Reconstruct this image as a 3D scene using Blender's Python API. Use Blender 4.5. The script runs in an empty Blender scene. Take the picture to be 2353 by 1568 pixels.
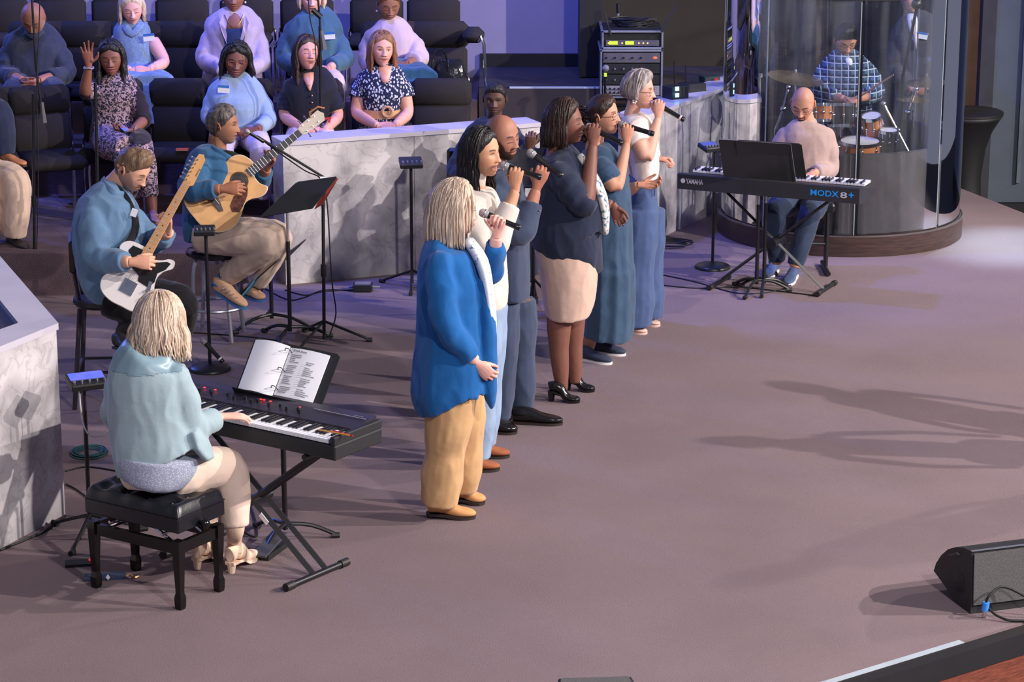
import bpy, bmesh, math, random
import numpy as np
from mathutils import Vector, Matrix, noise
random.seed(7); np.random.seed(7)
SC = bpy.context.scene; COL = SC.collection
V = Vector
# ------------------------------------------------------------ camera
PITCH = math.radians(15.0); F = 5740.0; CX, CY, CZ = 1176.5, 784.0, 4.2
cp, sp = math.cos(PITCH), math.sin(PITCH)
cd = bpy.data.cameras.new('camera'); cam = bpy.data.objects.new('camera', cd); COL.objects.link(cam)
cam.location = (0, 0, CZ); cam.rotation_euler = (math.pi/2-PITCH, 0, 0)
cd.sensor_width = 36; cd.lens = 36*F/2353; cd.clip_end = 200
SC.camera = cam
# ------------------------------------------------------------ colour management, world, lamps
SC.view_settings.view_transform = 'Standard'; SC.view_settings.look = 'None'
SC.view_settings.gamma = 1; SC.view_settings.use_curve_mapping = False
SC.view_settings.exposure = 0.0
wd = bpy.data.worlds.new('world'); SC.world = wd; wd.use_nodes = True
wd.node_tree.nodes['Background'].inputs[0].default_value = (0.44, 0.46, 0.66, 1)
wd.node_tree.nodes['Background'].inputs[1].default_value = 0.36
def spot(name, loc, target, power, color, size_deg, radius=0.12, blend=0.3):
    l = bpy.data.lights.new(name, 'SPOT'); l.energy = power; l.color = color
    l.spot_size = math.radians(size_deg); l.spot_blend = blend; l.shadow_soft_size = radius
    o = bpy.data.objects.new(name, l); COL.objects.link(o); o.location = loc
    o.rotation_euler = (V(target)-V(loc)).to_track_quat('-Z', 'Y').to_euler(); return o
WARM = (1.0, 0.91, 0.85)
spot('stage_spot', (13.2, 7.1, 8.3), (0, 14.5, 0.8), 8600, WARM, 60, 0.10)
spot('stage_spot', (15.6, 11.5, 8.6), (0, 14.5, 0.8), 9000, WARM, 56, 0.10)
spot('stage_spot', (12.5, 18.5, 6.6), (-0.5, 14.5, 0.8), 3000, WARM, 56, 0.10)
spot('front_spot', (4.0, 2.0, 7.5), (-1.2, 15.5, 0.5), 2800, (1.0, 0.93, 0.90), 50, 0.25)
spot('blue_wash', (-7.5, 21.0, 4.6), (-1.2, 17.0, 0.8), 1250, (0.10, 0.20, 1.0), 85, 0.15)
spot('blue_wall_wash', (-1.5, 17.6, 7.0), (0.3, 21.2, 1.8), 1700, (0.12, 0.17, 1.0), 100, 0.2)
spot('cyan_spot', (4.7, 20.7, 5.6), (3.80, 18.45, 0), 3800, (0.50, 0.80, 1.0), 15, 0.10, 1.0)
spot('cyan_wash', (7.0, 15.0, 6.0), (4.7, 21.5, 1.5), 200, (0.55, 0.80, 1.0), 40, 0.2, 0.8)
# ------------------------------------------------------------ pixel -> place
def ray(px, py):
    u = (px-CX)/F; v = (CY-py)/F
    return V((u, cp+v*sp, -sp+v*cp))
def W(px, py, Y):
    d = ray(px, py); return V((d.x/d.y*Y, Y, CZ+d.z/d.y*Y))
def FZ(px, py, z=0.0):
    d = ray(px, py); t = (z-CZ)/d.z; return V((d.x*t, d.y*t, z))
def PPM(p): return F/(p.y*cp+(CZ-p.z)*sp)
# ------------------------------------------------------------ colour + materials
def lin(c):
    r = []
    for v in c[:3]:
        v = v/255.0
        r.append(v/12.92 if v <= 0.04045 else ((v+0.055)/1.055)**2.4)
    return tuple(r)+(1.0,)
class NT:
    def __init__(s, m): s.t = m.node_tree; s.n = s.t.nodes; s.l = s.t.links
    def new(s, ty, **k):
        n = s.n.new(ty)
        for a, b in k.items(): setattr(n, a, b)
        return n
    def link(s, a, b): s.l.new(a, b)
MC = {}
def mat(name, color, rough=0.6, metal=0.0, var=0.12, vscale=6.0, bump=0.0, bscale=60.0, emit=None, estr=0.0,
        spec=0.5, stretch=(1, 1, 1), sheen=0.0, coat=0.0, color2=None, lo=0.35, hi=0.65, detail=4):
    if name in MC: return MC[name]
    m = bpy.data.materials.new(name); m.use_nodes = True; MC[name] = m
    t = NT(m); b = t.n['Principled BSDF']
    c = lin(color)
    b.inputs['Roughness'].default_value = rough; b.inputs['Metallic'].default_value = metal
    b.inputs['Specular IOR Level'].default_value = spec
    if sheen: b.inputs['Sheen Weight'].default_value = sheen
    if coat: b.inputs['Coat Weight'].default_value = coat; b.inputs['Coat Roughness'].default_value = 0.1
    tc = t.new('ShaderNodeTexCoord'); mp = t.new('ShaderNodeMapping'); mp.inputs['Scale'].default_value = stretch
    t.link(tc.outputs['Object'], mp.inputs['Vector'])
    if var > 0 or color2 is not None:
        nz = t.new('ShaderNodeTexNoise'); nz.inputs['Scale'].default_value = vscale; nz.inputs['Detail'].default_value = detail
        t.link(mp.outputs[0], nz.inputs['Vector'])
        cr = t.new('ShaderNodeValToRGB'); cr.color_ramp.elements[0].position = lo; cr.color_ramp.elements[1].position = hi
        if color2 is None:
            cr.color_ramp.elements[0].color = tuple(v*(1-var) for v in c[:3])+(1,)
            cr.color_ramp.elements[1].color = tuple(min(1, v*(1+var)) for v in c[:3])+(1,)
        else:
            cr.color_ramp.elements[0].color = c; cr.color_ramp.elements[1].color = lin(color2)
        t.link(nz.outputs['Fac'], cr.inputs[0]); t.link(cr.outputs[0], b.inputs['Base Color'])
    else: b.inputs['Base Color'].default_value = c
    if bump:
        n2 = t.new('ShaderNodeTexNoise'); n2.inputs['Scale'].default_value = bscale; n2.inputs['Detail'].default_value = 3
        t.link(mp.outputs[0], n2.inputs['Vector'])
        bp = t.new('ShaderNodeBump'); bp.inputs['Strength'].default_value = bump; bp.inputs['Distance'].default_value = 0.01
        t.link(n2.outputs['Fac'], bp.inputs['Height']); t.link(bp.outputs[0], b.inputs['Normal'])
    if emit is not None:
        b.inputs['Emission Color'].default_value = lin(emit); b.inputs['Emission Strength'].default_value = estr
    return m
def cloth(name, color, var=0.10, **k):
    k.setdefault('rough', 0.85); k.setdefault('bump', 0.35); k.setdefault('bscale', 14); k.setdefault('spec', 0.2); k.setdefault('sheen', 0.15)
    return mat(name, color, var=var, vscale=9, **k)
def spots_mat(name, base, spot_c, scale=45, thr=0.35, rough=0.85, rnd=1.0, edge=0.06, kind='VORONOI', stretch=(1, 1, 1)):
    if name in MC: return MC[name]
    m = bpy.data.materials.new(name); m.use_nodes = True; MC[name] = m
    t = NT(m); b = t.n['Principled BSDF']; b.inputs['Roughness'].default_value = rough; b.inputs['Specular IOR Level'].default_value = 0.2
    tc = t.new('ShaderNodeTexCoord'); mp = t.new('ShaderNodeMapping'); mp.inputs['Scale'].default_value = stretch
    t.link(tc.outputs['Object'], mp.inputs['Vector'])
    if kind == 'VORONOI':
        vz = t.new('ShaderNodeTexVoronoi'); vz.inputs['Scale'].default_value = scale; vz.inputs['Randomness'].default_value = rnd
        out = vz.outputs['Distance']
    else:
        vz = t.new('ShaderNodeTexNoise'); vz.inputs['Scale'].default_value = scale; vz.inputs['Detail'].default_value = 2; vz.inputs['Distortion'].default_value = 1.6
        out = vz.outputs['Fac']
    t.link(mp.outputs[0], vz.inputs['Vector'])
    cr = t.new('ShaderNodeValToRGB'); cr.color_ramp.elements[0].position = thr-edge; cr.color_ramp.elements[1].position = thr+edge
    cr.color_ramp.elements[0].color = lin(spot_c); cr.color_ramp.elements[1].color = lin(base)
    t.link(out, cr.inputs[0]); t.link(cr.outputs[0], b.inputs['Base Color'])
    return m
def vcol_mat(name, rough=0.55, sss=0.0, spec=0.35):
    if name in MC: return MC[name]
    m = bpy.data.materials.new(name); m.use_nodes = True; MC[name] = m
    t = NT(m); b = t.n['Principled BSDF']; b.inputs['Roughness'].default_value = rough; b.inputs['Specular IOR Level'].default_value = spec
    a = t.new('ShaderNodeAttribute'); a.attribute_name = 'col'
    nz = t.new('ShaderNodeTexNoise'); nz.inputs['Scale'].default_value = 40
    mx = t.new('ShaderNodeMix', data_type='RGBA', blend_type='MULTIPLY'); mx.inputs[0].default_value = 0.18
    t.link(a.outputs['Color'], mx.inputs[6]); t.link(nz.outputs['Color'], mx.inputs[7]); t.link(mx.outputs[2], b.inputs['Base Color'])
    return m
# ------------------------------------------------------------ mesh building
class MB:
    def __init__(s): s.v = []; s.f = []; s.n = 0
    def add(s, vs, fs):
        s.v.append(np.asarray(vs, float).reshape(-1, 3)); k = s.n
        s.f.extend([tuple(i+k for i in f) for f in fs]); s.n += len(s.v[-1]); return s
    def box(s, c, size, rot=None, bev=0.0):
        x, y, z = [q/2 for q in size]; c = V(c)
        R = rot if rot is not None else Matrix.Identity(3)
        if bev > 0:
            b = min(bev, x*.9, y*.9, z*.9); vs = []
            for sx in (-1, 1):
                for sy in (-1, 1):
                    for sz in (-1, 1):
                        vs += [(sx*x, sy*(y-b), sz*(z-b)), (sx*(x-b), sy*y, sz*(z-b)), (sx*(x-b), sy*(y-b), sz*z)]
            bm = bmesh.new()
            for q in vs: bm.verts.new(q)
            bmesh.ops.convex_hull(bm, input=bm.verts); bm.verts.index_update()
            bmesh.ops.dissolve_limit(bm, angle_limit=0.02, verts=bm.verts, edges=bm.edges)
            bm.verts.index_update()
            vv = [c+R@v.co for v in bm.verts]; ff = [tuple(w.index for w in f.verts) for f in bm.faces]; bm.free()
            return s.add(vv, ff)
        vs = [c+R@V((i*x, j*y, k*z)) for i in (-1, 1) for j in (-1, 1) for k in (-1, 1)]
        return s.add(vs, [(0, 1, 3, 2), (4, 6, 7, 5), (0, 4, 5, 1), (2, 3, 7, 6), (0, 2, 6, 4), (1, 5, 7, 3)])
    def sweep(s, pts, rad, n=14, ref=None, sub=1, ex=2.0, fold=None, closed=False):
        P = np.array([tuple(p) for p in pts], float); R = np.array([(r, r) if np.isscalar(r) else tuple(r[:2]) for r in rad], float)
        if sub > 1 and len(P) > 2:
            Q = np.hstack([P, R]); out = []
            for i in range(len(Q)-1):
                p0 = Q[max(i-1, 0)]; p1 = Q[i]; p2 = Q[i+1]; p3 = Q[min(i+2, len(Q)-1)]
                for k in range(sub):
                    t = k/sub
                    out.append(.5*((2*p1)+(-p0+p2)*t+(2*p0-5*p1+4*p2-p3)*t*t+(-p0+3*p1-3*p2+p3)*t**3))
            out.append(Q[-1]); Q = np.array(out); P = Q[:, :3]; R = np.maximum(Q[:, 3:], 1e-4)
        m = len(P); T = np.gradient(P, axis=0); T /= np.linalg.norm(T, axis=1)[:, None]+1e-12
        if ref is None:
            a = np.array([0, 1, 0.]) if abs(T[0][1]) < .9 else np.array([1., 0, 0])
            sd = np.cross(T[0], a); sd /= np.linalg.norm(sd)
        vs = []; th = np.linspace(0, 2*math.pi, n, endpoint=False)
        ct = np.sign(np.cos(th))*np.abs(np.cos(th))**(2/ex); st = np.sign(np.sin(th))*np.abs(np.sin(th))**(2/ex)
        for i in range(m):
            if ref is not None:
                sd = np.cross(T[i], np.array(ref, float)); sd /= np.linalg.norm(sd)+1e-9
            else:
                sd = sd-T[i]*np.dot(sd, T[i]); sd /= np.linalg.norm(sd)+1e-9
            o = np.cross(sd, T[i]); k = np.ones(n)
            if fold is not None: k = fold(i/(m-1), th)
            vs.append(P[i]+np.outer(ct*R[i][0]*k, sd)+np.outer(st*R[i][1]*k, o))
        vs = np.vstack(vs); fs = []
        for i in range(m-1):
            for j in range(n):
                j2 = (j+1) % n; fs.append((i*n+j, i*n+j2, (i+1)*n+j2, (i+1)*n+j))
        if closed:
            for j in range(n):
                j2 = (j+1) % n; fs.append(((m-1)*n+j, (m-1)*n+j2, j2, j))
        else: fs.append(tuple(range(n))[::-1]); fs.append(tuple((m-1)*n+j for j in range(n)))
        return s.add(vs, fs)
    def tube(s, pts, r, n=8, sub=1):
        return s.sweep(pts, [r]*len(pts) if np.isscalar(r) else r, n=n, sub=sub)
    def ball(s, c, r, n=12, rot=None):
        c = V(c); r = (r, r, r) if np.isscalar(r) else r; vs = []; fs = []; m = n//2+1
        for i in range(m+1):
            e = -math.pi/2+math.pi*i/m
            for j in range(n):
                a = 2*math.pi*j/n; q = V((r[0]*math.cos(e)*math.cos(a), r[1]*math.cos(e)*math.sin(a), r[2]*math.sin(e)))
                vs.append(c+(rot@q if rot is not None else q))
        for i in range(m):
            for j in range(n):
                j2 = (j+1) % n; fs.append((i*n+j, i*n+j2, (i+1)*n+j2, (i+1)*n+j))
        return s.add(vs, fs)
    def lathe(s, prof, c=(0, 0, 0), n=24, rot=None, caps=True):
        c = V(c); vs = []; fs = []
        for (r, z) in prof:
            for j in range(n):
                a = 2*math.pi*j/n; q = V((r*math.cos(a), r*math.sin(a), z)); vs.append(c+(rot@q if rot is not None else q))
        for i in range(len(prof)-1):
            for j in range(n):
                j2 = (j+1) % n; fs.append((i*n+j, i*n+j2, (i+1)*n+j2, (i+1)*n+j))
        if caps: fs.append(tuple(range(n))[::-1]); fs.append(tuple((len(prof)-1)*n+j for j in range(n)))
        return s.add(vs, fs)
    def prism(s, poly, nv, h):
        """closed outline of 3-D points pushed along vector nv*h"""
        nv = V(nv).normalized()*h; p = [V(q) for q in poly]; k = len(p)
        nn = sum(((p[i]-p[0]).cross(p[(i+1) % k]-p[0]) for i in range(k)), V((0, 0, 0)))
        if nn.dot(nv) > 0: p = p[::-1]
        vs = p+[q+nv for q in p]; fs = [tuple(range(k)), tuple(range(2*k-1, k-1, -1))]
        for i in range(k): fs.append((i, i+k, (i+1) % k+k, (i+1) % k))
        return s.add(vs, fs)
    def arrays(s): return np.vstack(s.v), s.f
def new_mesh(name, vs, fs, smooth=40, col=None):
    me = bpy.data.meshes.new(name); me.from_pydata(np.asarray(vs).tolist(), [], fs); me.update()
    if smooth:
        me.polygons.foreach_set('use_smooth', [True]*len(me.polygons))
        if smooth < 180: me.set_sharp_from_angle(angle=math.radians(smooth))
    if col is not None:
        a = me.color_attributes.new('col', 'FLOAT_COLOR', 'POINT')
        c = np.ones((len(col), 4)); c[:, :3] = col; a.data.foreach_set('color', c.ravel())
    return me
def thing(name, label, cat, loc, group=None, rotz=0):
    o = bpy.data.objects.new(name, None); COL.objects.link(o); o.location = loc; o.rotation_euler = (0, 0, rotz)
    o.empty_display_size = 0.05
    o['label'] = label; o['category'] = cat
    if group: o['group'] = group
    return o
def root_loc(p):
    l = V((0, 0, 0))
    while p is not None: l = l+p.location; p = p.parent
    return l
def part(name, mb, m, parent=None, smooth=40, label=None, kind=None, col=None, me=None):
    """mesh given in world coordinates; parent unrotated"""
    if me is None:
        vs, fs = mb.arrays()
        if parent is not None: vs = vs-np.array(root_loc(parent))
        me = new_mesh(name, vs, fs, smooth, col)
    me.materials.clear(); me.materials.append(m)
    o = bpy.data.objects.new(name, me); COL.objects.link(o)
    if parent is not None: o.parent = parent
    if label: o['label'] = label
    if kind: o['kind'] = kind
    return o
def solo(name, label, cat, mb, m, loc, group=None, smooth=40, kind=None):
    """a thing that is one mesh"""
    vs, fs = mb.arrays(); me = new_mesh(name, vs-np.array(V(loc)), fs, smooth); me.materials.append(m)
    o = bpy.data.objects.new(name, me); COL.objects.link(o); o.location = loc
    o['label'] = label; o['category'] = cat
    if group: o['group'] = group
    if kind: o['kind'] = kind
    return o
def struct(name, mb, m, smooth=40, label=None, cat=None):
    o = part(name, mb, m, smooth=smooth, kind='structure')
    if label: o['label'] = label
    return o
def dup(root, loc=None, rotz=None, label=None):
    r = root.copy(); COL.objects.link(r)
    if loc is not None: r.location = loc
    if rotz is not None: r.rotation_euler = (0, 0, rotz)
    if label: r['label'] = label
    for ch in list(root.children):
        c = ch.copy(); COL.objects.link(c); c.parent = r
        for g in ch.children:
            d = g.copy(); COL.objects.link(d); d.parent = c
    return r
def fuse(mb, voxel, smooth=2, factor=0.5):
    vs, fs = mb.arrays(); me = new_mesh('tmp', vs, fs, 0); ob = bpy.data.objects.new('tmp', me)
    COL.objects.link(ob)
    r = ob.modifiers.new('r', 'REMESH'); r.mode = 'VOXEL'; r.voxel_size = voxel; r.use_smooth_shade = True
    if smooth: s2 = ob.modifiers.new('s', 'SMOOTH'); s2.factor = factor; s2.iterations = smooth
    dg = bpy.context.evaluated_depsgraph_get(); m2 = bpy.data.meshes.new_from_object(ob.evaluated_get(dg))
    n = len(m2.vertices); co = np.empty(n*3); m2.vertices.foreach_get('co', co); co = co.reshape(-1, 3)
    fs = [tuple(p.vertices) for p in m2.polygons]
    bpy.data.objects.remove(ob); bpy.data.meshes.remove(me); bpy.data.meshes.remove(m2)
    return co, fs
def normals(vs, fs):
    f = np.array([q[:3] for q in fs]); n = np.cross(vs[f[:, 1]]-vs[f[:, 0]], vs[f[:, 2]]-vs[f[:, 0]])
    N = np.zeros_like(vs)
    for k in range(3): np.add.at(N, f[:, k], n)
    return N/(np.linalg.norm(N, axis=1)[:, None]+1e-12)
def wob(p, seed=0.0):
    """cheap smooth pseudo-noise on numpy points"""
    x, y, z = p[:, 0], p[:, 1], p[:, 2]
    return (np.sin(x*1.0+1.7*np.sin(y*.9+seed)+seed)+np.sin(y*1.3+1.3*np.sin(z*1.1+seed*2)+2.1)+np.sin(z*1.2+1.5*np.sin(x*.8+seed*3)+4.2))/3
def rotm(ax, deg): return Matrix.Rotation(math.radians(deg), 3, ax)
def frame(d, n):
    """matrix with columns x=d cross n, y=d, z=n (orthonormalised)"""
    d = V(d).normalized(); n = V(n); n = (n-d*n.dot(d)).normalized(); x = d.cross(n)
    return Matrix((x, d, n)).transposed()
# ------------------------------------------------------------ materials of the room
carpet = mat('stage_carpet', (129, 112, 116), rough=0.95, var=0.06, vscale=1.3, bump=0.5, bscale=260, spec=0.15)
carpet_dark = mat('riser_carpet', (96, 80, 86), rough=0.95, var=0.2, vscale=3, bump=0.6, bscale=120, spec=0.1)
black_paint = mat('black_paint', (20, 19, 24), rough=0.6, var=0.2)
wallwhite = mat('lavender_lit_white_wall', (156, 148, 174), rough=0.8, var=0.03)  # whitish wall; the lavender tint of the light is put into its colour
wall_brown = mat('dark_brown_wall_paint', (50, 44, 44), rough=0.8, var=0.08)
wall_grey = mat('grey_blue_wall_paint', (86, 94, 106), rough=0.8, var=0.05)
wood_red = mat('stage_front_wood', (118, 62, 46), rough=0.45, var=0.3, vscale=9, stretch=(1.5, 1.5, 14))
wood_dark = mat('plinth_wood', (64, 48, 44), rough=0.35, var=0.3, vscale=8, stretch=(1, 1, 16))
tan_wood = mat('tan_wood_strip', (126, 90, 50), rough=0.6, var=0.15)
alu = mat('brushed_aluminium', (200, 212, 222), rough=0.45, metal=.35, var=0.05)
black_rubber = mat('black_rubber_trim', (30, 27, 29), rough=0.55, var=0.1)
def marble_mat():
    m = bpy.data.materials.new('marble'); m.use_nodes = True; MC['marble'] = m
    t = NT(m); b = t.n['Principled BSDF']; b.inputs['Roughness'].default_value = 0.45
    tc = t.new('ShaderNodeTexCoord')
    n1 = t.new('ShaderNodeTexNoise'); n1.inputs['Scale'].default_value = 2.6; n1.inputs['Detail'].default_value = 6; n1.inputs['Distortion'].default_value = .4
    n2 = t.new('ShaderNodeTexNoise'); n2.inputs['Scale'].default_value = 7; n2.inputs['Detail'].default_value = 8; n2.inputs['Distortion'].default_value = .6
    t.link(tc.outputs['Object'], n1.inputs['Vector']); t.link(tc.outputs['Object'], n2.inputs['Vector'])
    r1 = t.new('ShaderNodeValToRGB'); e = r1.color_ramp.elements
    e[0].position = .34; e[0].color = lin((140, 136, 141)); e[1].position = .6; e[1].color = lin((206, 200, 203))
    r2 = t.new('ShaderNodeValToRGB'); e = r2.color_ramp.elements
    e[0].position = .47; e[0].color = (1, 1, 1, 1); e[1].position = .53; e[1].color = (1, 1, 1, 1)
    q = e.new(.50); q.color = (.74, .72, .73, 1)
    t.link(n1.outputs['Fac'], r1.inputs[0]); t.link(n2.outputs['Fac'], r2.inputs[0])
    mx = t.new('ShaderNodeMix', data_type='RGBA', blend_type='MULTIPLY'); mx.inputs[0].default_value = 0.8
    t.link(r1.outputs[0], mx.inputs[6]); t.link(r2.outputs[0], mx.inputs[7]); t.link(mx.outputs[2], b.inputs['Base Color'])
    return m
marble = marble_mat()
white_top = mat('white_stone_top', (196, 190, 202), rough=0.35, var=0.05, vscale=3)
# ------------------------------------------------------------ floor: stage with a slanting front edge
e1 = FZ(1900, 1568); e2 = FZ(2353, 1430); ed = (e2-e1).normalized()
eL = e1-ed*3.0; eR = e2+ed*2.2                       # stage edge line
r1 = FZ(2200, 430); r2 = FZ(2353, 490); rd = (r2-r1).normalized()
rr = r2+rd*4.0
poly = [V((-10, 8.3, 0)), V((eL.x, eL.y, 0)), eR, V((rr.x, rr.y, 0)), r1-rd*0.2, V((3.2, 24, 0)), V((-10, 24, 0))]
struct('floor', MB().prism(poly, (0, 0, -1), 0.12), carpet, smooth=0)
en = V((ed.y, -ed.x, 0))                              # outwards (towards the camera right)
if en.y > 0: en = -en
# metal strip, rubber nosing and wood fascia of the stage edge
def edge_bar(a, b, w, z0, z1, off):
    p = [a+en*off, b+en*off, b+en*(off+w), a+en*(off+w)]
    return MB().prism([V((q.x, q.y, z0)) for q in p], (0, 0, 1), z1-z0)
struct('trim_1', edge_bar(eL, e1+(e2-e1)*0.66, 0.035, 0.0, 0.006, -0.006), alu, smooth=0)
struct('trim_2', edge_bar(eL, eR, 0.075, -0.10, 0.004, 0.031), black_rubber, smooth=0)
struct('trim_3', edge_bar(eL, eR, 0.06, -1.0, -0.102, 0.04), wood_red, smooth=0)
# choir risers
def slab(x0, x1, y0, y1, z0, z1): return MB().box(((x0+x1)/2, (y0+y1)/2, (z0+z1)/2), (x1-x0, y1-y0, z1-z0))
YA, YB, YC = 16.9, 18.95, 19.95
pl = [V((-10, YA, 0)), V((-1.75, YA, 0)), V((-1.75, 17.62, 0)), V((0.1, 18.36, 0)), V((1.2, 19.0, 0)), V((1.2, YB+.02, 0)), V((-10, YB+.02, 0))]
struct('riser_1', MB().prism(pl, (0, 0, 1), 0.30), carpet_dark, smooth=0)
struct('riser_2', slab(-10, 0.02, YB, YC+.02, 0.0, 0.60), carpet_dark, smooth=0)
struct('riser_3', slab(-10, -0.28, YC, 21.3, 0.0, 0.85), carpet_dark, smooth=0)
struct('riser_4', slab(-0.27, 1.9, 20.1, 21.2, 0.0, 0.95), mat('upper_stage_carpet', (46, 40, 50), rough=.9, var=.15), smooth=0)
struct('trim_4', slab(-0.02, 1.0, 20.075, 20.098, 0.925, 0.953), alu, smooth=0)
struct('trim_5', slab(-0.27, 1.9, 20.06, 20.074, 0.31, 0.94), mat('riser_front_panel', (58, 50, 50), rough=.8), smooth=0)
# walls
struct('wall_back', slab(-10, 0.56, 21.2, 21.3, 0, 5.0), wallwhite, smooth=0)
struct('baseboard_back', slab(-0.27, 0.56, 21.15, 21.198, 0.951, 1.06), black_paint, smooth=0)
struct('trim_6', slab(0.56, 0.74, 20.55, 21.35, 0.96, 5.0), black_paint, smooth=0)  # black column, its depth extended forward to shade the back wall
struct('wall_rear', slab(0.74, 4.2, 22.6, 22.7, 0, 5.0), wall_brown, smooth=0)
wx = W(2262, 300, 21.6)
struct('trim_7', slab(3.72, wx.x-0.1, 21.55, 21.7, -0.455, 5.0), tan_wood, smooth=0)
struct('trim_8', slab(wx.x-0.1, wx.x+0.02, 21.4, 21.7, -0.455, 5.0), mat('dark_column', (52, 52, 60), rough=.7), smooth=0)
struct('wall_right', slab(wx.x+0.02, 7.0, 21.42, 21.6, -0.455, 5.0), wall_grey, smooth=0)
struct('trim_9', slab(W(2340, 300, 21.4).x, W(2349, 300, 21.4).x, 21.37, 21.415, -0.1, 1.75), mat('grey_strip', (92, 102, 112)), smooth=0)
struct('baseboard_right', slab(wx.x-.1, 7.0, 21.3, 21.368, -0.455, -0.27), black_paint, smooth=0)
struct('floor_lower', slab(2.0, 9.0, 16.0, 23.0, -0.6, -0.46), mat('lower_floor_carpet', (30, 28, 32), rough=.9), smooth=0)
# ------------------------------------------------------------ marble rails
def low_wall(name, label, pts, thick, h, top_t=0.03, z0=0.0):
    """pts: front line on the floor (left to right); thickness goes back"""
    c = sum(pts, V((0, 0, 0)))/len(pts); r = thing(name, label, 'low wall', (c.x, c.y, z0))
    d = (pts[-1]-pts[0]).normalized(); nb = V((-d.y, d.x, 0))
    if nb.y < 0: nb = -nb
    if len(pts) == 2:
        mid = [pts[0]+(pts[1]-pts[0])*k for k in (0, .5, 1)]; pts = mid
    for a, b in zip(pts[:-1], pts[1:]):
        g = d*0.0015
        part('panel', MB().prism([a+g, b-g, b-g+nb*thick, a+g+nb*thick], (0, 0, 1), h-top_t), marble, r, smooth=0)
    a, b = pts[0], pts[-1]; o = nb*0.012
    q = [a-o, b-o, b+nb*thick+o, a+nb*thick+o]
    part('top', MB().prism([V((k.x, k.y, z0+h-top_t)) for k in q], (0, 0, 1), top_t), white_top, r, smooth=0)
    return r
low_wall('choir_rail', 'long white marbled choir rail behind the guitarists, below the floral dress and black blouse', [FZ(657, 655), FZ(1240, 598)], 0.24, 1.03)
low_wall('choir_rail', 'white marbled rail slanting back behind the keyboard player towards the drum booth', [FZ(1478, 566), FZ(1742, 442)], 0.22, 1.0)
c0 = FZ(150, 1182); c1 = FZ(0, 1262); c2 = FZ(0, 590, 1.02); c2.z = 0
pd = (c1-c0).normalized(); cf = c0+pd*1.5; bk = c0+(c2-c0).normalized()*2.2
r = thing('pulpit_rail', 'white marbled corner rail with dark recess at the lower left, beside the piano bench', 'low wall', (c0.x-.5, c0.y, 0))
part('panel', MB().prism([c0, cf, cf+V((-.9, .6, 0)), bk+V((-.6, -.3, 0)), bk], (0, 0, 1), 0.985), marble, r, smooth=0)
# top with an opening
T0 = V((c0.x, c0.y, 0)); i0 = FZ(42, 742, 1.02); i1 = FZ(0, 690, 1.02); i2 = FZ(0, 757, 1.02)
i1e = i0+(i1-i0).normalized()*2.0; i2e = i0+(i2-i0).normalized()*1.4
mbt = MB()
mbt.prism([V((q.x, q.y, 0.986)) for q in (c0+V((.012, 0, 0)), bk, i1e, i0)], (0, 0, 1), .034)
mbt.prism([V((q.x, q.y, 0.986)) for q in (c0+V((.012, 0, 0)), i0, i2e, cf)], (0, 0, 1), .034)
part('top', mbt, white_top, r, smooth=0)
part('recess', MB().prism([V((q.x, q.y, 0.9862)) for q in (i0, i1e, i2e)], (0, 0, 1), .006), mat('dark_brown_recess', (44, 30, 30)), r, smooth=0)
# ------------------------------------------------------------ people kit
skin_mat = vcol_mat('skin'); eye_mat = vcol_mat('eye', rough=0.15, spec=0.5)
def G(x, z): return np.exp(-(x*x+z*z)*.5)
def sm(a, b, x):
    t = np.clip((x-a)/(b-a), 0, 1); return t*t*(3-2*t)
def sphere_dirs(na, ne):
    s = np.linspace(-1, 1, na, endpoint=False); az = math.pi*(.58*s+.42*s**3)
    e = np.linspace(-1, 1, 400); w = 1+1.6*np.exp(-((e*math.pi/2+.32)/.42)**2); c = np.cumsum(w); c = (c-c[0])/(c[-1]-c[0])
    el = np.interp(np.linspace(0, 1, ne), c, e)*math.pi/2
    A, E = np.meshgrid(az, el); return A.ravel(), E.ravel()
def grid_faces(na, ne):
    return [(i*na+j, i*na+(j+1) % na, (i+1)*na+(j+1) % na, (i+1)*na+j) for i in range(ne-1) for j in range(na)]
def head_base(A, E, o):
    dx = np.cos(E)*np.sin(A); dy = -np.cos(E)*np.cos(A); dz = np.sin(E)
    fem = o.get('fem', 0); jaw = o.get('jaw', .30+.06*fem)
    z = .118*dz; t = np.clip(-dz, 0, 1)
    x = np.sign(dx)*np.abs(dx)**.93*.0765*(1-jaw*t**1.9)*o.get('wide', 1.0)
    ce = np.clip(np.cos(E), 0, 1); ca = np.clip(np.cos(A), 0, 1); pe = .80-.42*sm(0, .75, -dz)
    y = np.where(dy < 0, -(ca**.80)*(ce**pe)*.088*(1-.03*t), dy*.102)
    back = np.clip(dy, 0, 1); y = y-back*.058*sm(.15, .75, t)
    x = x*(1+.04*sm(0, .5, dz)); 
    return x, y, z, dx, dy, dz
NA, NE = 116, 104
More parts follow.
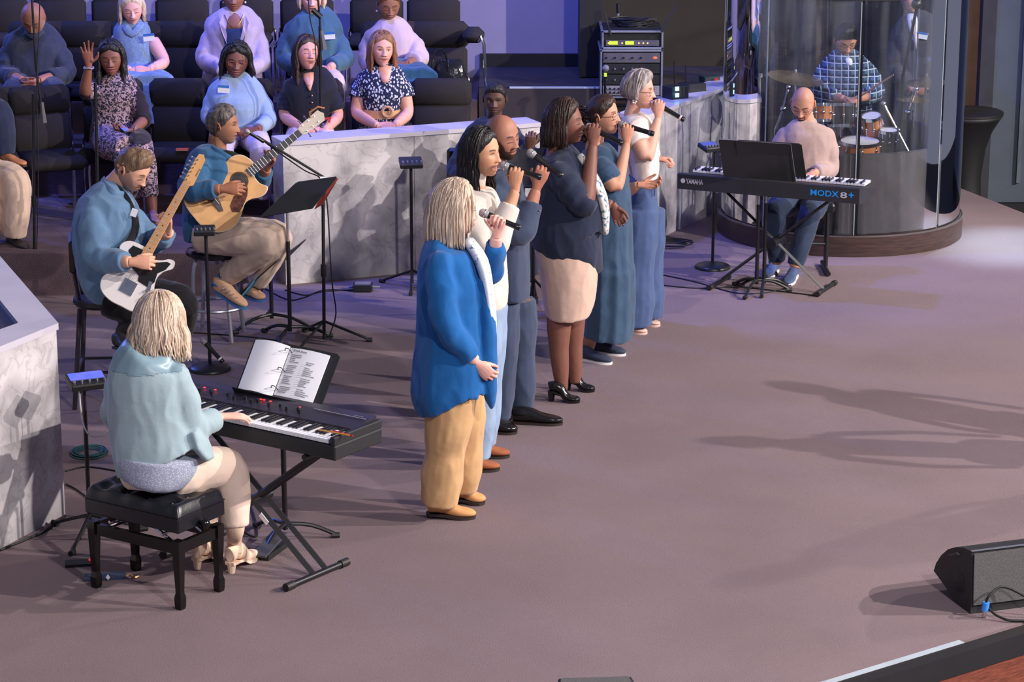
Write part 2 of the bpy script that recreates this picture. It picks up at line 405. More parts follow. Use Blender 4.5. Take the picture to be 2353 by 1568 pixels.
def head_mesh(o, skin):
    A, E = sphere_dirs(NA, NE); x, y, z, dx, dy, dz = head_base(A, E, o)
    f = sm(.10, .45, -dy); ax = np.abs(x); d = np.zeros_like(x); fem = o.get('fem', 0); op = o.get('mouth', 0.0)
    closed = o.get('eyes', 'open') == 'closed'
    d -= .0085*G((ax-.030)/.014, (z-.003)/.010)
    d += (.0045-.002*fem)*G((ax-.026)/.022, (z-.023)/.008)
    if closed: d += .0065*G((ax-.031)/.011, (z-.001)/.008)
    h = .003+np.clip((.014-z)/.046, 0, 1)*(.021*o.get('nose', 1.0)); wn = .0065+np.clip((.014-z)/.046, 0, 1)*.006*o.get('nosew', 1.0)
    d += h*np.exp(-(x/wn)**2*.7)*sm(-.043, -.034, z)*sm(.030, .012, z)
    d += .008*G((ax-.0125*o.get('nosew', 1.0))/.005, (z+.034)/.006)
    lw = .021*o.get('lipw', 1.0); lp = o.get('lip', 1.0)
    d += .006*G(x/.028, (z+.062)/.022)
    zu = -.0555; zl = -.0685-.010*op; zm = (zu+zl)/2
    d += .0045*lp*G(x/lw, (z-zu)/.0042); d += .0055*lp*G(x/(lw*.85), (z-zl)/.005)
    d -= (.004+.010*op)*G(x/(lw*(1-.25*op)), (z-zm)/(.0024+.0045*op))
    d += .007*G(x/.018, (z+.101)/.013); d += .005*G((ax-.047)/.02, (z+.028)/.024)
    d -= .002*G((ax-.052)/.01, (z+.065)/.02)
    y = y-d*f
    if op: z = z-.010*op*sm(-.062, -.085, z)*f
    P = np.stack([x, y, z], 1)
    c = np.tile(np.array(skin, float), (len(x), 1)); sk = np.array(skin, float)
    def blend(mask, col):
        m = np.clip(mask, 0, 1)[:, None]; c[:] = c*(1-m)+np.array(col, float)*m
    dark = sk*.28
    blend(.35*G((ax-.046)/.018, (z+.030)/.018)*f*o.get('blush', .6), sk*np.array([1.12, .72, .70]))
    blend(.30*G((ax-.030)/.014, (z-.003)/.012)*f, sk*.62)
    bm_ = o.get('beard', 0)
    bc = lin(o.get('beardc', (30, 22, 20)))[:3]
    if bm_:
        zb = np.interp(ax, [0, .020, .034, .050, .062, .075], [-.078, -.074, -.056, -.050, -.020, .012])
        reg = sm(.005, -.006, z-zb)*(dy < .30)
        mou = np.maximum(sm(.034, .028, ax)*sm(-.0405, -.044, z)*sm(-.0555, -.051, z), sm(.034, .028, ax)*sm(.018, .023, ax)*sm(-.044, -.05, z)*sm(-.09, -.08, z))*f
        chin = G(x/.025, 0)*sm(-.074, -.082, z)*f
        if o.get('goatee'): reg = chin+.30*reg
        blend(bm_*np.maximum(np.maximum(reg, mou*1.1), chin), bc)
    lips = f*np.maximum(G(x/(lw*.95), (z-zu)/.0042), G(x/(lw*.85), (z-zl)/.0048))
    blend(lips*1.15*o.get('lipa', .8), lin(o.get('lipc', (150, 84, 80)))[:3] if 'lipc' in o else sk*np.array([.80, .50, .50]))
    blend(f*1.3*G(x/(lw*(1-.3*op)), (z-zm)/(.0022+.0048*op)), dark*np.array([.9, .5, .5]))
    if op > .3: blend(f*.75*G(x/(lw*.6), (z-(zu-.0052))/.0016), (.8, .77, .72))
    bw = o.get('browc', (40, 30, 26)); arch = .026+.004*G((ax-.034)/.012, 0)-.0022
    blend(f*1.2*sm(.010, .016, ax)*sm(.053, .045, ax)*np.exp(-((z-arch)/(.0038-.0006*fem))**2), lin(bw)[:3])
    if closed: blend(f*1.2*np.exp(-((z+.0035+.10*np.abs(ax-.031))/.0024)**2)*sm(.012, .017, ax)*sm(.051, .046, ax), dark*.3)
    else:
        blend(f*1.2*np.exp(-((z-.0082+.16*np.abs(ax-.031))/.0024)**2)*sm(.013, .018, ax)*sm(.050, .045, ax), dark*.3)
    blend(f*G((ax-.007)/.0028, (z+.0405)/.0022), dark*.5)
    bz = o.get('buzz', 0)
    if bz:
        hm = hair_mask(A, z, o); blend(hm*bz, lin(o.get('hairc', (30, 24, 22)))[:3])
    # ears
    fs = grid_faces(NA, NE); fs.append(tuple(range(NA))[::-1]); fs.append(tuple((NE-1)*NA+j for j in range(NA)))
    vs = [P]; cs = [c]; n = len(P)
    for s in (-1, 1):
        m = MB(); R = rotm('Z', s*25) @ rotm('X', -12)
        pts = []; rr = []
        for k in range(15):
            a = math.radians(-50+k*300/14); r0 = .026*(1-.28*(k > 9)*(k-9)/5)
            pts.append(V((s*.078, .010, -.006))+R@V((s*.004*math.sin(a), -.017*math.cos(a)*.9*(-1), r0*math.sin(a)*1.05)))
            rr.append(.0058)
        m.tube(pts, rr, n=6); m.ball(V((s*.0755, .010, -.008)), (.006, .014, .022), 10)
        a_, f_ = m.arrays(); vs.append(a_); fs += [tuple(i+n for i in q) for q in f_]; n += len(a_)
        cs.append(np.tile(sk*np.array([1.0, .82, .80]), (len(a_), 1)))
    return np.vstack(vs), fs, np.vstack(cs)
def hair_mask(A, z, o, soft=.012):
    a = np.abs(A); top = o.get('hairline', .072)
    line = np.interp(a, [0, .25, .5, .85, 1.15, 1.45, 1.62, 1.85, 2.2, math.pi], [top+.014*o.get('fem', 0), top+.008*o.get('fem', 0), top-.002, top-.014, .028, -.004, -.010, -.035, -.066, -.072])
    if o.get('bald'): line = np.interp(a, [0, 1.2, 1.5, 2.0, math.pi], [.2, .2, .0, .02, .02])
    return sm(-soft, soft, z-line)
class Head:
    """head frame: face looks along -y of the frame"""
    def __init__(s, c, yaw, pitch, roll, size):
        s.c = c; s.s = size; s.R = rotm('Z', yaw)@rotm('X', pitch)@rotm('Y', roll); s.A = np.array(s.R)
    def w(s, p): return np.asarray(p, float)*s.s @ s.A.T+np.array(s.c)
    def v(s, *p): return s.c+s.R@(V(p)*s.s)
def eyes(H, o, root):
    if o.get('eyes', 'open') == 'closed': return
    for sx in (-1, 1):
        m = MB(); A = np.linspace(0, 2*math.pi, 16, endpoint=False); vs = []; cs = []; fs = []
        rings = [0, .12, .19, .28, .48, .56, .8, 1.1, 1.5]
        for e in rings:
            for a in A:
                vs.append((math.sin(e)*math.cos(a)*.0140, -math.cos(e)*.0118, math.sin(e)*math.sin(a)*.0140*.46))
                cs.append((.01, .01, .01) if e < .2 else (lin(o.get('iris', (60, 38, 26)))[:3] if e < .52 else (.50, .46, .44)))
        for i in range(len(rings)-1):
            for j in range(16): fs.append((i*16+j, i*16+(j+1) % 16, (i+1)*16+(j+1) % 16, (i+1)*16+j))
        g = math.radians(o.get('gaze', 0)); 
        R = np.array(rotm('Z', o.get('gazex', 0))@rotm('X', o.get('gaze', 0)))
        P = np.array(vs)@R.T+np.array([sx*.031, -.0665, .0008])
        P = H.w(P)
        part('eye', None, eye_mat, root, me=new_mesh('eye', P-np.array(root_loc(root)), fs, 180, np.array(cs)))
def glasses(H, root, color=(40, 30, 30), w=.024, h=.019, r=.0017, tint=None):
    m = MB(); fr = mat('glasses_frame_%d_%d' % (color[0], color[2]), color, rough=.3, var=0)
    for sx in (-1, 1):
        pts = []
        for k in range(18):
            a = 2*math.pi*k/18; pts.append(H.v(sx*(.033+w*math.copysign(abs(math.cos(a))**.75, math.cos(a))), -.0925+.006*(sx*0+abs(math.cos(a)))*.5+.004, .000+h*math.copysign(abs(math.sin(a))**.8, math.sin(a))))
        m.tube(pts+[pts[0]], r*H.s, n=6)
        m.tube([H.v(sx*(.033+w), -.086, .004), H.v(sx*.073, -.060, .004), H.v(sx*.080, .012, .002)], r*H.s, n=6)
    m.tube([H.v(-.010, -.091, .003), H.v(0, -.096, .006), H.v(.010, -.091, .003)], r*H.s, n=6)
    return part('glasses', m, fr, root)
def cap_hair(H, o, m, root, thick=.012, rough=.004, freq=90, name='hair', extra=None, comb=(0, 0), lift=0.0, curl=False):
    A, E = sphere_dirs(76, 60); x, y, z, dx, dy, dz = head_base(A, E, o)
    mk = hair_mask(A, z, o, .010)
    P = np.stack([x, y, z], 1); D = P/np.linalg.norm(P, axis=1)[:, None]
    t = thick*(.35+.65*sm(.0, .08, z))*(.30+.70*hair_mask(A, z-.006, o, .018))+lift*sm(.05, .11, z)*sm(-.3, .5, -dy)
    nz = wob(P*freq, 1.3) if not curl else wob(P*freq, .4)*.8+wob(P*freq*2.1, 2.2)*.5
    P = P+D*((t*mk)+rough*nz*mk-.003*(1-mk))[:, None]
    fs = [f for f in grid_faces(76, 60) if max(mk[list(f)]) > .15]
    fs.append(tuple(59*76+j for j in range(76)))
    used = sorted({i for f in fs for i in f}); mp = {k: i for i, k in enumerate(used)}
    P = H.w(P[used]); fs = [tuple(mp[i] for i in f) for f in fs]
    if extra is not None:
        v2, f2 = extra.arrays(); k = len(P); P = np.vstack([P, v2]); fs += [tuple(i+k for i in f) for f in f2]
    return part(name, None, m, root, me=new_mesh(name, P-np.array(root_loc(root)), fs, 180))
def locks(H, n=90, length=.30, a0=1.05, part_x=.0, width=.010, wave=.006, flare=.0, off=.012, seed=3, start=.0, bang=False,
          wavef=9.0, tip=.25, curl=0.0, zend=None, down=None, jit=.02, fall_front=0.0):
    """long locks from the parting over the skull and down. a0 = azimuth (from the face) where hair starts"""
    rnd = random.Random(seed); mb = MB(); dn = V((0, 0, -1)) if down is None else V(down)
    Rinv = H.R.transposed(); dl = Rinv@dn
    for i in range(n):
        u = (i+.5)/n; side = 1 if i % 2 else -1
        a = (a0+(math.pi-a0)*((i//2+.5)/(n/2)))*side+rnd.uniform(-.05, .05)
        ph = rnd.uniform(0, 6.28); L = length*rnd.uniform(.86, 1.04); o_ = off+rnd.uniform(-.004, .008)
        pts = []
        S0 = V((part_x+side*.004, rnd.uniform(-.052, .03) if abs(a) < 2.3 else rnd.uniform(.02, .085), 0))
        end = V((math.sin(a)*(.080+o_), -math.cos(a)*(.088+o_)*(1.12 if abs(a) > 1.57 else .92), -.005))
        tp = V((S0.x, S0.y, 0)); q = max(0.0, 1-(tp.x/.08)**2-(tp.y/.1)**2); tp.z = .118*math.sqrt(q)+o_*.7
        for k in range(5):
            t = k/4; p = tp.lerp(end, t); p.z += .030*math.sin(math.pi*min(1, t*1.1))*(1 if abs(a) < 1.75 else .3)
            dd = V((p.x/(.0775+o_), p.y/(.098+o_), p.z/(.118+o_))); p = p/max(dd.length, 1e-3)*(1+.0*t); pts.append(p)
        nseg = max(3, int(L/.035)); base = pts[-1].copy(); out = V((math.sin(a), -math.cos(a), 0))
        for k in range(1, nseg+1):
            t = k/nseg
            w_ = wave*math.sin(wavef*t*3.0+ph)*t
            p = base+dl*(L*t)+out*(flare*math.sin(min(t*1.6, 1)*math.pi*.5)*1.0+w_+curl*t*t)+V((wave*.8*math.cos(wavef*t*2.6+ph), 0, 0))+V((rnd.uniform(-jit, jit)*t*.3, 0, 0))
            p = p+V((0, -fall_front*t*(1 if abs(a) < 1.9 else 0), 0))
            pts.append(p)
        m_ = len(pts); rr = []
        for k in range(m_):
            t = k/(m_-1); w = width*(.65+.5*math.sin(min(1, t*1.3)*math.pi*.6))*(1-(1-tip)*max(0, (t-.72)/.28)); rr.append((w*H.s, w*.5*H.s))
        mb.sweep([H.c+H.R@(p*H.s) for p in pts], rr, n=6, sub=2)
    return mb
def hand_mb(wr, d, n, right=True, curl=(55, 60, 40), spread=4, thumb=(35, .5), s=1.0, per=None):
    """wr wrist point, d towards the fingers, n palm normal"""
    R = frame(d, n); sx = 1 if right else -1
    def L(x, y, z): return V(wr)+R@(V((x*sx, y, z))*s)
    mb = MB()
    mb.sweep([L(0, -.02, 0), L(0, 0, 0), L(.002, .03, 0), L(.001, .06, 0), L(0, .09, .001)], [(.024*s, .019*s), (.025*s, .018*s), (.033*s, .016*s), (.039*s, .015*s), (.036*s, .012*s)], n=12, ref=None if False else tuple(R@V((0, 0, 1))), sub=2)
    mb.ball(L(.026, .028, .008), (.014*s,)*3, 8)
    bx = [.029, .0095, -.0105, -.0295]; by = [.086, .091, .088, .078]; ln = [.070, .078, .073, .057]
    for i in range(4):
        c = curl if per is None else per[i]
        sa = math.radians(spread*(1.5-i)); p = V((bx[i], by[i]-.012, 0)); pts = [p]; p = V((bx[i], by[i], .001)); pts.append(p)
        ang = 0
        for k, fr in enumerate((.46, .30, .24)):
            ang += math.radians(c[k]); dr = V((math.sin(sa)*math.cos(ang), math.cos(sa)*math.cos(ang), math.sin(ang)))
            p = p+dr*ln[i]*fr; pts.append(p)
        r0 = [.0092, .0095, .0092, .0080][i]
        mb.tube([L(*q) for q in pts], [r0*s, r0*s*1.02, r0*s*.93, r0*s*.86, r0*s*.70], n=8)
        mb.ball(L(*pts[-1]), r0*s*.72, 8)
    ta = math.radians(thumb[0]); cl = thumb[1]
    q = V((.020, .018, .004)); pts = [q]; dr = V((math.sin(ta), math.cos(ta), cl*.6)).normalized(); q = q+dr*.038; pts.append(q)
    dr = V((math.sin(ta*.6), math.cos(ta*.6), cl)).normalized(); q = q+dr*.030; pts.append(q)
    dr = V((math.sin(ta*.2), math.cos(ta*.2), cl*1.4)).normalized(); q = q+dr*.024; pts.append(q)
    mb.tube([L(*k) for k in pts], [.0125*s, .0115*s, .0098*s, .0075*s], n=8); mb.ball(L(*pts[-1]), .0078*s, 8)
    return mb
def limb_pts(p, r, t0=0.0, t1=2.0, n=9, add=0.0, bulge=1.0):
    """points along shoulder-elbow-wrist (t 0..2) with radii interpolated"""
    pts = []; rr = []
    for k in range(n+1):
        t = t0+(t1-t0)*k/n; i = min(int(t), len(p)-2); f = t-i
        pts.append(p[i].lerp(p[i+1], f)); rad = r[i]*(1-f)+r[i+1]*f
        rad *= 1+.10*math.sin(math.pi*f)*bulge*(1 if f < 1 else 0)
        rr.append(rad+add)
    # round the joint
    q = [pts[0]]+[(pts[k-1]+pts[k]*2+pts[k+1])/4 for k in range(1, n)]+[pts[-1]]
    return q, rr
def fold_noise(vs, fs, amp, freq=(9, 9, 4), seed=0.0):
    N = normals(vs, fs); q = vs*np.array(freq)
    f = wob(q*2.6, seed)*.42+(1-2.2*np.abs(wob(q*4.3+3, seed+1)))*.50+wob(q*10+1, seed+2)*.10
    f = np.where(f > 0, f, f*.7); return vs+N*(f*amp)[:, None]
def shoe_parts(root, heel, toe, m, sole_m, w=.045, h=.07, heelh=.0, open_=False):
    """heel and toe points on the ground"""
    heel = V(heel); toe = V(toe); d = toe-heel; L = d.length; d = d/L; up = V((0, 0, 1))
    sec = [(0, .55, .95), (.04, .72, 1.0), (.2, .80, 1.05), (.38, .80, .95), (.52, .90, .72), (.68, 1.0, .56), (.84, .92, .46), (.95, .62, .36), (1.0, .3, .22)]
    pts = []; rr = []
    for t, a, b in sec:
        hh = h*b*.5; lift = heelh*(1-sm(.25, .65, np.array(t)).item())
        pts.append(heel+d*(L*t)+up*(hh+.012+lift)); rr.append((w*a, hh))
    s = part('shoe', MB().sweep(pts, rr, n=14, ref=(0, 0, 1), ex=2.4, sub=2), m, root, smooth=70)
    sv = MB(); q = []
    for sd in (1, -1):
        sec2 = sec if sd == 1 else sec[::-1]
        for t, a, b in sec2:
            q.append((t, sd*w*a*1.03))
    sid = d.cross(up)
    vs = []; k = len(q)
    for lv in (0, 1):
        for t, o in q:
            lift = heelh*(1-sm(.25, .65, np.array(t)).item())
            vs.append(heel+d*(L*t*1.01)+sid*o+up*((.014 if lv else 0.0)+lift*(1 if (heelh and lv) or heelh else 0)))
    fs = [tuple(range(k)), tuple(range(2*k-1, k-1, -1))]+[(i, i+k, (i+1) % k+k, (i+1) % k) for i in range(k)]
    sv.add(vs, fs)
    if heelh:
        sv.sweep([heel+d*(L*.08)+up*(heelh+.01), heel+d*(L*.07)], [(w*.62, w*.62), (w*.40, w*.40)], n=10)
    part('sole', sv, sole_m, s, smooth=30)
    return s
def person(label, Y, px, g=None, group=None, skin=(200, 150, 130), head=None, face=None, neck=None, nr=.052, arms=(), legs=(),
           torso=None, topm=None, botm=None, extra_top=(), extra_bot=(), topfold=.006, botfold=.006, vox=.0095, core=None, cat='person', topname='shirt', botname='trousers',
           body=True, topseed=1.0, tf=(.012, 6)):
    """all joints are (px, py, dy) image positions with a depth offset from Y; returns root, head frame, point function"""
    def J(q): return W(q[0], q[1], Y+(q[2] if len(q) > 2 else 0))
    base = J(px); root = thing('person', label, cat, base, group); sk = lin(skin)[:3]; face = dict(face or {})
    H = None; B = MB(); cols = []; allv = []; allf = []; off = 0
    if head is not None:
        hx, hy, hd, yaw, pit, rol, sz = head; H = Head(J((hx, hy, hd)), yaw, pit, rol, sz)
        hv, hf, hc = head_mesh(face, sk); allv.append(H.w(hv)); allf += hf; cols.append(hc); off += len(hv)
    sb = MB()
    if neck is not None:
        nb = J(neck); ht = H.v(0, .028, -.060)
        sb.sweep([nb-V((0, 0, .05)), nb, nb.lerp(ht, .5), ht], [(nr*1.2, nr*1.15), (nr*1.1, nr*1.1), (nr, nr), (nr, nr)], n=16, sub=3)
    if core is not None:
        cpts = [J(q) for q in core]; sb.sweep(cpts, [.84*(q[3] if len(q) > 3 else .09) for q in core], n=14, sub=2)
    sl = MB(); has_top = False
    hands = MB(); nh = 0
    for a in arms:
        p = [J(q) for q in a['p']]
        if core is not None:
            c1_ = J(core[1][:3]); p[0] = V((p[0].x+(c1_.x-p[0].x)*.10, p[0].y+(c1_.y-p[0].y)*.10, p[0].z-.022)); c0_ = J(core[0][:3])-V((0, 0, .07)); sb.tube([c0_, p[0]], [.05, .038], n=10)
        r = a.get('r', (.047, .039, .027)); q_, r_ = limb_pts(p, r, 0.05, 2, 12); sl_t = a.get('sleeve', 1.9)
        r_ = [x*(.78 if (.05+1.95*i/12) < sl_t-.12 else 1.0) for i, x in enumerate(r_)]; sb.sweep(q_, r_, n=12)
        if topm is not None and a.get('sleeve', 1.9) > 0:
            q, rr = limb_pts(p, r, 0.06, a.get('sleeve', 1.9), 11, a.get('add', .013), bulge=1.1)
            rr[0] *= .88; rr[1] *= .95; sl.ball(q[0], rr[0]*.99, 14)
            if a.get('flare'): rr[-1] += a['flare']; rr[-2] += a['flare']*.6
            fs_ = a.get('seed', 1.0)
            sl.sweep(q, rr, n=18, sub=4, fold=(lambda t, th, s_=fs_: 1+.055*np.sin(21*t+2.0*np.cos(th)+s_)+.05*np.maximum(0, np.sin(44*t+3*np.sin(th+s_)))*math.exp(-((t-.5)/.22)**2))); has_top = True
        if a.get('hand'):
            h = a['hand']; d = h.get('d', 'arm'); d = (p[2]-p[1]).normalized() if isinstance(d, str) else V(d)
            hb = hand_mb(p[2]+d*.012, d, V(h['n']), h.get('right', True), h.get('curl', (35, 40, 30)), h.get('spread', 4), h.get('thumb', (35, .5)), h.get('s', 1.0), h.get('per'))
            hands.v += hb.v; hands.f += [tuple(i+hands.n for i in f) for f in hb.f]; hands.n += hb.n; nh += 1
    bl = MB(); has_bot = False
    for l in legs:
        p = [J(q) for q in l['p']]; r = l.get('r', (.085, .056, .038)); sb.sweep(*limb_pts(p, r, 0, 2, 10), n=12)
        if botm is not None and l.get('t', 1.9) > 0:
            q, rr = limb_pts(p, l.get('R', tuple(k+.014 for k in r)), 0, l.get('t', 1.92), 10)
            bl.sweep(q, rr, n=16, sub=2, fold=lambda t, th: 1+.025*np.sin(23*t+2.5*np.cos(th))+.02*np.sin(5*th)*t); has_bot = True
    if body and sb.n:
        v1, f1 = fuse(sb, .011, 3); allv.append(v1); allf += [tuple(i+off for i in f) for f in f1]; off += len(v1); cols.append(np.tile(np.array(sk), (len(v1), 1)))
    if nh:
        v1, f1 = fuse(hands, .0033, 2); allv.append(v1); allf += [tuple(i+off for i in f) for f in f1]; off += len(v1); cols.append(np.tile(np.array(sk)*np.array([1.04, .95, .93]), (len(v1), 1)))
    if off:
        bv = np.vstack(allv)-np.array(base)
        part('body', None, skin_mat, root, me=new_mesh('body', bv, allf, 180, np.vstack(cols)))
    if H is not None: eyes(H, face, root)
    def loft(rows, mb, n=28, fold=None, ex=2.3):
        pts = []; rr = []
        for q in rows:
            py, xl, xr, hd = q[:4]; dy = q[4] if len(q) > 4 else 0
            c = J(((xl+xr)/2, py, dy)); pts.append(c); rr.append(((xr-xl)/2/PPM(c), hd))
        mb.sweep(pts, rr, n=n, ref=(0, 1, 0), sub=3, ex=ex, fold=fold)
    if topm is not None and torso is not None:
        m = MB(); loft(torso, m, fold=lambda t, th: 1+tf[0]*np.sin(tf[1]*th+4*t)*(.3+t)*sm(.05, .35, t))
        for e in extra_top: e(m, J, loft)
        if has_top: m.v += sl.v; m.f += [tuple(i+m.n for i in f) for f in sl.f]; m.n += sl.n
        v1, f1 = fuse(m, vox, 3); v1 = fold_noise(v1, f1, topfold, seed=topseed)
        LAST['top'] = (v1, f1); part(topname, None, topm, root, me=new_mesh(topname, v1-np.array(base), f1, 180))
    if botm is not None and (has_bot or extra_bot):
        m = MB()
        for e in extra_bot: e(m, J, loft)
        if has_bot: m.v += bl.v; m.f += [tuple(i+m.n for i in f) for f in bl.f]; m.n += bl.n
        v1, f1 = fuse(m, vox*1.05, 3); v1 = fold_noise(v1, f1, botfold, seed=topseed+2)
        part(botname, None, botm, root, me=new_mesh(botname, v1-np.array(base), f1, 180))
    return root, H, J
LAST = {}
def patch(pred, off, name, m, root, label=None, th=.004, src='top'):
    """a fitted cloth piece lying on the garment where pred(points, normals) holds"""
    v, f = LAST[src]; N = normals(v, f); k = pred(v, N); fs = [q for q in f if all(k[i] for i in q)]
    if not fs: return None
    used = sorted({i for q in fs for i in q}); mp = {a: i for i, a in enumerate(used)}; n = len(used)
    P = v[used]+N[used]*off; P2 = v[used]+N[used]*(off-th); ff = [tuple(mp[i] for i in q) for q in fs]; cnt = {}
    for q in ff:
        for a, b in zip(q, q[1:]+q[:1]): cnt[(a, b)] = cnt.get((a, b), 0)+1
    rim = [(a, b) for (a, b) in cnt if (b, a) not in cnt]
    al = ff+[tuple(i+n for i in q[::-1]) for q in ff]+[(b, a, a+n, b+n) for a, b in rim]
    mb = MB(); mb.add(np.vstack([P, P2]), al); return part(name, mb, m, root, smooth=70, label=label)
def rows_fn(rows, fold=None, ex=2.3):
    def f(m, J, loft): loft(rows, m, fold=fold, ex=ex)
    return f
def hair_material(name, c, c2):
    return mat(name, c, rough=.42, color2=c2, vscale=38, stretch=(1, 1, .16), bump=.6, bscale=160, spec=.4, lo=.3, hi=.7)
H_BLOND = hair_material('ash_blonde_hair', (170, 144, 124), (228, 206, 186))
H_BLACK = hair_material('black_hair', (14, 12, 14), (40, 34, 36))
H_DKBR = hair_material('dark_brown_hair', (30, 20, 18), (72, 48, 42))
H_BROWN = hair_material('chestnut_hair', (92, 58, 42), (168, 116, 88))
H_GREY = hair_material('silver_hair', (96, 84, 86), (196, 184, 184))
H_SALT = hair_material('salt_and_pepper_hair', (44, 38, 38), (122, 112, 110))
# handheld microphone: grille end g, tail end t
mic_black = mat('microphone_black', (22, 22, 26), rough=.28, var=0)
mic_grille = spots_mat('microphone_grille', (158, 152, 156), (120, 114, 120), scale=220, thr=.4, rough=.35)
mic_ring = mat('microphone_ring', (190, 190, 196), rough=.3, metal=1, var=0)
def microphone(label, g, t, ring=None, group=None):
    g = V(g); t = V(t); d = (t-g).normalized(); L = (t-g).length; R = d.to_track_quat('Z', 'Y').to_matrix(); k = L/.26
    r = thing('microphone', label, 'microphone', g, group)
    part('grille', MB().lathe([(.006*k, 0), (.018*k, .004*k), (.025*k, .016*k), (.026*k, .03*k), (.025*k, .042*k), (.020*k, .058*k)], g, 20, R), mic_grille, r)
    part('collar', MB().lathe([(.0262*k, .030*k), (.0272*k, .032*k), (.0272*k, .036*k), (.0262*k, .038*k)], g, 20, R), mic_ring, r)
    part('handle', MB().lathe([(.020*k, .0585*k), (.0205*k, .075*k), (.0185*k, .10*k), (.0168*k, .16*k), (.0172*k, .222*k), (.0195*k, .232*k), (.019*k, .258*k), (.016*k, .262*k)], g, 20, R), mic_black, r)
    if ring: part('tail_ring', MB().lathe([(.0200*k, .222*k), (.0208*k, .224*k), (.0208*k, .234*k), (.0200*k, .236*k)], g, 20, R), mat('ring_%d%d' % (ring[0], ring[2]), ring, rough=.4, var=0), r)
    return r
# ============================================================ the six singers, near to far
tan_shoe = mat('tan_suede', (196, 142, 92), rough=.8); dark_sole = mat('dark_sole', (44, 34, 30), rough=.6); white_sole = mat('white_sole', (224, 220, 222), rough=.6)
# 1 woman in the blue cardigan
CARD = cloth('cobalt_blue_cardigan', (24, 92, 158), var=.06)
KHAKI = cloth('khaki_trousers', (196, 156, 112), var=.06)
Y1 = 12.22
r, H, J = person('woman with blonde bob in a long cobalt blue cardigan singing, nearest to us', Y1, (1050, 1185, 0),
    skin=(236, 184, 172), head=(1046, 482, .02, 84, 4, 0, 1.06), neck=(1030, 556, .03), nr=.055,
    face=dict(fem=1, eyes='closed', lipc=(206, 116, 116), browc=(150, 120, 96), nose=.8, mouth=.25, blush=1.2, wide=1.05),
    arms=[dict(p=[(1010, 590, -.20), (1022, 745, -.26), (1092, 832, -.20)], r=(.060, .050, .032), sleeve=1.86, add=.016, hand=dict(n=(.1, 1, 0), d=(.75, 0, -.75), curl=(40, 50, 40), thumb=(30, .6))),
          dict(p=[(1040, 590, .20), (1130, 632, .16), (1141, 543, .0)], r=(.055, .048, .030), sleeve=1.8, add=.014, seed=3,
               hand=dict(right=False, n=(-.35, -.9, .1), d=(.15, -.1, 1), curl=(75, 70, 40), thumb=(40, .9)))],
    core=[(1030, 560, 0, .07), (1020, 700, 0, .12), (1040, 900, 0, .12)],
    torso=[(548, 1000, 1060, .07, 0), (562, 976, 1072, .16, 0), (590, 962, 1092, .215, 0), (640, 958, 1112, .235), (700, 958, 1120, .235), (770, 956, 1126, .235), (830, 951, 1130, .25), (893, 946, 1134, .26), (906, 952, 1134, .258)],
    topm=CARD, tf=(.022, 7), topname='cardigan', topfold=.007,
    extra_top=[lambda m, J, loft: m.sweep([J((1110, 640, -.12)), J((1122, 780, -.13)), J((1126, 900, -.13)), J((1130, 940, -.12))], [(.035, .05), (.045, .05), (.035, .04), (.008, .02)], n=12, ref=(0, 1, 0), sub=3)],
    legs=[dict(p=[(1040, 900, -.10), (1022, 1040, -.10), (1010, 1158, -.09)], r=(.09, .06, .04), R=(.125, .102, .092), t=2.0),
          dict(p=[(1060, 900, .12), (1070, 1030, .12), (1066, 1128, .14)], r=(.09, .06, .04), R=(.12, .09, .072), t=2.0)],
    botm=KHAKI, vox=.010)
shoe_parts(r, FZ(982, 1190), FZ(1092, 1191), tan_shoe, dark_sole, w=.046, h=.085, heelh=.018)
shoe_parts(r, FZ(1045, 1156), FZ(1114, 1158), tan_shoe, dark_sole, w=.046, h=.085, heelh=.018)
FLOR = spots_mat('blue_floral_blouse', (220, 226, 236), (60, 90, 150), scale=34, thr=.33, kind='NOISE')
mb = MB(); mb.sweep([J((1078, 556, -.04)), J((1106, 600, -.10)), J((1120, 660, -.10)), J((1128, 740, -.08)), J((1131, 806, -.06))], [(.03, .05), (.035, .07), (.03, .08), (.03, .08), (.02, .06)], n=14, ref=(0, 1, 0), sub=3)
part('blouse', mb, FLOR, r, smooth=180, label='blue and white patterned blouse under the cardigan')
lk = locks(H, n=300, length=.155, a0=1.12, width=.010, wave=.004, off=.026, flare=.012, seed=5, tip=.5)
fr = locks(H, n=46, length=.085, a0=.62, width=.009, wave=.002, off=.018, seed=9, tip=.4)
lk.v += fr.v; lk.f += [tuple(i+lk.n for i in f) for f in fr.f]; lk.n += fr.n
cap_hair(H, dict(fem=1, hairline=.066), H_BLOND, r, thick=.026, rough=.001, extra=lk)
glasses(H, r, (60, 30, 30), w=.022, h=.015)
microphone('black microphone with silver grille held by the woman in the blue cardigan', J((1101, 486, .02)), J((1194, 524, .0)))

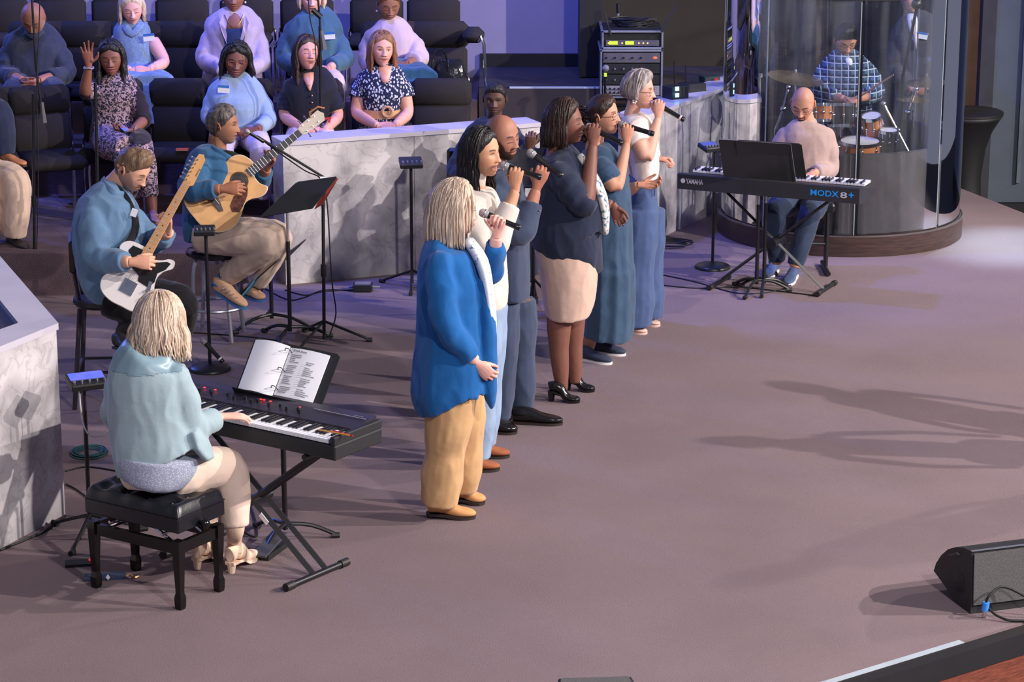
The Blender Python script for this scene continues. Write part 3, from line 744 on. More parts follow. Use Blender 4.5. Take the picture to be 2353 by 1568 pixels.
# 2 singer with long dark hair in a cream sweater
CREAM = cloth('cream_sweater', (214, 202, 192), var=.04)
Y2 = 13.10
r, H, J = person('singer with long dark hair in a cream turtleneck sweater behind the woman in blue', Y2, (1120, 1085, 0),
    skin=(205, 152, 120), head=(1106, 350, .02, 62, 2, -4, 1.06), neck=(1090, 420, .04), nr=.055,
    face=dict(mouth=.7, lip=1.1, lipc=(190, 118, 104), browc=(34, 26, 24), eyes='open', iris=(40, 24, 18), gaze=8, gazex=10, jaw=.27),
    arms=[dict(p=[(1060, 470, -.20), (1130, 590, -.26), (1184, 438, -.15)], r=(.056, .046, .030), sleeve=1.78, add=.02,
               hand=dict(n=(.15, .95, .0), d=(.05, .15, 1), curl=(62, 65, 40), thumb=(40, .9))),
          dict(p=[(1090, 460, .22), (1120, 580, .26), (1140, 680, .2)], r=(.055, .046, .030), sleeve=1.9, add=.016)],
    core=[(1085, 430, 0, .07), (1100, 560, 0, .11), (1108, 660, 0, .10)],
    torso=[(428, 1060, 1112, .07), (440, 1040, 1130, .15), (470, 1032, 1148, .21), (530, 1034, 1160, .225), (600, 1040, 1164, .225), (660, 1050, 1168, .22), (698, 1056, 1166, .215)],
    topm=CREAM, topname='sweater', topfold=.006, topseed=4,
    legs=[dict(p=[(1110, 700, -.1), (1105, 900, -.1), (1098, 1052, -.1)], r=(.085, .058, .04), R=(.11, .085, .07), t=2.0),
          dict(p=[(1120, 700, .1), (1118, 880, .1), (1112, 1020, .12)], r=(.085, .058, .04), R=(.11, .085, .07), t=2.0)],
    botm=cloth('light_blue_jeans', (138, 158, 188), var=.12))
mb = MB(); mb.sweep([J((1086, 436, .03)), J((1090, 418, .03)), H.v(0, .03, -.088)], [(.066, .066), (.06, .06), (.058, .058)], n=18)
part('turtleneck_collar', mb, CREAM, r, smooth=180)
brown_suede = mat('brown_suede', (150, 84, 50), rough=.8)
shoe_parts(r, FZ(1060, 1084), FZ(1147, 1080), brown_suede, dark_sole, w=.045, h=.075)
shoe_parts(r, FZ(1085, 1052), FZ(1170, 1050), brown_suede, dark_sole, w=.045, h=.075)
lk = locks(H, n=170, length=.235, a0=1.25, width=.0085, wave=.010, wavef=7, off=.012, flare=.004, seed=15, tip=.2)
cap_hair(H, dict(hairline=.070, fem=1), H_BLACK, r, thick=.012, rough=.001, extra=lk)
microphone('microphone with silver grille held by the singer in the cream sweater', J((1148, 378, -.06)), J((1243, 408, -.10)))

# 3 bald man in the navy suit
NAVY = cloth('slate_navy_suit', (58, 68, 92), var=.06)
Y3 = 13.85
r, H, J = person('bald bearded man in a navy suit and tie singing with eyes closed', Y3, (1210, 985, 0),
    skin=(168, 114, 94), head=(1152, 315, .02, 52, 6, -8, 1.08), neck=(1138, 385, .05), nr=.060,
    face=dict(eyes='closed', beard=.92, beardc=(36, 26, 24), mouth=.15, browc=(46, 30, 26), lipc=(140, 84, 72), jaw=.22, wide=1.05, buzz=.25, hairc=(60, 40, 34), hairline=.10, bald=True, nosew=1.3),
    arms=[dict(p=[(1130, 440, -.22), (1196, 548, -.30), (1232, 436, -.20)], r=(.060, .050, .032), sleeve=1.72, add=.022,
               hand=dict(n=(.1, .95, .1), d=(.35, .1, 1), curl=(58, 60, 40), thumb=(45, .9), s=1.08)),
          dict(p=[(1160, 430, .24), (1180, 540, .28), (1190, 620, .24)], r=(.060, .050, .032), sleeve=1.9, add=.02)],
    core=[(1140, 400, 0, .07), (1158, 540, 0, .12), (1164, 615, 0, .10)],
    torso=[(384, 1112, 1166, .07), (396, 1100, 1185, .17), (425, 1098, 1200, .23), (490, 1104, 1212, .245), (560, 1116, 1216, .235), (620, 1122, 1218, .23), (678, 1130, 1218, .225)],
    topm=NAVY, topname='suit_jacket', topfold=.005, topseed=6,
    legs=[dict(p=[(1150, 690, -.10), (1154, 840, -.10), (1146, 960, -.10)], r=(.09, .06, .04), R=(.112, .085, .068), t=2.0),
          dict(p=[(1188, 690, .10), (1196, 820, .10), (1200, 945, .10)], r=(.09, .06, .04), R=(.112, .085, .068), t=2.0)],
    botm=NAVY)
blk_leather = mat('black_polished_leather', (22, 20, 22), rough=.2, var=0)
shoe_parts(r, FZ(1112, 994), FZ(1188, 996), blk_leather, dark_sole, w=.048, h=.085)
shoe_parts(r, FZ(1178, 972), FZ(1292, 976), blk_leather, dark_sole, w=.048, h=.085)
WSH = cloth('white_dress_shirt', (222, 224, 236), var=.03)
mb = MB(); mb.sweep([J((1150, 400, -.03)), J((1168, 430, -.10)), J((1176, 460, -.11))], [(.07, .06), (.055, .05), (.02, .03)], n=14, ref=(0, 1, 0), sub=2); part('shirt_front', mb, WSH, r, smooth=180)
mb = MB(); mb.sweep([H.v(0, -.02, -.135), J((1176, 425, -.10)), J((1182, 470, -.13))], [(.014, .012), (.022, .02), (.02, .02)], n=10, ref=(0, 1, 0), sub=2); part('tie', mb, cloth('blue_tie', (40, 74, 140)), r, smooth=180)
mb = MB()
for k in range(4): mb.ball(J((1228-1*k+k*5, 497-k*4, -.285)), .007, 8)
part('cuff_buttons', mb, mat('grey_buttons', (96, 98, 108), rough=.4), r)
microphone('silver microphone raised highest of the row, held by the bald man in the navy suit', J((1212, 346, -.10)), J((1292, 405, -.16)))

# 4 woman in navy cardigan and beige skirt
NC = cloth('navy_knit_cardigan', (38, 44, 66), var=.08)
BEIGE = cloth('beige_pencil_skirt', (204, 172, 156), var=.05)
Y4 = 14.42
r, H, J = person('woman with straight dark hair in navy cardigan, beige pencil skirt and heels', Y4, (1310, 920, 0),
    skin=(126, 82, 70), head=(1300, 282, .02, 74, -4, 0, 1.06), neck=(1278, 345, .04), nr=.054,
    face=dict(fem=1, eyes='closed', lip=1.3, lipc=(142, 76, 74), browc=(34, 24, 22), nosew=1.3, mouth=.1),
    arms=[dict(p=[(1280, 390, -.22), (1346, 478, -.27), (1362, 334, -.12)], r=(.066, .053, .030), sleeve=1.12, add=.018,
               hand=dict(n=(.1, .9, .2), d=(.1, .15, 1), curl=(55, 62, 40), thumb=(40, .9))),
          dict(p=[(1300, 390, .24), (1350, 470, .26), (1408, 470, .20)], r=(.058, .046, .029), sleeve=1.6, add=.014,
               hand=dict(right=False, n=(0, -1, 0), d=(.4, 0, -.9), curl=(40, 45, 30)))],
    core=[(1280, 350, 0, .07), (1285, 470, 0, .12), (1300, 600, 0, .12)],
    torso=[(346, 1250, 1306, .08), (356, 1240, 1326, .17), (385, 1230, 1350, .23), (430, 1224, 1382, .25), (480, 1220, 1396, .25), (530, 1216, 1398, .25), (550, 1236, 1396, .235), (578, 1284, 1394, .20), (602, 1330, 1390, .14), (622, 1364, 1386, .06)],
    topm=NC, topname='cardigan', topfold=.008, topseed=8,
    legs=[dict(p=[(1285, 700, -.07), (1284, 800, -.08), (1292, 900, -.08)], r=(.075, .060, .034), t=0),
          dict(p=[(1318, 700, .07), (1318, 790, .07), (1322, 880, .08)], r=(.072, .056, .034), t=0)],
    extra_bot=[rows_fn([(520, 1216, 1350, .20), (570, 1228, 1372, .215), (620, 1240, 1374, .215), (680, 1246, 1368, .205), (714, 1252, 1358, .20), (724, 1254, 1356, .198)], fold=lambda t, th: 1+.010*np.sin(9*th+8*t))],
    botm=BEIGE, botname='skirt', botfold=.003)
shoe_parts(r, FZ(1262, 922), FZ(1332, 925), blk_leather, blk_leather, w=.040, h=.055, heelh=.055)
shoe_parts(r, FZ(1300, 896), FZ(1366, 900), blk_leather, blk_leather, w=.040, h=.055, heelh=.055)
FLOR2 = spots_mat('teal_floral_top', (228, 222, 214), (70, 110, 140), scale=22, thr=.45, kind='NOISE')
mb = MB(); mb.sweep([J((1330, 360, -.06)), J((1368, 420, -.12)), J((1386, 470, -.10)), J((1390, 530, -.08))], [(.03, .05), (.035, .07), (.035, .09), (.025, .08)], n=14, ref=(0, 1, 0), sub=3)
part('floral_top', mb, FLOR2, r, smooth=180, label='cream top with blue flowers under the cardigan')
lk = locks(H, n=220, length=.115, a0=1.22, width=.0095, wave=.002, off=.018, flare=.012, seed=25, tip=.5)
cap_hair(H, dict(fem=1, hairline=.070), H_DKBR, r, thick=.020, rough=.001, extra=lk)
microphone('microphone held by the woman in the navy cardigan', J((1346, 288, -.03)), J((1430, 330, -.10)), ring=None)

# 5 woman in the denim dress
DEN = cloth('teal_denim_dress', (52, 74, 100), var=.10)
Y5 = 15.36
r, H, J = person('woman with curly hair and glasses in a long denim dress and sneakers', Y5, (1380, 820, 0),
    skin=(205, 150, 124), head=(1387, 264, .02, 66, -2, -3, 1.0), neck=(1366, 330, .04), nr=.050,
    face=dict(fem=1, eyes='closed', mouth=.8, lipc=(196, 104, 100), browc=(50, 34, 30)),
    arms=[dict(p=[(1380, 375, -.20), (1416, 438, -.24), (1440, 330, -.10)], r=(.056, .044, .027), sleeve=.62, add=.024, flare=.008,
               hand=dict(n=(.1, .9, .2), d=(.1, .15, 1), curl=(55, 62, 40), thumb=(40, .9), s=.95)),
          dict(p=[(1390, 375, .22), (1440, 440, .24), (1468, 425, .15)], r=(.052, .043, .027), sleeve=.8, add=.02,
               hand=dict(right=False, n=(0, -.6, .8), d=(1, -.1, 0), curl=(30, 40, 30)))],
    core=[(1370, 335, 0, .07), (1400, 480, 0, .10), (1400, 600, 0, .12)],
    torso=[(335, 1345, 1388, .07), (345, 1335, 1405, .16), (370, 1328, 1425, .205), (415, 1340, 1444, .205), (440, 1352, 1448, .195), (452, 1352, 1450, .20), (500, 1346, 1452, .23), (570, 1340, 1454, .26), (600, 1338, 1456, .27), (612, 1332, 1460, .285), (680, 1330, 1460, .30), (740, 1326, 1456, .31), (762, 1324, 1452, .31)],
    topm=DEN, tf=(.026, 15), topname='dress', topfold=.006, topseed=10,
    legs=[dict(p=[(1362, 700, -.10), (1358, 760, -.10), (1352, 806, -.10)], r=(.06, .05, .034), t=0),
          dict(p=[(1386, 700, .08), (1382, 750, .08), (1378, 792, .08)], r=(.06, .05, .034), t=0)])
navy_can = mat('navy_canvas_shoe', (44, 52, 76), rough=.8, bump=.4, bscale=300)
shoe_parts(r, FZ(1322, 824), FZ(1404, 838), navy_can, white_sole, w=.044, h=.075)
shoe_parts(r, FZ(1360, 808), FZ(1436, 818), navy_can, white_sole, w=.044, h=.075)
bun = MB(); rnd = random.Random(4)
for k in range(70):
    c = H.v(rnd.uniform(-.06, .06), .110+rnd.uniform(-.04, .06), rnd.uniform(-.16, .04)); q = [c+V((math.cos(a_+k)*.016, math.sin(a_)*.014, a_*.004-.02)) for a_ in np.linspace(0, 9, 14)]
    bun.tube(q, .0065, n=5)
cap_hair(H, dict(fem=1, hairline=.066), H_DKBR, r, thick=.014, rough=.004, extra=bun)
glasses(H, r, (46, 36, 40), w=.025, h=.021)
mb = MB(); mb.ball(H.v(-.082, .012, -.050), (.008, .004, .012), 8); part('earring', mb, mat('pearl', (230, 220, 220), rough=.2), r)
microphone('microphone with ring near its end held by the woman in the denim dress', J((1422, 284, -.02)), J((1502, 308, -.08)), ring=(60, 60, 66))

# 6 grey-haired woman in the white blouse
WB = cloth('ivory_blouse', (234, 216, 210), var=.04)
WIDE = cloth('slate_blue_wide_trousers', (66, 84, 124), var=.07)
Y6 = 16.02
r, H, J = person('grey-haired woman with glasses in a white blouse and wide blue trousers', Y6, (1470, 765, 0),
    skin=(218, 166, 148), head=(1470, 208, .02, 72, 2, 0, .98), neck=(1452, 262, .04), nr=.048,
    face=dict(fem=1, eyes='closed', mouth=.8, lipc=(200, 100, 100), browc=(80, 62, 60)),
    arms=[dict(p=[(1458, 300, -.20), (1486, 370, -.26), (1512, 272, -.12)], r=(.054, .044, .027), sleeve=.35, add=.022,
               hand=dict(n=(.1, .9, .2), d=(.1, .15, 1), curl=(55, 62, 40), thumb=(40, .9), s=.95)),
          dict(p=[(1480, 300, .22), (1500, 370, .26), (1508, 366, .1)], r=(.050, .042, .027), sleeve=.9, add=.02,
               hand=dict(right=False, n=(0, -.5, -.8), d=(1, -.3, 0), curl=(60, 70, 50)))],
    core=[(1455, 270, 0, .07), (1470, 350, 0, .10), (1480, 430, 0, .10)],
    torso=[(262, 1438, 1468, .06), (270, 1428, 1482, .15), (290, 1424, 1500, .20), (330, 1436, 1512, .21), (370, 1448, 1514, .205), (398, 1452, 1512, .20), (408, 1456, 1510, .19)],
    topm=WB, topname='blouse', topfold=.006, topseed=12,
    legs=[dict(p=[(1468, 480, -.09), (1458, 620, -.10), (1452, 745, -.10)], r=(.075, .052, .034), R=(.125, .125, .132), t=2.0),
          dict(p=[(1488, 480, .09), (1484, 610, .10), (1486, 728, .10)], r=(.075, .052, .034), R=(.115, .11, .11), t=2.0)],
    extra_bot=[rows_fn([(400, 1446, 1502, .15), (420, 1442, 1508, .17), (460, 1438, 1510, .20), (500, 1436, 1510, .20)])],
    botm=WIDE, botfold=.007)
SAND = mat('nude_slide_sandal', (206, 172, 160), rough=.6)
shoe_parts(r, FZ(1424, 762), FZ(1486, 768), SAND, SAND, w=.042, h=.05)
shoe_parts(r, FZ(1462, 746), FZ(1516, 750), SAND, SAND, w=.042, h=.05)
mb = MB(); mb.tube([J((1500, 412, -.14)), J((1506, 420, -.15)), J((1504, 450, -.16))], .006, n=6); mb.tube([J((1500, 412, -.14)), J((1496, 425, -.15)), J((1492, 446, -.16))], .006, n=6)
part('waist_tie', mb, WIDE, r)
lk = locks(H, n=60, length=.045, a0=1.45, width=.015, wave=.002, off=.016, flare=-.01, seed=35, tip=.5, part_x=.03)
cap_hair(H, dict(fem=1, hairline=.070), H_GREY, r, thick=.024, rough=.003, freq=60, extra=lk, lift=.012)
glasses(H, r, (120, 84, 74), w=.026, h=.022)
mb = MB()
for k in range(5):
    a_ = k*1.2566; c = H.v(-.080, .012, -.062); mb.ball(c+V((math.cos(a_)*.010, -.002, math.sin(a_)*.010)), (.007, .004, .007), 8)
part('earring', mb, MC['pearl'], r)
microphone('microphone with white tail ring held by the grey-haired woman', J((1501, 234, -.02)), J((1572, 276, -.08)), ring=(214, 196, 214))
# ============================================================ props
stand_black = mat('stand_black_metal', (24, 24, 28), rough=.38, var=.1)
matte_black = mat('matte_black_plastic', (30, 30, 34), rough=.55, var=.12)
chrome = mat('chrome', (214, 216, 222), rough=.12, metal=1, var=0)
alu_soft = mat('satin_aluminium', (186, 188, 196), rough=.38, metal=.85, var=.05)
cable_black = mat('cable_black', (22, 20, 24), rough=.6, var=0)
paper = mat('white_paper', (232, 232, 240), rough=.7, var=.02)
ink = mat('print_ink', (90, 90, 100), rough=.8, var=0)
def text_mesh(txt, size, extrude=.0008, bold=0):
    c = bpy.data.curves.new('t', 'FONT'); c.body = txt; c.size = size; c.extrude = extrude; c.align_x = 'LEFT'; c.resolution_u = 2; c.offset = bold
    o = bpy.data.objects.new('t', c); COL.objects.link(o)
    dg = bpy.context.evaluated_depsgraph_get(); me = bpy.data.meshes.new_from_object(o.evaluated_get(dg))
    vs = np.array([v.co[:] for v in me.vertices]); fs = [tuple(p.vertices) for p in me.polygons]
    bpy.data.objects.remove(o); bpy.data.curves.remove(c); bpy.data.meshes.remove(me); return vs, fs
def letters(name, txt, origin, ux, uy, width, m, root, extrude=.0008, bold=0, height=None):
    vs, fs = text_mesh(txt, 1.0, 0, bold); x0, x1 = vs[:, 0].min(), vs[:, 0].max(); y0, y1 = vs[:, 1].min(), vs[:, 1].max()
    k = width/(x1-x0); kh = k if height is None else height/(y1-y0)
    ux = V(ux).normalized(); uy = V(uy); uy = (uy-ux*uy.dot(ux)).normalized(); nz = ux.cross(uy)
    P = [V(origin)+ux*((v[0]-x0)*k)+uy*((v[1]-y0)*kh)+nz*.0012 for v in vs]
    mb = MB(); mb.add(P, fs); return part(name, mb, m, root, smooth=0)
class Fr:
    """local frame: origin, x, y, z axes"""
    def __init__(s, o, x, z):
        s.o = V(o); s.x = V(x).normalized(); z = V(z); s.z = (z-s.x*z.dot(s.x)).normalized(); s.y = s.z.cross(s.x)
    def p(s, x, y, z): return s.o+s.x*x+s.y*y+s.z*z
    def R(s): return Matrix((s.x, s.y, s.z)).transposed()
    def box(s, mb, x0, x1, y0, y1, z0, z1, bev=0): return mb.box(s.p((x0+x1)/2, (y0+y1)/2, (z0+z1)/2), (x1-x0, y1-y0, z1-z0), s.R(), bev)
def tripod(root, base, leg=.30, a0=20, pole_r=.011, z=.22, m=None, flat=False):
    m = m or stand_black
    for k in range(3):
        a = math.radians(a0+120*k); e = base+V((math.cos(a)*leg, math.sin(a)*leg, .014))
        mb = MB()
        if flat: mb.tube([base+V((0, 0, .09)), base+V((math.cos(a)*leg*.5, math.sin(a)*leg*.5, .075)), e], .011, n=8, sub=3)
        else: mb.tube([base+V((0, 0, z)), e], .009, n=8)
        l = part('leg', mb, m, root)
        mb = MB(); d = (e-base).normalized(); mb.tube([e-d*.03+V((0, 0, .002)), e+d*.012], .0145, n=8); part('rubber_foot', mb, black_rubber, l)
def music_stand(label, base, bl, br, tl, tr, a0=20, flat=True, leg=.27, extra=None, lip=True, pole_top=None, polecol=None):
    base = V(base); r = thing('music_stand', label, 'music stand', base)
    n = (br-bl).cross(tl-bl).normalized()
    if n.y > 0: n = -n
    mb = MB(); mb.prism([bl, br, tr+(br-tr)*.04-(tr-tl)*.0, tr-(tr-tl)*.04, tl+(tr-tl)*.04, tl+(bl-tl)*.04], -n, .006); part('desk', mb, matte_black, r, smooth=0)
    if lip:
        mb = MB(); mb.prism([bl, br, br+n*.05, bl+n*.05], -(tl-bl), .004); part('shelf', mb, matte_black, r, smooth=0)
    c = (bl+br+tl+tr)/4-n*.02; c2 = pole_top or c
    up = (tl-bl).normalized()
    mb = MB(); mb.tube([c-up*.10-n*.0, c+up*.08], .012, n=8); mb.tube([c, V((base.x, base.y, max(c.z-.10, .2)))], .010, n=8); part('bracket', mb, stand_black, r)
    mb = MB(); mb.tube([V((base.x, base.y, .06)), V((base.x, base.y, .55*c.z+.1))], .0135, n=10); part('lower_pole', mb, stand_black, r)
    mb = MB(); mb.tube([V((base.x, base.y, .5*c.z)), V((base.x, base.y, c.z-.08))], .0095, n=10); part('upper_pole', mb, alu_soft if polecol is None else polecol, r)
    mb = MB(); mb.ball(c-n*.01-up*.02, .022, 10); part('knob', mb, stand_black, r)
    tripod(r, base, leg, a0, flat=flat)
    return r, n
# ------------------------------------------------------------ near stage piano on its X stand
k0 = FZ(770, 1061, .68); k1 = FZ(457, 992, .68); ux = (k1-k0).normalized()
K = Fr(k0, ux, (0, 0, 1)); KD = .36; KL = 1.32; ysg = 1
if K.y.y < 0: ysg = -1
def kb(mb, x0, x1, y0, y1, z0, z1, bev=0):
    if ysg < 0: y0, y1 = -y1, -y0
    return K.box(mb, x0, x1, y0, y1, z0, z1, bev)
def kp(x, y, z): return K.p(x, y*ysg, z)
r = thing('stage_piano', 'long black stage piano played by the woman in the pale blue jacket', 'keyboard', kp(KL/2, KD/2, 0))
mb = MB(); kb(mb, 0, KL, 0, KD, 0, .070, .006); part('case', mb, matte_black, r, smooth=0)
mb = MB(); kb(mb, 0, .03, 0, KD, .071, .112, .004); part('end_block', mb, matte_black, r, smooth=0)
mb = MB(); kb(mb, KL-.03, KL, 0, KD, .071, .112, .004); part('end_block', mb, matte_black, r, smooth=0)
mb = MB(); mb.prism([kp(.031, .175, .071), kp(.031, .355, .071), kp(.031, .355, .128), kp(.031, .30, .124), kp(.031, .18, .105)], kp(1, 0, 0)-kp(0, 0, 0), KL-.062)
part('control_panel', mb, mat('dark_violet_panel', (44, 38, 52), rough=.35, var=.1), r, smooth=0)
ivory = mat('ivory_keys', (236, 234, 240), rough=.25, var=0); ebony = mat('ebony_keys', (16, 16, 18), rough=.3, var=0)
wk = MB(); kb(wk, 0, .0222, .012, .158, .074, .094, .0015); wv, wf = wk.arrays(); wm = new_mesh('white_key', wv-np.array(kp(0, 0, 0)), wf, 0); wm.materials.append(ivory)
bk_ = MB(); kb(bk_, -.0055, .0055, .062, .160, .094, .105, .002); bv_, bf_ = bk_.arrays(); bmm = new_mesh('black_key', bv_-np.array(kp(0, 0, 0)), bf_, 0); bmm.materials.append(ebony)
x = .045
for k in range(52):
    o = bpy.data.objects.new('white_key', wm); COL.objects.link(o); o.parent = r; o.location = kp(x, 0, 0)-r.location
    nt = (2-(51-k)) % 7
    if k > 0 and (k % 7) not in (2, 6) :
        o = bpy.data.objects.new('black_key', bmm); COL.objects.link(o); o.parent = r; o.location = kp(x, 0, 0)-r.location
    x += .0234
mb = MB()
for k in range(16):
    xx = .36+k*.055+(.03 if k % 5 == 0 else 0); mb.lathe([(.008, 0), (.008, .018), (.006, .02)], kp(xx, .225+.02*(k % 2), .112), 10)
part('knobs', mb, stand_black, r, kind='stuff')
led = mat('red_led', (255, 40, 30), emit=(255, 50, 40), estr=3, var=0)
for xx in (.42, .60, .64, .66, .95, 1.02, 1.10):
    mb = MB(); kb(mb, xx, xx+.010, .262, .270, .1235, .1265); part('led', mb, led, r, smooth=0)
mb = MB(); kb(mb, .04, .35, .28, .285, .126, .1275); kb(mb, .07, .12, .30, .303, .1265, .1285); part('print_line', mb, mat('grey_print', (140, 136, 150)), r, smooth=0)
# X stand
r = thing('keyboard_stand', 'black double-braced X stand carrying the stage piano', 'keyboard stand', kp(KL/2, .2, -.68))
f0 = FZ(655, 1362); f1 = FZ(800, 1300); fx = (f1+f0)/2; sep = kp(0, .02, 0)-kp(0, .34, 0)
xf = kp(.30, .18, -.68); dxl = (kp(1, 0, 0)-kp(0, 0, 0))
right_foot = V((fx.x, fx.y, 0)); left_foot = right_foot+dxl*.78; topR = kp(.18, .18, -.015); topL = kp(1.05, .18, -.015)
dd_ = (f1-f0).normalized()
for (a, b, s_) in ((right_foot, topL, .035), (left_foot, topR, -.035)):
    for k in (-1, 1):
        mb = MB(); off_ = dd_*(s_*.6+k*.045); mb.sweep([a+off_+V((0, 0, .03)), b+off_], [(.012, .020)]*2, n=4, ref=tuple(dd_)); part('brace', mb, stand_black, r, smooth=30)
for c in (right_foot, left_foot):
    mb = MB(); mb.tube([c-dd_*.20+V((0, 0, .022)), c+dd_*.20+V((0, 0, .022))], .016, n=12); q = part('foot_bar', mb, stand_black, r)
    for k in (-1, 1):
        mb = MB(); mb.tube([c+dd_*(.17*k)+V((0, 0, .022)), c+dd_*(.225*k)+V((0, 0, .022))], .0205, n=12); part('end_cap', mb, black_rubber, q)
for c in (topR, topL):
    mb = MB(); mb.tube([c-dd_*.18, c+dd_*.18], .014, n=10); part('top_bar', mb, stand_black, r)
mid = (right_foot+topL+left_foot+topR)/4
mb = MB(); mb.tube([mid-dd_*.10, mid+dd_*.10], .022, n=14); part('hub', mb, stand_black, r)
# label sticker
mb = MB(); q = right_foot.lerp(topL, .36)-dd_*.0465+V((0, 0, .03*.64)); K2 = Fr(q, (topL-right_foot), -dd_); K2.box(mb, -.03, .03, -.013, .013, 0, .003); part('sticker', mb, paper, r, smooth=0)
# binder music stand behind the piano
BL, BR, TL, TR = W(540, 903, 11.72), W(733, 948, 11.52), W(587, 775, 11.98), W(783, 815, 11.78)
base = FZ(656, 1243)
r, n = music_stand('black music stand behind the stage piano holding an open song binder', base, BL, BR, TL, TR, a0=10, leg=.26)
def bq(u, v, h=0.0): return BL.lerp(BR, u).lerp(TL.lerp(TR, u), v)+n*h
r = thing('song_binder', 'open white song binder with printed lyrics on the music stand by the piano', 'binder', bq(.45, .5))
for (u0, u1, nm) in ((.03, .44, 0), (.44, .90, 1)):
    mb = MB(); N_ = 8; top = []; bot = []
    for k in range(N_+1):
        u = u0+(u1-u0)*k/N_; h = .012+.022*math.sin(math.pi*(k/N_ if nm == 0 else k/N_)*.9+.1)
        if nm: h *= .5
        top.append(bq(u, .93, h)); bot.append(bq(u, .04, h))
    vs = top+bot+[p-n*.004 for p in top]+[p-n*.004 for p in bot]; m_ = N_+1; fs = []
    for k in range(N_): fs += [(k, k+1, m_+k+1, m_+k), (2*m_+k, 3*m_+k, 3*m_+k+1, 2*m_+k+1), (k, 2*m_+k, 2*m_+k+1, k+1), (m_+k, m_+k+1, 3*m_+k+1, 3*m_+k)]
    fs += [(0, m_, 3*m_, 2*m_), (m_-1, 3*m_-1, 4*m_-1, 2*m_-1)]
    mb.add(vs, fs); pg = part('page', mb, paper, r, smooth=60)
letters('title', 'I Speak Jesus', bq(.475, .845, .024), BR-BL, TL-BL, .085, mat('title_ink', (60, 60, 70), var=0), r, bold=.02)
mb = MB(); rnd = random.Random(2)
for col_, (ua, ub) in enumerate(((.49, .62), (.69, .84))):
    for k in range(22):
        v = .79-.031*k
        if k % 6 == 5 or (col_ == 1 and k < 3): continue
        e = ua+(ub-ua)*rnd.uniform(.45, 1); h = .012+.011*math.sin(math.pi*((ua-.44)/.46)*.9+.1)+.002
        h2 = .012+.011*math.sin(math.pi*((e-.44)/.46)*.9+.1)+.002
        mb.add([bq(ua, v, h+.002), bq(e, v, h2+.002), bq(e, v+.010, h2+.002), bq(ua, v+.010, h+.002)], [(0, 1, 2, 3)])
part('lyric_lines', mb, ink, r, smooth=0, kind='stuff')
for v in (.18, .5, .84):
    mb = MB(); mb.tube([bq(.40, v, .012), bq(.42, v, .040), bq(.46, v, .040), bq(.48, v, .012)], .0025, n=6, sub=3); part('ring', mb, stand_black, r)
# pencils lying on the piano
for (a, b, lab, c) in (((734, 988), (803, 1001), 'yellow pencil lying on the piano above the keys', (214, 150, 70)), ((764, 990), (811, 1002), 'red pen lying on the piano beside the pencil', (190, 40, 40))):
    a = FZ(a[0], a[1], .80); b = FZ(b[0], b[1], .80); m_ = a.lerp(b, .5)
    mb = MB(); mb.tube([a, b], .0038, n=6); rr_ = thing('pencil', lab, 'pencil', m_); part('shaft', mb, mat('pencil_%d' % c[1], c, rough=.4, var=0), rr_)
    mb = MB(); d = (b-a).normalized(); mb.tube([a-d*.014, a], [.001, .0038], n=6); part('tip', mb, mat('pencil_tip', (232, 200, 160), var=0), rr_)
# ------------------------------------------------------------ piano bench
P0, P1, P2 = FZ(222, 1350), FZ(415, 1400), FZ(512, 1361)
a_ = (P0-P1); b_ = (P2-P1); La, Lb = a_.length, b_.length
Bf = Fr(P1, a_, (0, 0, 1)); bs = 1 if Bf.y.dot(b_) > 0 else -1
def bb(mb, x0, x1, y0, y1, z0, z1, bev=0):
    if bs < 0: y0, y1 = -y1, -y0
    return Bf.box(mb, x0, x1, y0, y1, z0, z1, bev)
def bp_(x, y, z): return Bf.p(x, y*bs, z)
black_lac = mat('black_lacquer', (16, 14, 15), rough=.18, var=0); leather = mat('black_leather', (24, 25, 32), rough=.32, var=.1, bump=.06, bscale=90)
r = thing('piano_bench', 'black tufted leather piano bench with wooden legs at the lower left', 'bench', bp_(La/2, Lb/2, 0))
for (x, y) in ((0, 0), (La, 0), (0, Lb), (La, Lb)):
    mb = MB(); mb.sweep([bp_(x, y, 0), bp_(x, y, .012), bp_(x, y, .055), bp_(x, y, .075), bp_(x, y, .082), bp_(x, y, .30), bp_(x, y, .335)],
        [(.022, .022), (.026, .026), (.028, .028), (.022, .022), (.020, .020), (.031, .031), (.031, .031)], n=4, ref=tuple((Bf.x+Bf.y).normalized()))
    part('leg', mb, black_lac, r, smooth=0)
mb = MB(); bb(mb, .02, La-.02, -.012, .012, .27, .325); bb(mb, .02, La-.02, Lb-.012, Lb+.012, .27, .325); bb(mb, -.012, .012, .02, Lb-.02, .27, .325); bb(mb, La-.012, La+.012, .02, Lb-.02, .27, .325)
part('apron', mb, black_lac, r, smooth=0)
mb = MB(); 
for (q0, q1) in ((bp_(.06, .04, .30), bp_(.22, .04, .38)), (bp_(.06, Lb-.04, .30), bp_(.22, Lb-.04, .38)), (bp_(La-.06, .04, .30), bp_(La-.22, .04, .38)), (bp_(La-.06, Lb-.04, .30), bp_(La-.22, Lb-.04, .38))): mb.tube([q0, q1], .009, n=6)
mb.tube([bp_(.10, .0, .345), bp_(.10, Lb, .345)], .008, n=8); mb.tube([bp_(La-.10, .0, .345), bp_(La-.10, Lb, .345)], .008, n=8)
part('lift_mechanism', mb, chrome, r)
ov = .028
mb = MB(); bb(mb, -ov, La+ov, -ov, Lb+ov, .378, .452, .006); part('seat_box', mb, leather, r, smooth=0)
N1, N2 = 44, 30; vs = []; fs = []
tuft = [(i/4, j/3) for i in (.6, 1.53, 2.47, 3.4) for j in (.55, 1.5, 2.45)]
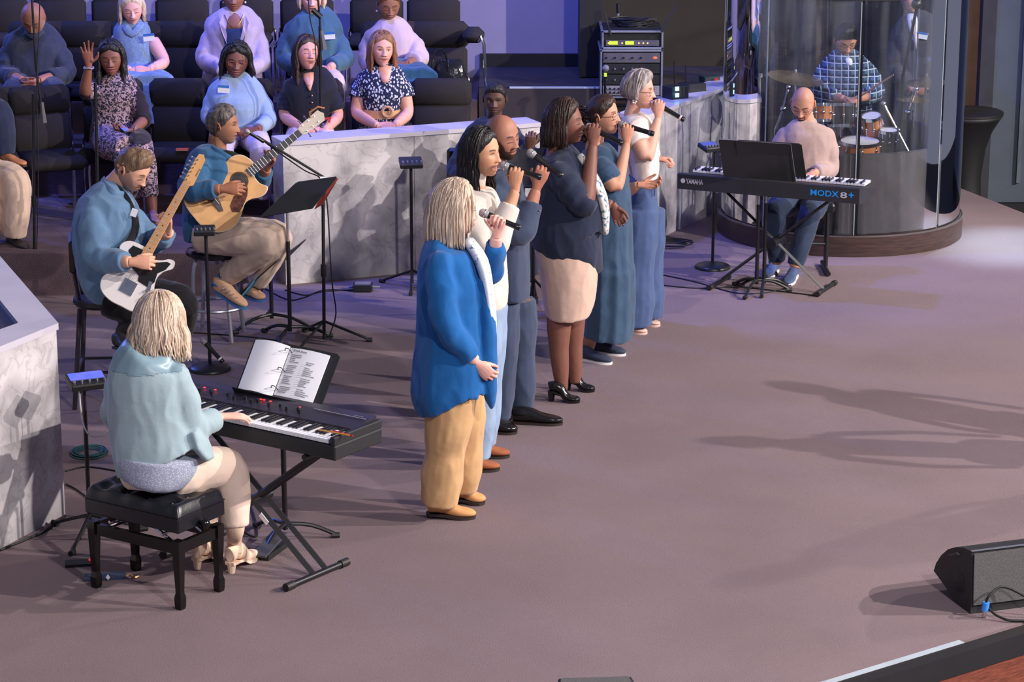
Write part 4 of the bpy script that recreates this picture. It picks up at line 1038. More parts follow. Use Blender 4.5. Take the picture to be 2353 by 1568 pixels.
for i in range(N1+1):
    for j in range(N2+1):
        u = i/N1; v = j/N2; e = min(u, 1-u)*(La+2*ov)/.035; f = min(v, 1-v)*(Lb+2*ov)/.035; g = min(1, e)*1.0; h_ = min(1, f)
        z = .455+.062*math.sqrt(max(0, 1-(1-g)**2))*math.sqrt(max(0, 1-(1-h_)**2))
        for (tu, tv) in tuft: z -= .026*math.exp(-(((u-tu)*(La+.06)/.030)**2+((v-tv)*(Lb+.06)/.030)**2)*.5)
        vs.append(bp_(-ov+u*(La+2*ov), -ov+v*(Lb+2*ov), z))
for i in range(N1):
    for j in range(N2):
        q = i*(N2+1)+j; fs.append((q, q+1, q+N2+2, q+N2+1) if bs < 0 else (q, q+N2+1, q+N2+2, q+1))
mb = MB(); mb.add(vs, fs); bb(mb, -ov, La+ov, -ov, Lb+ov, .4525, .4575)
part('cushion', mb, leather, r, smooth=60)
mb = MB()
for (tu, tv) in tuft: mb.ball(bp_(-ov+tu*(La+2*ov), -ov+tv*(Lb+2*ov), .492), .009, 8)
part('tuft_buttons', mb, leather, r)
mb = MB(); mb.ball(bp_(-ov-.028, Lb*.45, .392), .026, 14); mb.tube([bp_(-ov+.01, Lb*.45, .392), bp_(-ov-.02, Lb*.45, .392)], .011, n=8); part('height_knob', mb, black_lac, r)
# ------------------------------------------------------------ personal mixers on poles, mic stands
def round_base(root, c, rad=.13, h=.035, m=None):
    part('base', MB().lathe([(rad, 0), (rad, .012), (rad*.92, h*.7), (rad*.5, h), (.02, h+.01)], V((c.x, c.y, 0)), 28), m or stand_black, root)
def mixer_stand(label, base, top, w=.16, d=.12, yaw=20, round_=True, glow=None, leg=.25, a0=0):
    r = thing('mixer_stand', label, 'mixer stand', base)
    if round_: round_base(r, base)
    else: tripod(r, base, leg, a0, z=.12)
    part('pole', MB().tube([V((base.x, base.y, .03)), V((base.x, base.y, top.z-.02))], .011, n=10), stand_black, r)
    R = rotm('Z', yaw)@rotm('X', 14)
    b = part('mixer', MB().box(top, (w, d, .035), R, .006), matte_black, r, smooth=0)
    mb = MB()
    for i in range(5):
        mb.lathe([(.007, 0), (.006, .012)], top+R@V((-w/2+.02+i*w*.2, -d*.25, .018)), 8, R)
    part('knobs', mb, alu_soft, b)
    if glow: part('screen', MB().box(top+R@V((0, d*.15, .0195)), (w*.9, d*.5, .003), R), glow, b, smooth=0)
    return r
scr = mat('violet_screen', (90, 90, 200), emit=(96, 110, 230), estr=.9, color2=(40, 60, 160), vscale=12)
b = FZ(208, 1235); mixer_stand('small mixer with glowing violet screen on a thin pole beside the piano bench', b, W(200, 876, b.y), .19, .14, 25, False, scr, .28, 20)
b = FZ(483, 850); mixer_stand('small mixer with knobs on a round-based pole in front of the acoustic guitarist', b, W(470, 530, b.y), .13, .10, 5)
b = FZ(947, 660); mixer_stand('thin tripod pole with small mixer before the choir rail, left of the bassist', b, W(944, 374, b.y), .16, .14, 8, False, None, .26, 30)
b = FZ(1637, 616); mixer_stand('mixer pole on a round base left of the rear keyboard player', b, W(1630, 338, b.y), .13, .12, 30, True, mat('dim_blue_screen', (60, 70, 130), emit=(70, 90, 200), estr=.3))
def mic_stand(label, base, pts, boom=None, round_=True, leg=.28, a0=0, clutch=True, rad=.011):
    r = thing('mic_stand', label, 'mic stand', base)
    if round_: round_base(r, base, .125)
    else: tripod(r, base, leg, a0, z=.14)
    part('pole', MB().tube(pts, rad, n=8), stand_black, r)
    if clutch: c = pts[0].lerp(pts[-1], .45); part('clutch', MB().tube([c-V((0, 0, .04)), c+V((0, 0, .04))], rad*1.7, n=10), stand_black, r)
    if boom: part('boom', MB().tube(boom, .008, n=8), stand_black, r)
    return r
# boom stand of the acoustic guitarist
b = FZ(745, 786); Yb = b.y
r = mic_stand('boom microphone stand with angled arm reaching to the acoustic guitarist', b, [V((b.x, b.y, .02)), W(742, 425, Yb)], [W(765, 428, Yb-.1), W(745, 408, Yb), W(590, 313, Yb-.25)], False, .30, 0)
mb = MB(); mb.tube([W(592, 314, Yb-.25), W(640, 350, Yb-.15), W(700, 392, Yb-.03), W(738, 412, Yb), W(752, 470, Yb), W(762, 640, Yb), W(772, 720, Yb), W(758, 770, Yb-.05), V((b.x+.05, b.y, .02))], .0045, n=6, sub=4); part('cable', mb, cable_black, r)
mb = MB(); mb.tube([W(735, 415, Yb-.01), W(752, 418, Yb-.01)], [.03, .03], n=10); part('tape_roll', mb, paper, r, label='white tape wrapped on the boom joint')
microphone('vocal microphone on the boom stand at the mouth of the acoustic guitarist', W(563, 299, Yb-.29), W(606, 326, Yb-.23))
# tall thin choir mic stands
b = FZ(80, 668); Y_ = b.y
r = mic_stand('tall dark microphone stand rising out of the picture at the far left', b, [V((b.x, b.y, .02)), W(76, 215, Y_)], [W(70, -60, Y_), W(82, 150, Y_), W(100, 280, Y_)], True)
mb = MB(); mb.tube([W(92, -60, Y_+.02), W(90, 60, Y_), W(84, 200, Y_-.02), W(88, 420, Y_-.02), W(82, 640, Y_-.02)], .004, n=6, sub=4); part('cable', mb, cable_black, r)
part('counterweight', MB().tube([W(96, 235, Y_), W(101, 282, Y_)], [.012, .020], n=8), mat('grey_weight', (90, 88, 92)), r)
b = FZ(222, 640); b = V((W(222, 500, 16.6).x, 16.6, 0))
r = mic_stand('short thin microphone stand in front of the woman in lace', b, [V((b.x, b.y, .02)), W(219, 190, 16.6)], None, True, clutch=False)
mb = MB(); mb.tube([W(213, 168, 16.6), W(214, 180, 16.6), W(222, 180, 16.6), W(226, 166, 16.6)], .006, n=6, sub=2); part('mic_clip', mb, stand_black, r)
b = V((W(736, 300, 17.95).x, 17.95, .3)); Y_ = 17.95
r = mic_stand('tall microphone stand rising in front of the woman in the black blouse', b, [V((b.x, b.y, .32)), W(735, 60, Y_)], [W(728, -40, Y_), W(735, 50, Y_), W(738, 112, Y_)], False, .001)
for o in list(r.children):
    if o.name.startswith('leg'): 
        for c in list(o.children): bpy.data.objects.remove(c)
        bpy.data.objects.remove(o)
mb = MB(); mb.tube([W(706, -40, Y_), W(712, 40, Y_), W(724, 100, Y_-.01), W(728, 200, Y_-.02), W(730, 290, Y_-.02)], .004, n=6, sub=4); part('cable', mb, cable_black, r)
part('counterweight', MB().tube([W(738, 70, Y_), W(744, 114, Y_)], [.014, .024], n=8), mat('grey_weight', (90, 88, 92)), r)
part('shock_mount', MB().tube([W(718, 22, Y_), W(738, 40, Y_)], [.02, .02], n=8), stand_black, r)
# talk microphone near the piano player
ms = W(462, 778, 14.86); mt = W(512, 832, 14.80)
microphone('spare silver microphone with white tail clipped low on the round-based mixer pole', ms, mt, ring=(235, 235, 240))
# other music stands
base = FZ(625, 752); r, n_ = music_stand('low black music stand tilted flat, seen edge-on beside the acoustic guitarist knee', base, W(545, 682, 15.75), W(600, 655, 16.4), W(640, 598, 15.7), W(706, 549, 16.35), a0=-20, lip=False, leg=.30)
part('folder', MB().prism([W(552, 684, 15.70), W(575, 672, 15.95), W(602, 640, 15.85), W(590, 636, 15.70)], (0, 0, 1), .004), mat('teal_folder', (70, 140, 170)), r, smooth=0, label='teal paper edge')
base = FZ(667, 782); r, n_ = music_stand('black music stand with red folder in front of the acoustic guitarist', base, W(596, 499, 15.2), W(718, 478, 15.2), W(682, 418, 15.45), W(776, 405, 15.45), a0=15, lip=False)
part('folder', MB().prism([W(722, 482, 15.22), W(742, 470, 15.24), W(778, 410, 15.47), W(756, 412, 15.47)], (0, -1, .3), .006), mat('rust_red_folder', (150, 60, 48)), r, smooth=0, label='rust red folder')
base = V((FZ(1225, 712).x, FZ(1225, 712).y, 0)); Ym = base.y
r, n_ = music_stand('black music stand standing in front of the seated bassist', base, W(1155, 430, Ym-.05), W(1238, 432, Ym-.05), W(1172, 345, Ym+.05), W(1250, 340, Ym+.05), a0=-35, flat=False, lip=True)
base = FZ(1738, 672); Yr = base.y
r, n_ = music_stand('black music stand with pale pole in front of the rear keyboard, its back to us', base, W(1663, 407, Yr-.02), W(1829, 419, Yr-.02), W(1651, 320, Yr-.14), W(1818, 330, Yr-.14), a0=-115, lip=False, leg=.24)
part('frame_edge', MB().tube([W(1829, 419, Yr-.03), W(1817, 331, Yr-.15), W(1655, 320, Yr-.15)], .003, n=6), alu_soft, r)
base2 = V((W(1760, 500, 17.0).x, 17.02, 0))
r, n_ = music_stand('second black music stand right behind the first at the rear keyboard', base2, W(1700, 404, 16.98), W(1853, 408, 16.98), W(1690, 322, 16.84), W(1842, 331, 16.84), a0=-100, lip=False, leg=.2)
# ------------------------------------------------------------ rear keyboard
q0 = FZ(1974, 472, .70); q1 = FZ(1556, 436, .70); KR = Fr(q0, q1-q0, (0, 0, 1)); L2 = (q1-q0).length
sg = 1 if KR.y.y > 0 else -1
def rb(mb, x0, x1, y0, y1, z0, z1, bev=0):
    if sg < 0: y0, y1 = -y1, -y0
    return KR.box(mb, x0, x1, y0, y1, z0, z1, bev)
def rp(x, y, z): return KR.p(x, y*sg, z)
r = thing('synthesizer', 'dark grey synthesizer seen from behind with white and blue lettering', 'keyboard', rp(L2/2, .2, 0))
synth = mat('synth_dark_grey', (44, 44, 50), rough=.5, var=.08)
mb = MB(); mb.prism([rp(0, .0, .01), rp(0, .03, 0), rp(0, .40, 0), rp(0, .40, .05), rp(0, .20, .085), rp(0, .02, .118), rp(0, 0, .112)], rp(1, 0, 0)-rp(0, 0, 0), L2); part('case', mb, synth, r, smooth=0)
wk = MB(); rb(wk, 0, .0222, .225, .375, .088, .104); wv, wf = wk.arrays(); wm2 = new_mesh('white_key', wv-np.array(rp(0, 0, 0)), wf, 0); wm2.materials.append(ivory)
bk2 = MB(); rb(bk2, -.0055, .0055, .222, .315, .104, .116); bv2, bf2 = bk2.arrays(); bm2 = new_mesh('black_key', bv2-np.array(rp(0, 0, 0)), bf2, 0); bm2.materials.append(ebony)
nk = 50; x = .03
for k in range(nk):
    o = bpy.data.objects.new('white_key', wm2); COL.objects.link(o); o.parent = r; o.location = rp(x, 0, 0)-r.location
    if k and (k % 7) not in (2, 6):
        o = bpy.data.objects.new('black_key', bm2); COL.objects.link(o); o.parent = r; o.location = rp(x, 0, 0)-r.location
    x += (L2-.06)/nk
xr_ = -(KR.x); up = V((0, 0, 1))
letters('brand_lettering', 'YAMAHA', rp(L2-.065, -.001, .050), xr_, up, .125, mat('pale_lettering', (196, 190, 196), var=0), r, bold=.02, height=.036)
mb = MB(); mb.lathe([(.017, 0), (.017, .002)], rp(L2-.042, -.0015, .068), 20, Matrix((xr_, up, V((0, -1, 0)))).transposed()); part('emblem', mb, MC['pale_lettering'], r)
blue_let = mat('blue_lettering', (20, 140, 220), var=0, emit=(20, 140, 220), estr=.15)
letters('model_lettering', 'MODX', rp(.345, -.001, .042), xr_, up, .20, blue_let, r, bold=.015, height=.042)
letters('model_number', '8', rp(.135, -.001, .040), xr_, up, .050, MC['pale_lettering'], r, bold=.015, height=.042)
letters('model_plus', '+', rp(.075, -.001, .048), xr_, up, .036, blue_let, r, bold=.02)
# its X stand
r = thing('keyboard_stand', 'black X stand under the synthesizer', 'keyboard stand', rp(L2/2, .2, -.7))
fr_ = (FZ(1876, 684)+FZ(1920, 655))/2; dl2 = (FZ(1920, 655)-FZ(1876, 684)).normalized(); fl_ = FZ(1652, 655); tr_ = rp(.25, .2, -.012); tl_ = rp(1.0, .2, -.012)
for (a, b, k) in ((fr_, tl_, -.06), (fl_, tr_, .06)):
    mb = MB(); mb.sweep([a+dl2*k+V((0, 0, .03)), b+dl2*k], [(.011, .018)]*2, n=4, ref=tuple(dl2)); part('brace', mb, stand_black, r, smooth=30)
for c in (fr_, fl_):
    mb = MB(); mb.tube([c-dl2*.18+V((0, 0, .02)), c+dl2*.18+V((0, 0, .02))], .016, n=10); q = part('foot_bar', mb, stand_black, r)
    for k in (-1, 1): part('end_cap', MB().tube([c+dl2*.15*k+V((0, 0, .02)), c+dl2*.195*k+V((0, 0, .02))], .020, n=10), black_rubber, q)
mb = MB(); c = (fr_+tl_+fl_+tr_)/4; mb.tube([c-dl2*.1, c+dl2*.1], .035, n=14); part('hub', mb, stand_black, r)
# keyboard bench of the rear player
bc = V((W(1840, 500, 17.65).x, 17.65, 0)); r = thing('keyboard_bench', 'black folding bench under the rear keyboard player', 'bench', bc)
part('seat', MB().box(bc+V((0, 0, .49)), (.46, .30, .07), None, .02), leather, r, smooth=0)
for s in (-1, 1):
    part('leg', MB().tube([bc+V((s*.19, 0, .46)), bc+V((s*.19, 0, .03))], .017, n=8), stand_black, r)
    part('foot_bar', MB().tube([bc+V((s*.19, -.19, .02)), bc+V((s*.19, .19, .02))], .017, n=8), stand_black, r)
part('cross_bar', MB().tube([bc+V((-.19, 0, .2)), bc+V((.19, 0, .2))], .014, n=8), stand_black, r)
# sustain pedal at the piano
b = FZ(598, 1288); c = FZ(628, 1266); mb = MB(); r = thing('sustain_pedal', 'dark rocker foot pedal at the toe of the pianist boot', 'pedal', b)
d = (c-b).normalized(); sd = V((-d.y, d.x, 0))
part('base', MB().prism([b-sd*.045, c+d*.1-sd*.045, c+d*.1+sd*.045, b+sd*.045], (0, 0, 1), .03), matte_black, r, smooth=0)
part('rocker', MB().prism([b-sd*.04-d*.02+V((0, 0, .032)), b+sd*.04-d*.02+V((0, 0, .032)), c+d*.08+sd*.04+V((0, 0, .075)), c+d*.08-sd*.04+V((0, 0, .075))], (0, 0, -1), .01), mat('grey_rubber', (70, 70, 78)), r, smooth=0)
# ------------------------------------------------------------ wedge monitor, lower right
y0 = FZ(2230, 1412); wz = Fr(y0, FZ(2435, 1385)-y0, (0, 0, 1))
ws = 1 if wz.y.y > 0 else -1
def wp(x, y, z): return wz.p(x, y*ws, z)
r = thing('floor_monitor', 'black wedge floor monitor with grey grille at the lower right stage edge', 'speaker', wp(.3, .15, 0))
side = [(0.0, .0, .015), (0, .10, .0), (0, .34, .085), (0, .37, .20), (0, .33, .275), (0, .25, .325), (0, .15, .35), (0, .035, .335)]
side = [wp(0, .0, .0), wp(0, .10, .0), wp(0, .365, .085), wp(0, .345, .13), wp(0, .30, .185), wp(0, .24, .235), wp(0, .17, .27), wp(0, .10, .292), wp(0, .02, .300)]
cab = mat('cabinet_black', (34, 33, 37), rough=.6, var=.1)
part('cabinet', MB().prism(side, wz.x, .85), cab, r, smooth=0)
grille = spots_mat('speaker_grille_grey', (96, 94, 94), (70, 68, 70), scale=260, thr=.4, rough=.6)
part('grille', MB().prism([wp(.008, -.002, .045), wp(.84, -.002, .045), wp(.84, .012, .290), wp(.008, .012, .290)], -(wz.y*ws), .008), grille, r, smooth=0)
part('grille_rim', MB().prism([wp(.0, .014, .2995), wp(.85, .014, .2995), wp(.85, .026, .2995), wp(0, .026, .2995)], (0, 0, 1), .004), alu_soft, r, smooth=0)
mb = MB(); mb.sweep([wp(-.003, .20, .215), wp(-.003, .13, .250)], [(.016, .004)]*2, n=10); part('handle_grip', mb, mat('handle_mesh', (90, 88, 90), bump=.5, bscale=400), r)
part('handle_recess', MB().lathe([(.055, 0), (.05, .003)], wp(-.0005, .12, .12), 20, Matrix((wz.y, V((0, 0, 1)), -wz.x)).transposed()), black_paint, r)
c = FZ(2262, 1420); c2 = FZ(2262, 1396, .04)
r = thing('speaker_plug', 'blue and silver speaker cable plug standing at the wedge monitor', 'plug', c)
part('collar', MB().tube([c+V((0, 0, .035)), c+V((.004, 0, .075))], [.017, .017], n=12), mat('plug_blue', (60, 140, 230), var=0), r)
part('body', MB().tube([c+V((0, 0, .0)), c+V((0, 0, .035))], .010, n=10), chrome, r)
mb = MB(); mb.tube([c+V((.004, 0, .075)), c+V((.02, 0, .11)), c+V((.10, .05, .13)), c+V((.3, .0, .05)), c+V((.6, -.02, .02))], .006, n=8, sub=5); part('cable', mb, cable_black, r)
mb = MB(); mb.tube([c+V((.012, 0, .05)), c+V((.06, -.04, .02)), c+V((.16, -.06, .008)), c+V((.55, .02, .008))], .006, n=8, sub=5)
solo('cable', 'second black speaker cable running off to the right beside the wedge monitor', 'cable', mb, cable_black, c+V((.1, -.05, 0)), smooth=60)
# second monitor top at the bottom centre edge
b = FZ(1375, 1556, .30); rr_ = thing('floor_monitor', 'dark speaker corner just showing at the bottom centre of the picture', 'speaker', V((b.x, b.y-.25, 0)))
part('cabinet', MB().prism([V((b.x-.16, b.y-.02, 0)), V((b.x+.13, b.y+.0, 0)), V((b.x+.20, b.y-.35, 0)), V((b.x-.20, b.y-.35, 0))], (0, 0, 1), .30), cab, rr_, smooth=0)
part('grille', MB().prism([V((b.x-.15, b.y-.03, .301)), V((b.x+.12, b.y-.01, .301)), V((b.x+.18, b.y-.33, .301)), V((b.x-.18, b.y-.33, .301))], (0, 0, 1), .006), grille, rr_, smooth=0)
# ------------------------------------------------------------ cables on the floor
def floor_cable(label, pts, r_=.0045, m=None):
    P = [FZ(x, y)+V((0, 0, r_)) for x, y in pts]; mb = MB(); mb.tube(P, r_, n=6, sub=5); solo('cable', label, 'cable', mb, m or cable_black, P[len(P)//2], smooth=60)
floor_cable('thin dark cable running from the choir rail corner to the floor box', [(655, 668), (700, 680), (740, 672), (800, 668), (815, 668)])
floor_cable('dark cable looping left of the floor box behind the boom stand', [(600, 660), (660, 690), (700, 685), (745, 668), (812, 670)])
floor_cable('black cable crossing behind the silver stool to the left', [(420, 765), (500, 770), (590, 778), (640, 785)])
floor_cable('long cable on the carpet between the singers and the rear keyboard', [(1505, 655), (1600, 664), (1700, 662), (1800, 672), (1880, 682)])
floor_cable('short cable curving under the rear keyboard stand', [(1515, 632), (1600, 650), (1700, 676), (1790, 668), (1830, 640), (1825, 600)])
floor_cable('black cable along the foot of the corner rail', [(150, 1190), (100, 1225), (0, 1268)], .007)
floor_cable('dark cable between corner rail and mixer pole', [(152, 1115), (180, 1130), (210, 1160), (205, 1200), (170, 1262)])
floor_cable('cable running from coil past the mixer pole to the pianist', [(150, 1085), (200, 1075), (270, 1085), (330, 1100)])
floor_cable('cable hanging and lying under the stage piano', [(560, 1225), (590, 1235), (585, 1190), (565, 1140)])
for (x0, y0, nm) in ((1545, 566, 'tangle of black cable at the foot of the slanting rail'),):
    mb = MB(); c = FZ(x0, y0); rnd = random.Random(8)
    for k in range(4):
        mb.tube([c+V((math.cos(t)*(.10+.02*k)+rnd.uniform(-.01, .01), math.sin(t)*(.07+.02*k), .012+.006*k)) for t in np.linspace(0, 6.0, 16)], .006, n=6)
    solo('cable', nm, 'cable', mb, cable_black, c, smooth=60)
c = FZ(205, 1043); mb = MB()
for k in range(7): mb.tube([c+V((math.cos(t)*(.062+.007*k), math.sin(t)*(.070+.008*k), .006+.006*(k % 3))) for t in np.linspace(0, 6.28, 26)], .0042, n=6)
solo('cable', 'coil of teal cable on the carpet beside the corner rail', 'cable', mb, mat('teal_cable', (50, 92, 100), rough=.5), c, smooth=60)
# white cable hanging from the mixer with the violet screen
b = FZ(208, 1235); mb = MB(); mb.tube([W(182, 892, b.y-.05), W(188, 960, b.y-.05), W(205, 1000, b.y-.05), W(235, 1002, b.y), W(256, 985, b.y)], .004, n=6, sub=5)
solo('cable', 'white cable hanging from the mixer with the violet screen', 'cable', mb, mat('white_cable', (214, 210, 216), rough=.5, var=0), W(205, 1000, b.y), smooth=60)
# floor box
c = FZ(833, 673); r = thing('direct_box', 'small black direct box with silver plugs on the floor below the choir rail', 'box', c)
part('case', MB().box(c+V((0, .05, .03)), (.135, .10, .05), None, .004), matte_black, r, smooth=0)
part('top_plate', MB().box(c+V((0, .05, .057)), (.11, .08, .003)), mat('grey_plate', (120, 116, 122)), r, smooth=0)
part('plug', MB().tube([c+V((.068, .05, .03)), c+V((.12, .05, .028))], .008, n=8), chrome, r); part('plug', MB().tube([c+V((-.068, .05, .03)), c+V((-.10, .05, .028))], .009, n=8), mat('violet_plug', (130, 130, 210)), r)
# strap with keys under the bench
c = FZ(255, 1332); r = thing('guitar_strap', 'dark blue strap with white diamond and gold clip on the floor under the piano bench', 'strap', c)
part('band', MB().prism([FZ(192, 1338), FZ(290, 1332), FZ(288, 1318), FZ(195, 1324)], (0, 0, 1), .012), mat('dark_blue_webbing', (44, 56, 84)), r, smooth=0)
part('diamond', MB().prism([FZ(243, 1328, .0125), FZ(248, 1334, .0125), FZ(253, 1328, .0125), FZ(248, 1321, .0125)], (0, 0, 1), .002), paper, r, smooth=0)
mb = MB(); mb.tube([FZ(290, 1326, .01), FZ(300, 1320, .02), FZ(308, 1328, .01), FZ(318, 1325, .01)], .006, n=6, sub=4); part('clip', mb, mat('gold', (220, 180, 130), metal=1, rough=.3, var=0), r)
c = FZ(175, 1300); r = thing('phone', 'black device with a red light lying on the carpet beside the bench leg', 'phone', c)
part('case', MB().prism([FZ(150, 1306), FZ(212, 1302), FZ(212, 1290), FZ(150, 1294)], (0, 0, 1), .014), matte_black, r, smooth=0)
part('light', MB().ball(FZ(206, 1287, .02), .006, 8), mat('red_small_light', (220, 60, 60), emit=(255, 60, 60), estr=.6), r)
# ============================================================ guitars
def guitar(name, label, cat, bodyc, headc, nrm, sc, outline, depth, top_m, side_m, neck_m, board_m, kind):
    u = (headc-bodyc).normalized(); f = Fr(bodyc, u, nrm); P = lambda x, y, z=0: f.p(x*sc, y*sc, z*sc)
    r = thing(name, label, cat, bodyc)
    pts = [(math.nan, math.nan)]
    # smooth the outline
    o = outline; k = len(o); sm_ = []
    for i in range(k):
        p0, p1, p2, p3 = [V((*o[(i+j) % k], 0)) for j in (-1, 0, 1, 2)]
        for t in (0, .25, .5, .75):
            q = .5*((2*p1)+(-p0+p2)*t+(2*p0-5*p1+4*p2-p3)*t*t+(-p0+3*p1-3*p2+p3)*t**3); sm_.append((q.x, q.y))
    part('body_shell', MB().prism([P(x, y, -depth) for x, y in sm_], f.z, depth*sc), side_m, r, smooth=50)
    part('top', MB().prism([P(x*.985, y*.985, .0003) for x, y in sm_], f.z, .003*sc), top_m, r, smooth=0)
    return r, f, P, sm_
spruce = mat('spruce_top', (206, 158, 108), rough=.55, var=.12, vscale=5, stretch=(2, 2, 2), spec=.2)
rosew = mat('rosewood_sides', (72, 44, 34), rough=.25, var=.2); maple = mat('maple_neck', (204, 150, 92), rough=.4, var=.08)
fretb = mat('dark_fretboard', (52, 44, 46), rough=.5, var=.1); white_guitar = mat('white_guitar_paint', (222, 216, 216), rough=.15, var=0, coat=.6)
pick_black = mat('black_pickguard', (20, 20, 22), rough=.2, var=0); tort = mat('tortoise_pickguard', (60, 34, 30), rough=.6, spec=.15, color2=(104, 62, 50), vscale=60)
def neck(P, r, x0, x1, w0, w1, bm_, fm, fret_m, nf, zt=.012, dots=True):
    part('neck', MB().prism([P(x0, -w0, 0), P(x1, -w1, 0), P(x1, w1, 0), P(x0, w0, 0)], P(0, 0, 1)-P(0, 0, 0), .0), bm_, r) if False else None
    nz = (P(0, 0, 1)-P(0, 0, 0)).normalized(); s = (P(1, 0, 0)-P(0, 0, 0)).length
    part('neck', MB().prism([P(x0, -w0, -.012), P(x1, -w1, -.012), P(x1, w1, -.012), P(x0, w0, -.012)], nz, .018*s), bm_, r, smooth=0)
    fb = part('fretboard', MB().prism([P(x0-.05, -w0, .0062), P(x1, -w1, .0062), P(x1, w1, .0062), P(x0-.05, w0, .0062)], nz, .006*s), fm, r, smooth=0)
    mb = MB(); L = (x1-x0)*1.9; 
    for k in range(nf):
        x = x1-L*(1-2**(-(k+1)/12)); 
        if x < x0-.05: break
        w = w1+(w0-w1)*(x1-x)/(x1-x0); mb.prism([P(x-.0012, -w, .0122), P(x+.0012, -w, .0122), P(x+.0012, w, .0122), P(x-.0012, w, .0122)], nz, .0016*s)
    part('frets', mb, fret_m, fb, smooth=0)
    if dots:
        mb = MB()
        for k in (3, 5, 7, 9, 12, 15):
            x = x1-L*(1-2**(-(k-.5)/12)); mb.prism([P(x+.004*math.cos(t), .004*math.sin(t), .0122) for t in np.linspace(0, 6.28, 9)[:-1]], nz, .001*s)
        part('inlays', mb, mat('inlay_dots', (30, 28, 28) if fm is maple else (220, 214, 206), var=0), fb, smooth=0)
def strings(P, r, x0, x1, w, z=.018, n=6):
    mb = MB()
    for k in range(n):
        y = -w+2*w*k/(n-1); mb.tube([P(x0, y*1.3, z), P(x1, y, z)], .0007, n=4)
    part('strings', mb, chrome, r)
def tuners(P, r, pts, side=1):
    for (x, y, s_) in pts:
        mb = MB(); mb.tube([P(x, y, -.004), P(x, y+s_*.022, -.004)], .0035, n=6); mb.ball(P(x, y+s_*.027, -.004), .0075, 8); mb.tube([P(x, y-s_*.012, .0), P(x, y-s_*.012, .022)], .0035, n=6); part('tuner', mb, chrome, r)
# electric
YE = 14.10
bc = W(312, 630, YE-.36); hc = W(432, 415, YE-.14)
out_e = [(-.20, -.02), (-.195, -.09), (-.15, -.145), (-.08, -.155), (-.01, -.125), (.04, -.115), (.085, -.13), (.125, -.165), (.165, -.16), (.165, -.125), (.135, -.085), (.12, -.03), (.155, .0), (.16, .05), (.15, .12), (.105, .155), (.05, .135), (0, .118), (-.05, .13), (-.11, .155), (-.17, .13), (-.20, .06)]
r, f, P, so = guitar('electric_guitar', 'white electric guitar with black pickguard held by the man in light blue', 'guitar', bc, hc, (.10, -1, .30), 1.0, out_e, .042, white_guitar, white_guitar, maple, maple, 'e')
nz = f.z
part('pickguard', MB().prism([P(x, y, .0035) for x, y in ((-.03, -.03), (-.035, -.10), (.01, -.115), (.06, -.105), (.10, -.135), (.145, -.145), (.145, -.12), (.115, -.075), (.112, -.035), (.14, .035), (.135, .09), (.10, .10), (.06, .07), (.02, .03), (.0, -.02))], nz, .003), pick_black, r, smooth=0)
part('bridge_plate', MB().prism([P(x, y, .0035) for x, y in ((-.125, -.038), (-.045, -.038), (-.045, .040), (-.125, .040))], nz, .006), chrome, r, smooth=0)
part('control_plate', MB().prism([P(x, y, .0035) for x, y in ((-.13, -.115), (.0, -.085), (.004, -.105), (-.125, -.135))], nz, .004), chrome, r, smooth=0)
for x in (-.10, -.05): part('knob', MB().lathe([(.010, 0), (.010, .014)], P(x, -.105-.15*(x+.05)*-1*.4, .008), 12, f.R()), chrome, r)
part('pickup', MB().prism([P(x, y, .0067) for x, y in ((.075, -.022), (.10, -.022), (.10, .03), (.075, .03))], nz, .006), chrome, r, smooth=0)
neck(P, r, .13, .585, .028, .021, maple, maple, alu_soft, 21)
part('headstock', MB().prism([P(x, y, -.010) for x, y in ((.585, -.021), (.60, -.040), (.66, -.036), (.76, -.030), (.785, -.008), (.775, .018), (.74, .022), (.65, .022), (.615, .020), (.585, .021))], nz, .015), maple, r, smooth=0)
tuners(P, r, [(.612+k*.026, .020, 1) for k in range(6)]); strings(P, r, -.09, .61, .017)
letters('headstock_lettering', 'Fender', P(.70, -.022, .0052), f.x*-1, f.y*-1, .05, mat('dark_script', (70, 50, 40), var=0), r)
strap_pts = [W(350, 690, YE-.2)]
# strap over the shoulder
mb = MB(); mb.sweep([P(.12, .12, -.03), W(312, 520, YE-.16), W(292, 460, YE-.10), W(262, 428, YE-.02)], [(.022, .003)]*4, n=6, sub=4, ref=(0, -1, 0)); part('strap', mb, mat('black_strap', (34, 30, 34)), r)
# acoustic
YA_ = 15.75
bc = W(520, 440, YA_-.20); hc = W(688, 305, YA_+.02)
out_a = [(-.265, 0), (-.255, -.10), (-.20, -.175), (-.11, -.205), (-.03, -.18), (.04, -.135), (.09, -.135), (.14, -.16), (.19, -.165), (.225, -.14), (.20, -.09), (.205, -.03), (.245, -.01), (.25, .06), (.22, .125), (.16, .15), (.10, .14), (.04, .128), (-.03, .165), (-.11, .205), (-.20, .175), (-.255, .10)]
r, f, P, so = guitar('acoustic_guitar', 'natural wood acoustic guitar with cutaway played by the man on the silver stool', 'guitar', bc, hc, (.12, -1, .22), 1.0, out_a, .105, spruce, rosew, maple, fretb, 'a')
nz = f.z
mb = MB(); k = len(so); vs = [P(x, y, .0006) for x, y in so]+[P(x*.972, y*.972, .0036) for x, y in so]; vs += [P(x*1.004, y*1.004, -.004) for x, y in so]
fs = [(i, (i+1) % k, k+(i+1) % k, k+i) for i in range(k)]+[(2*k+i, 2*k+(i+1) % k, (i+1) % k, i) for i in range(k)]; mb.add(vs, fs); part('binding', mb, mat('ivory_binding', (226, 214, 190), rough=.4), r, smooth=0)
cs = [(math.cos(t), math.sin(t)) for t in np.linspace(0, 2*math.pi, 33)[:-1]]
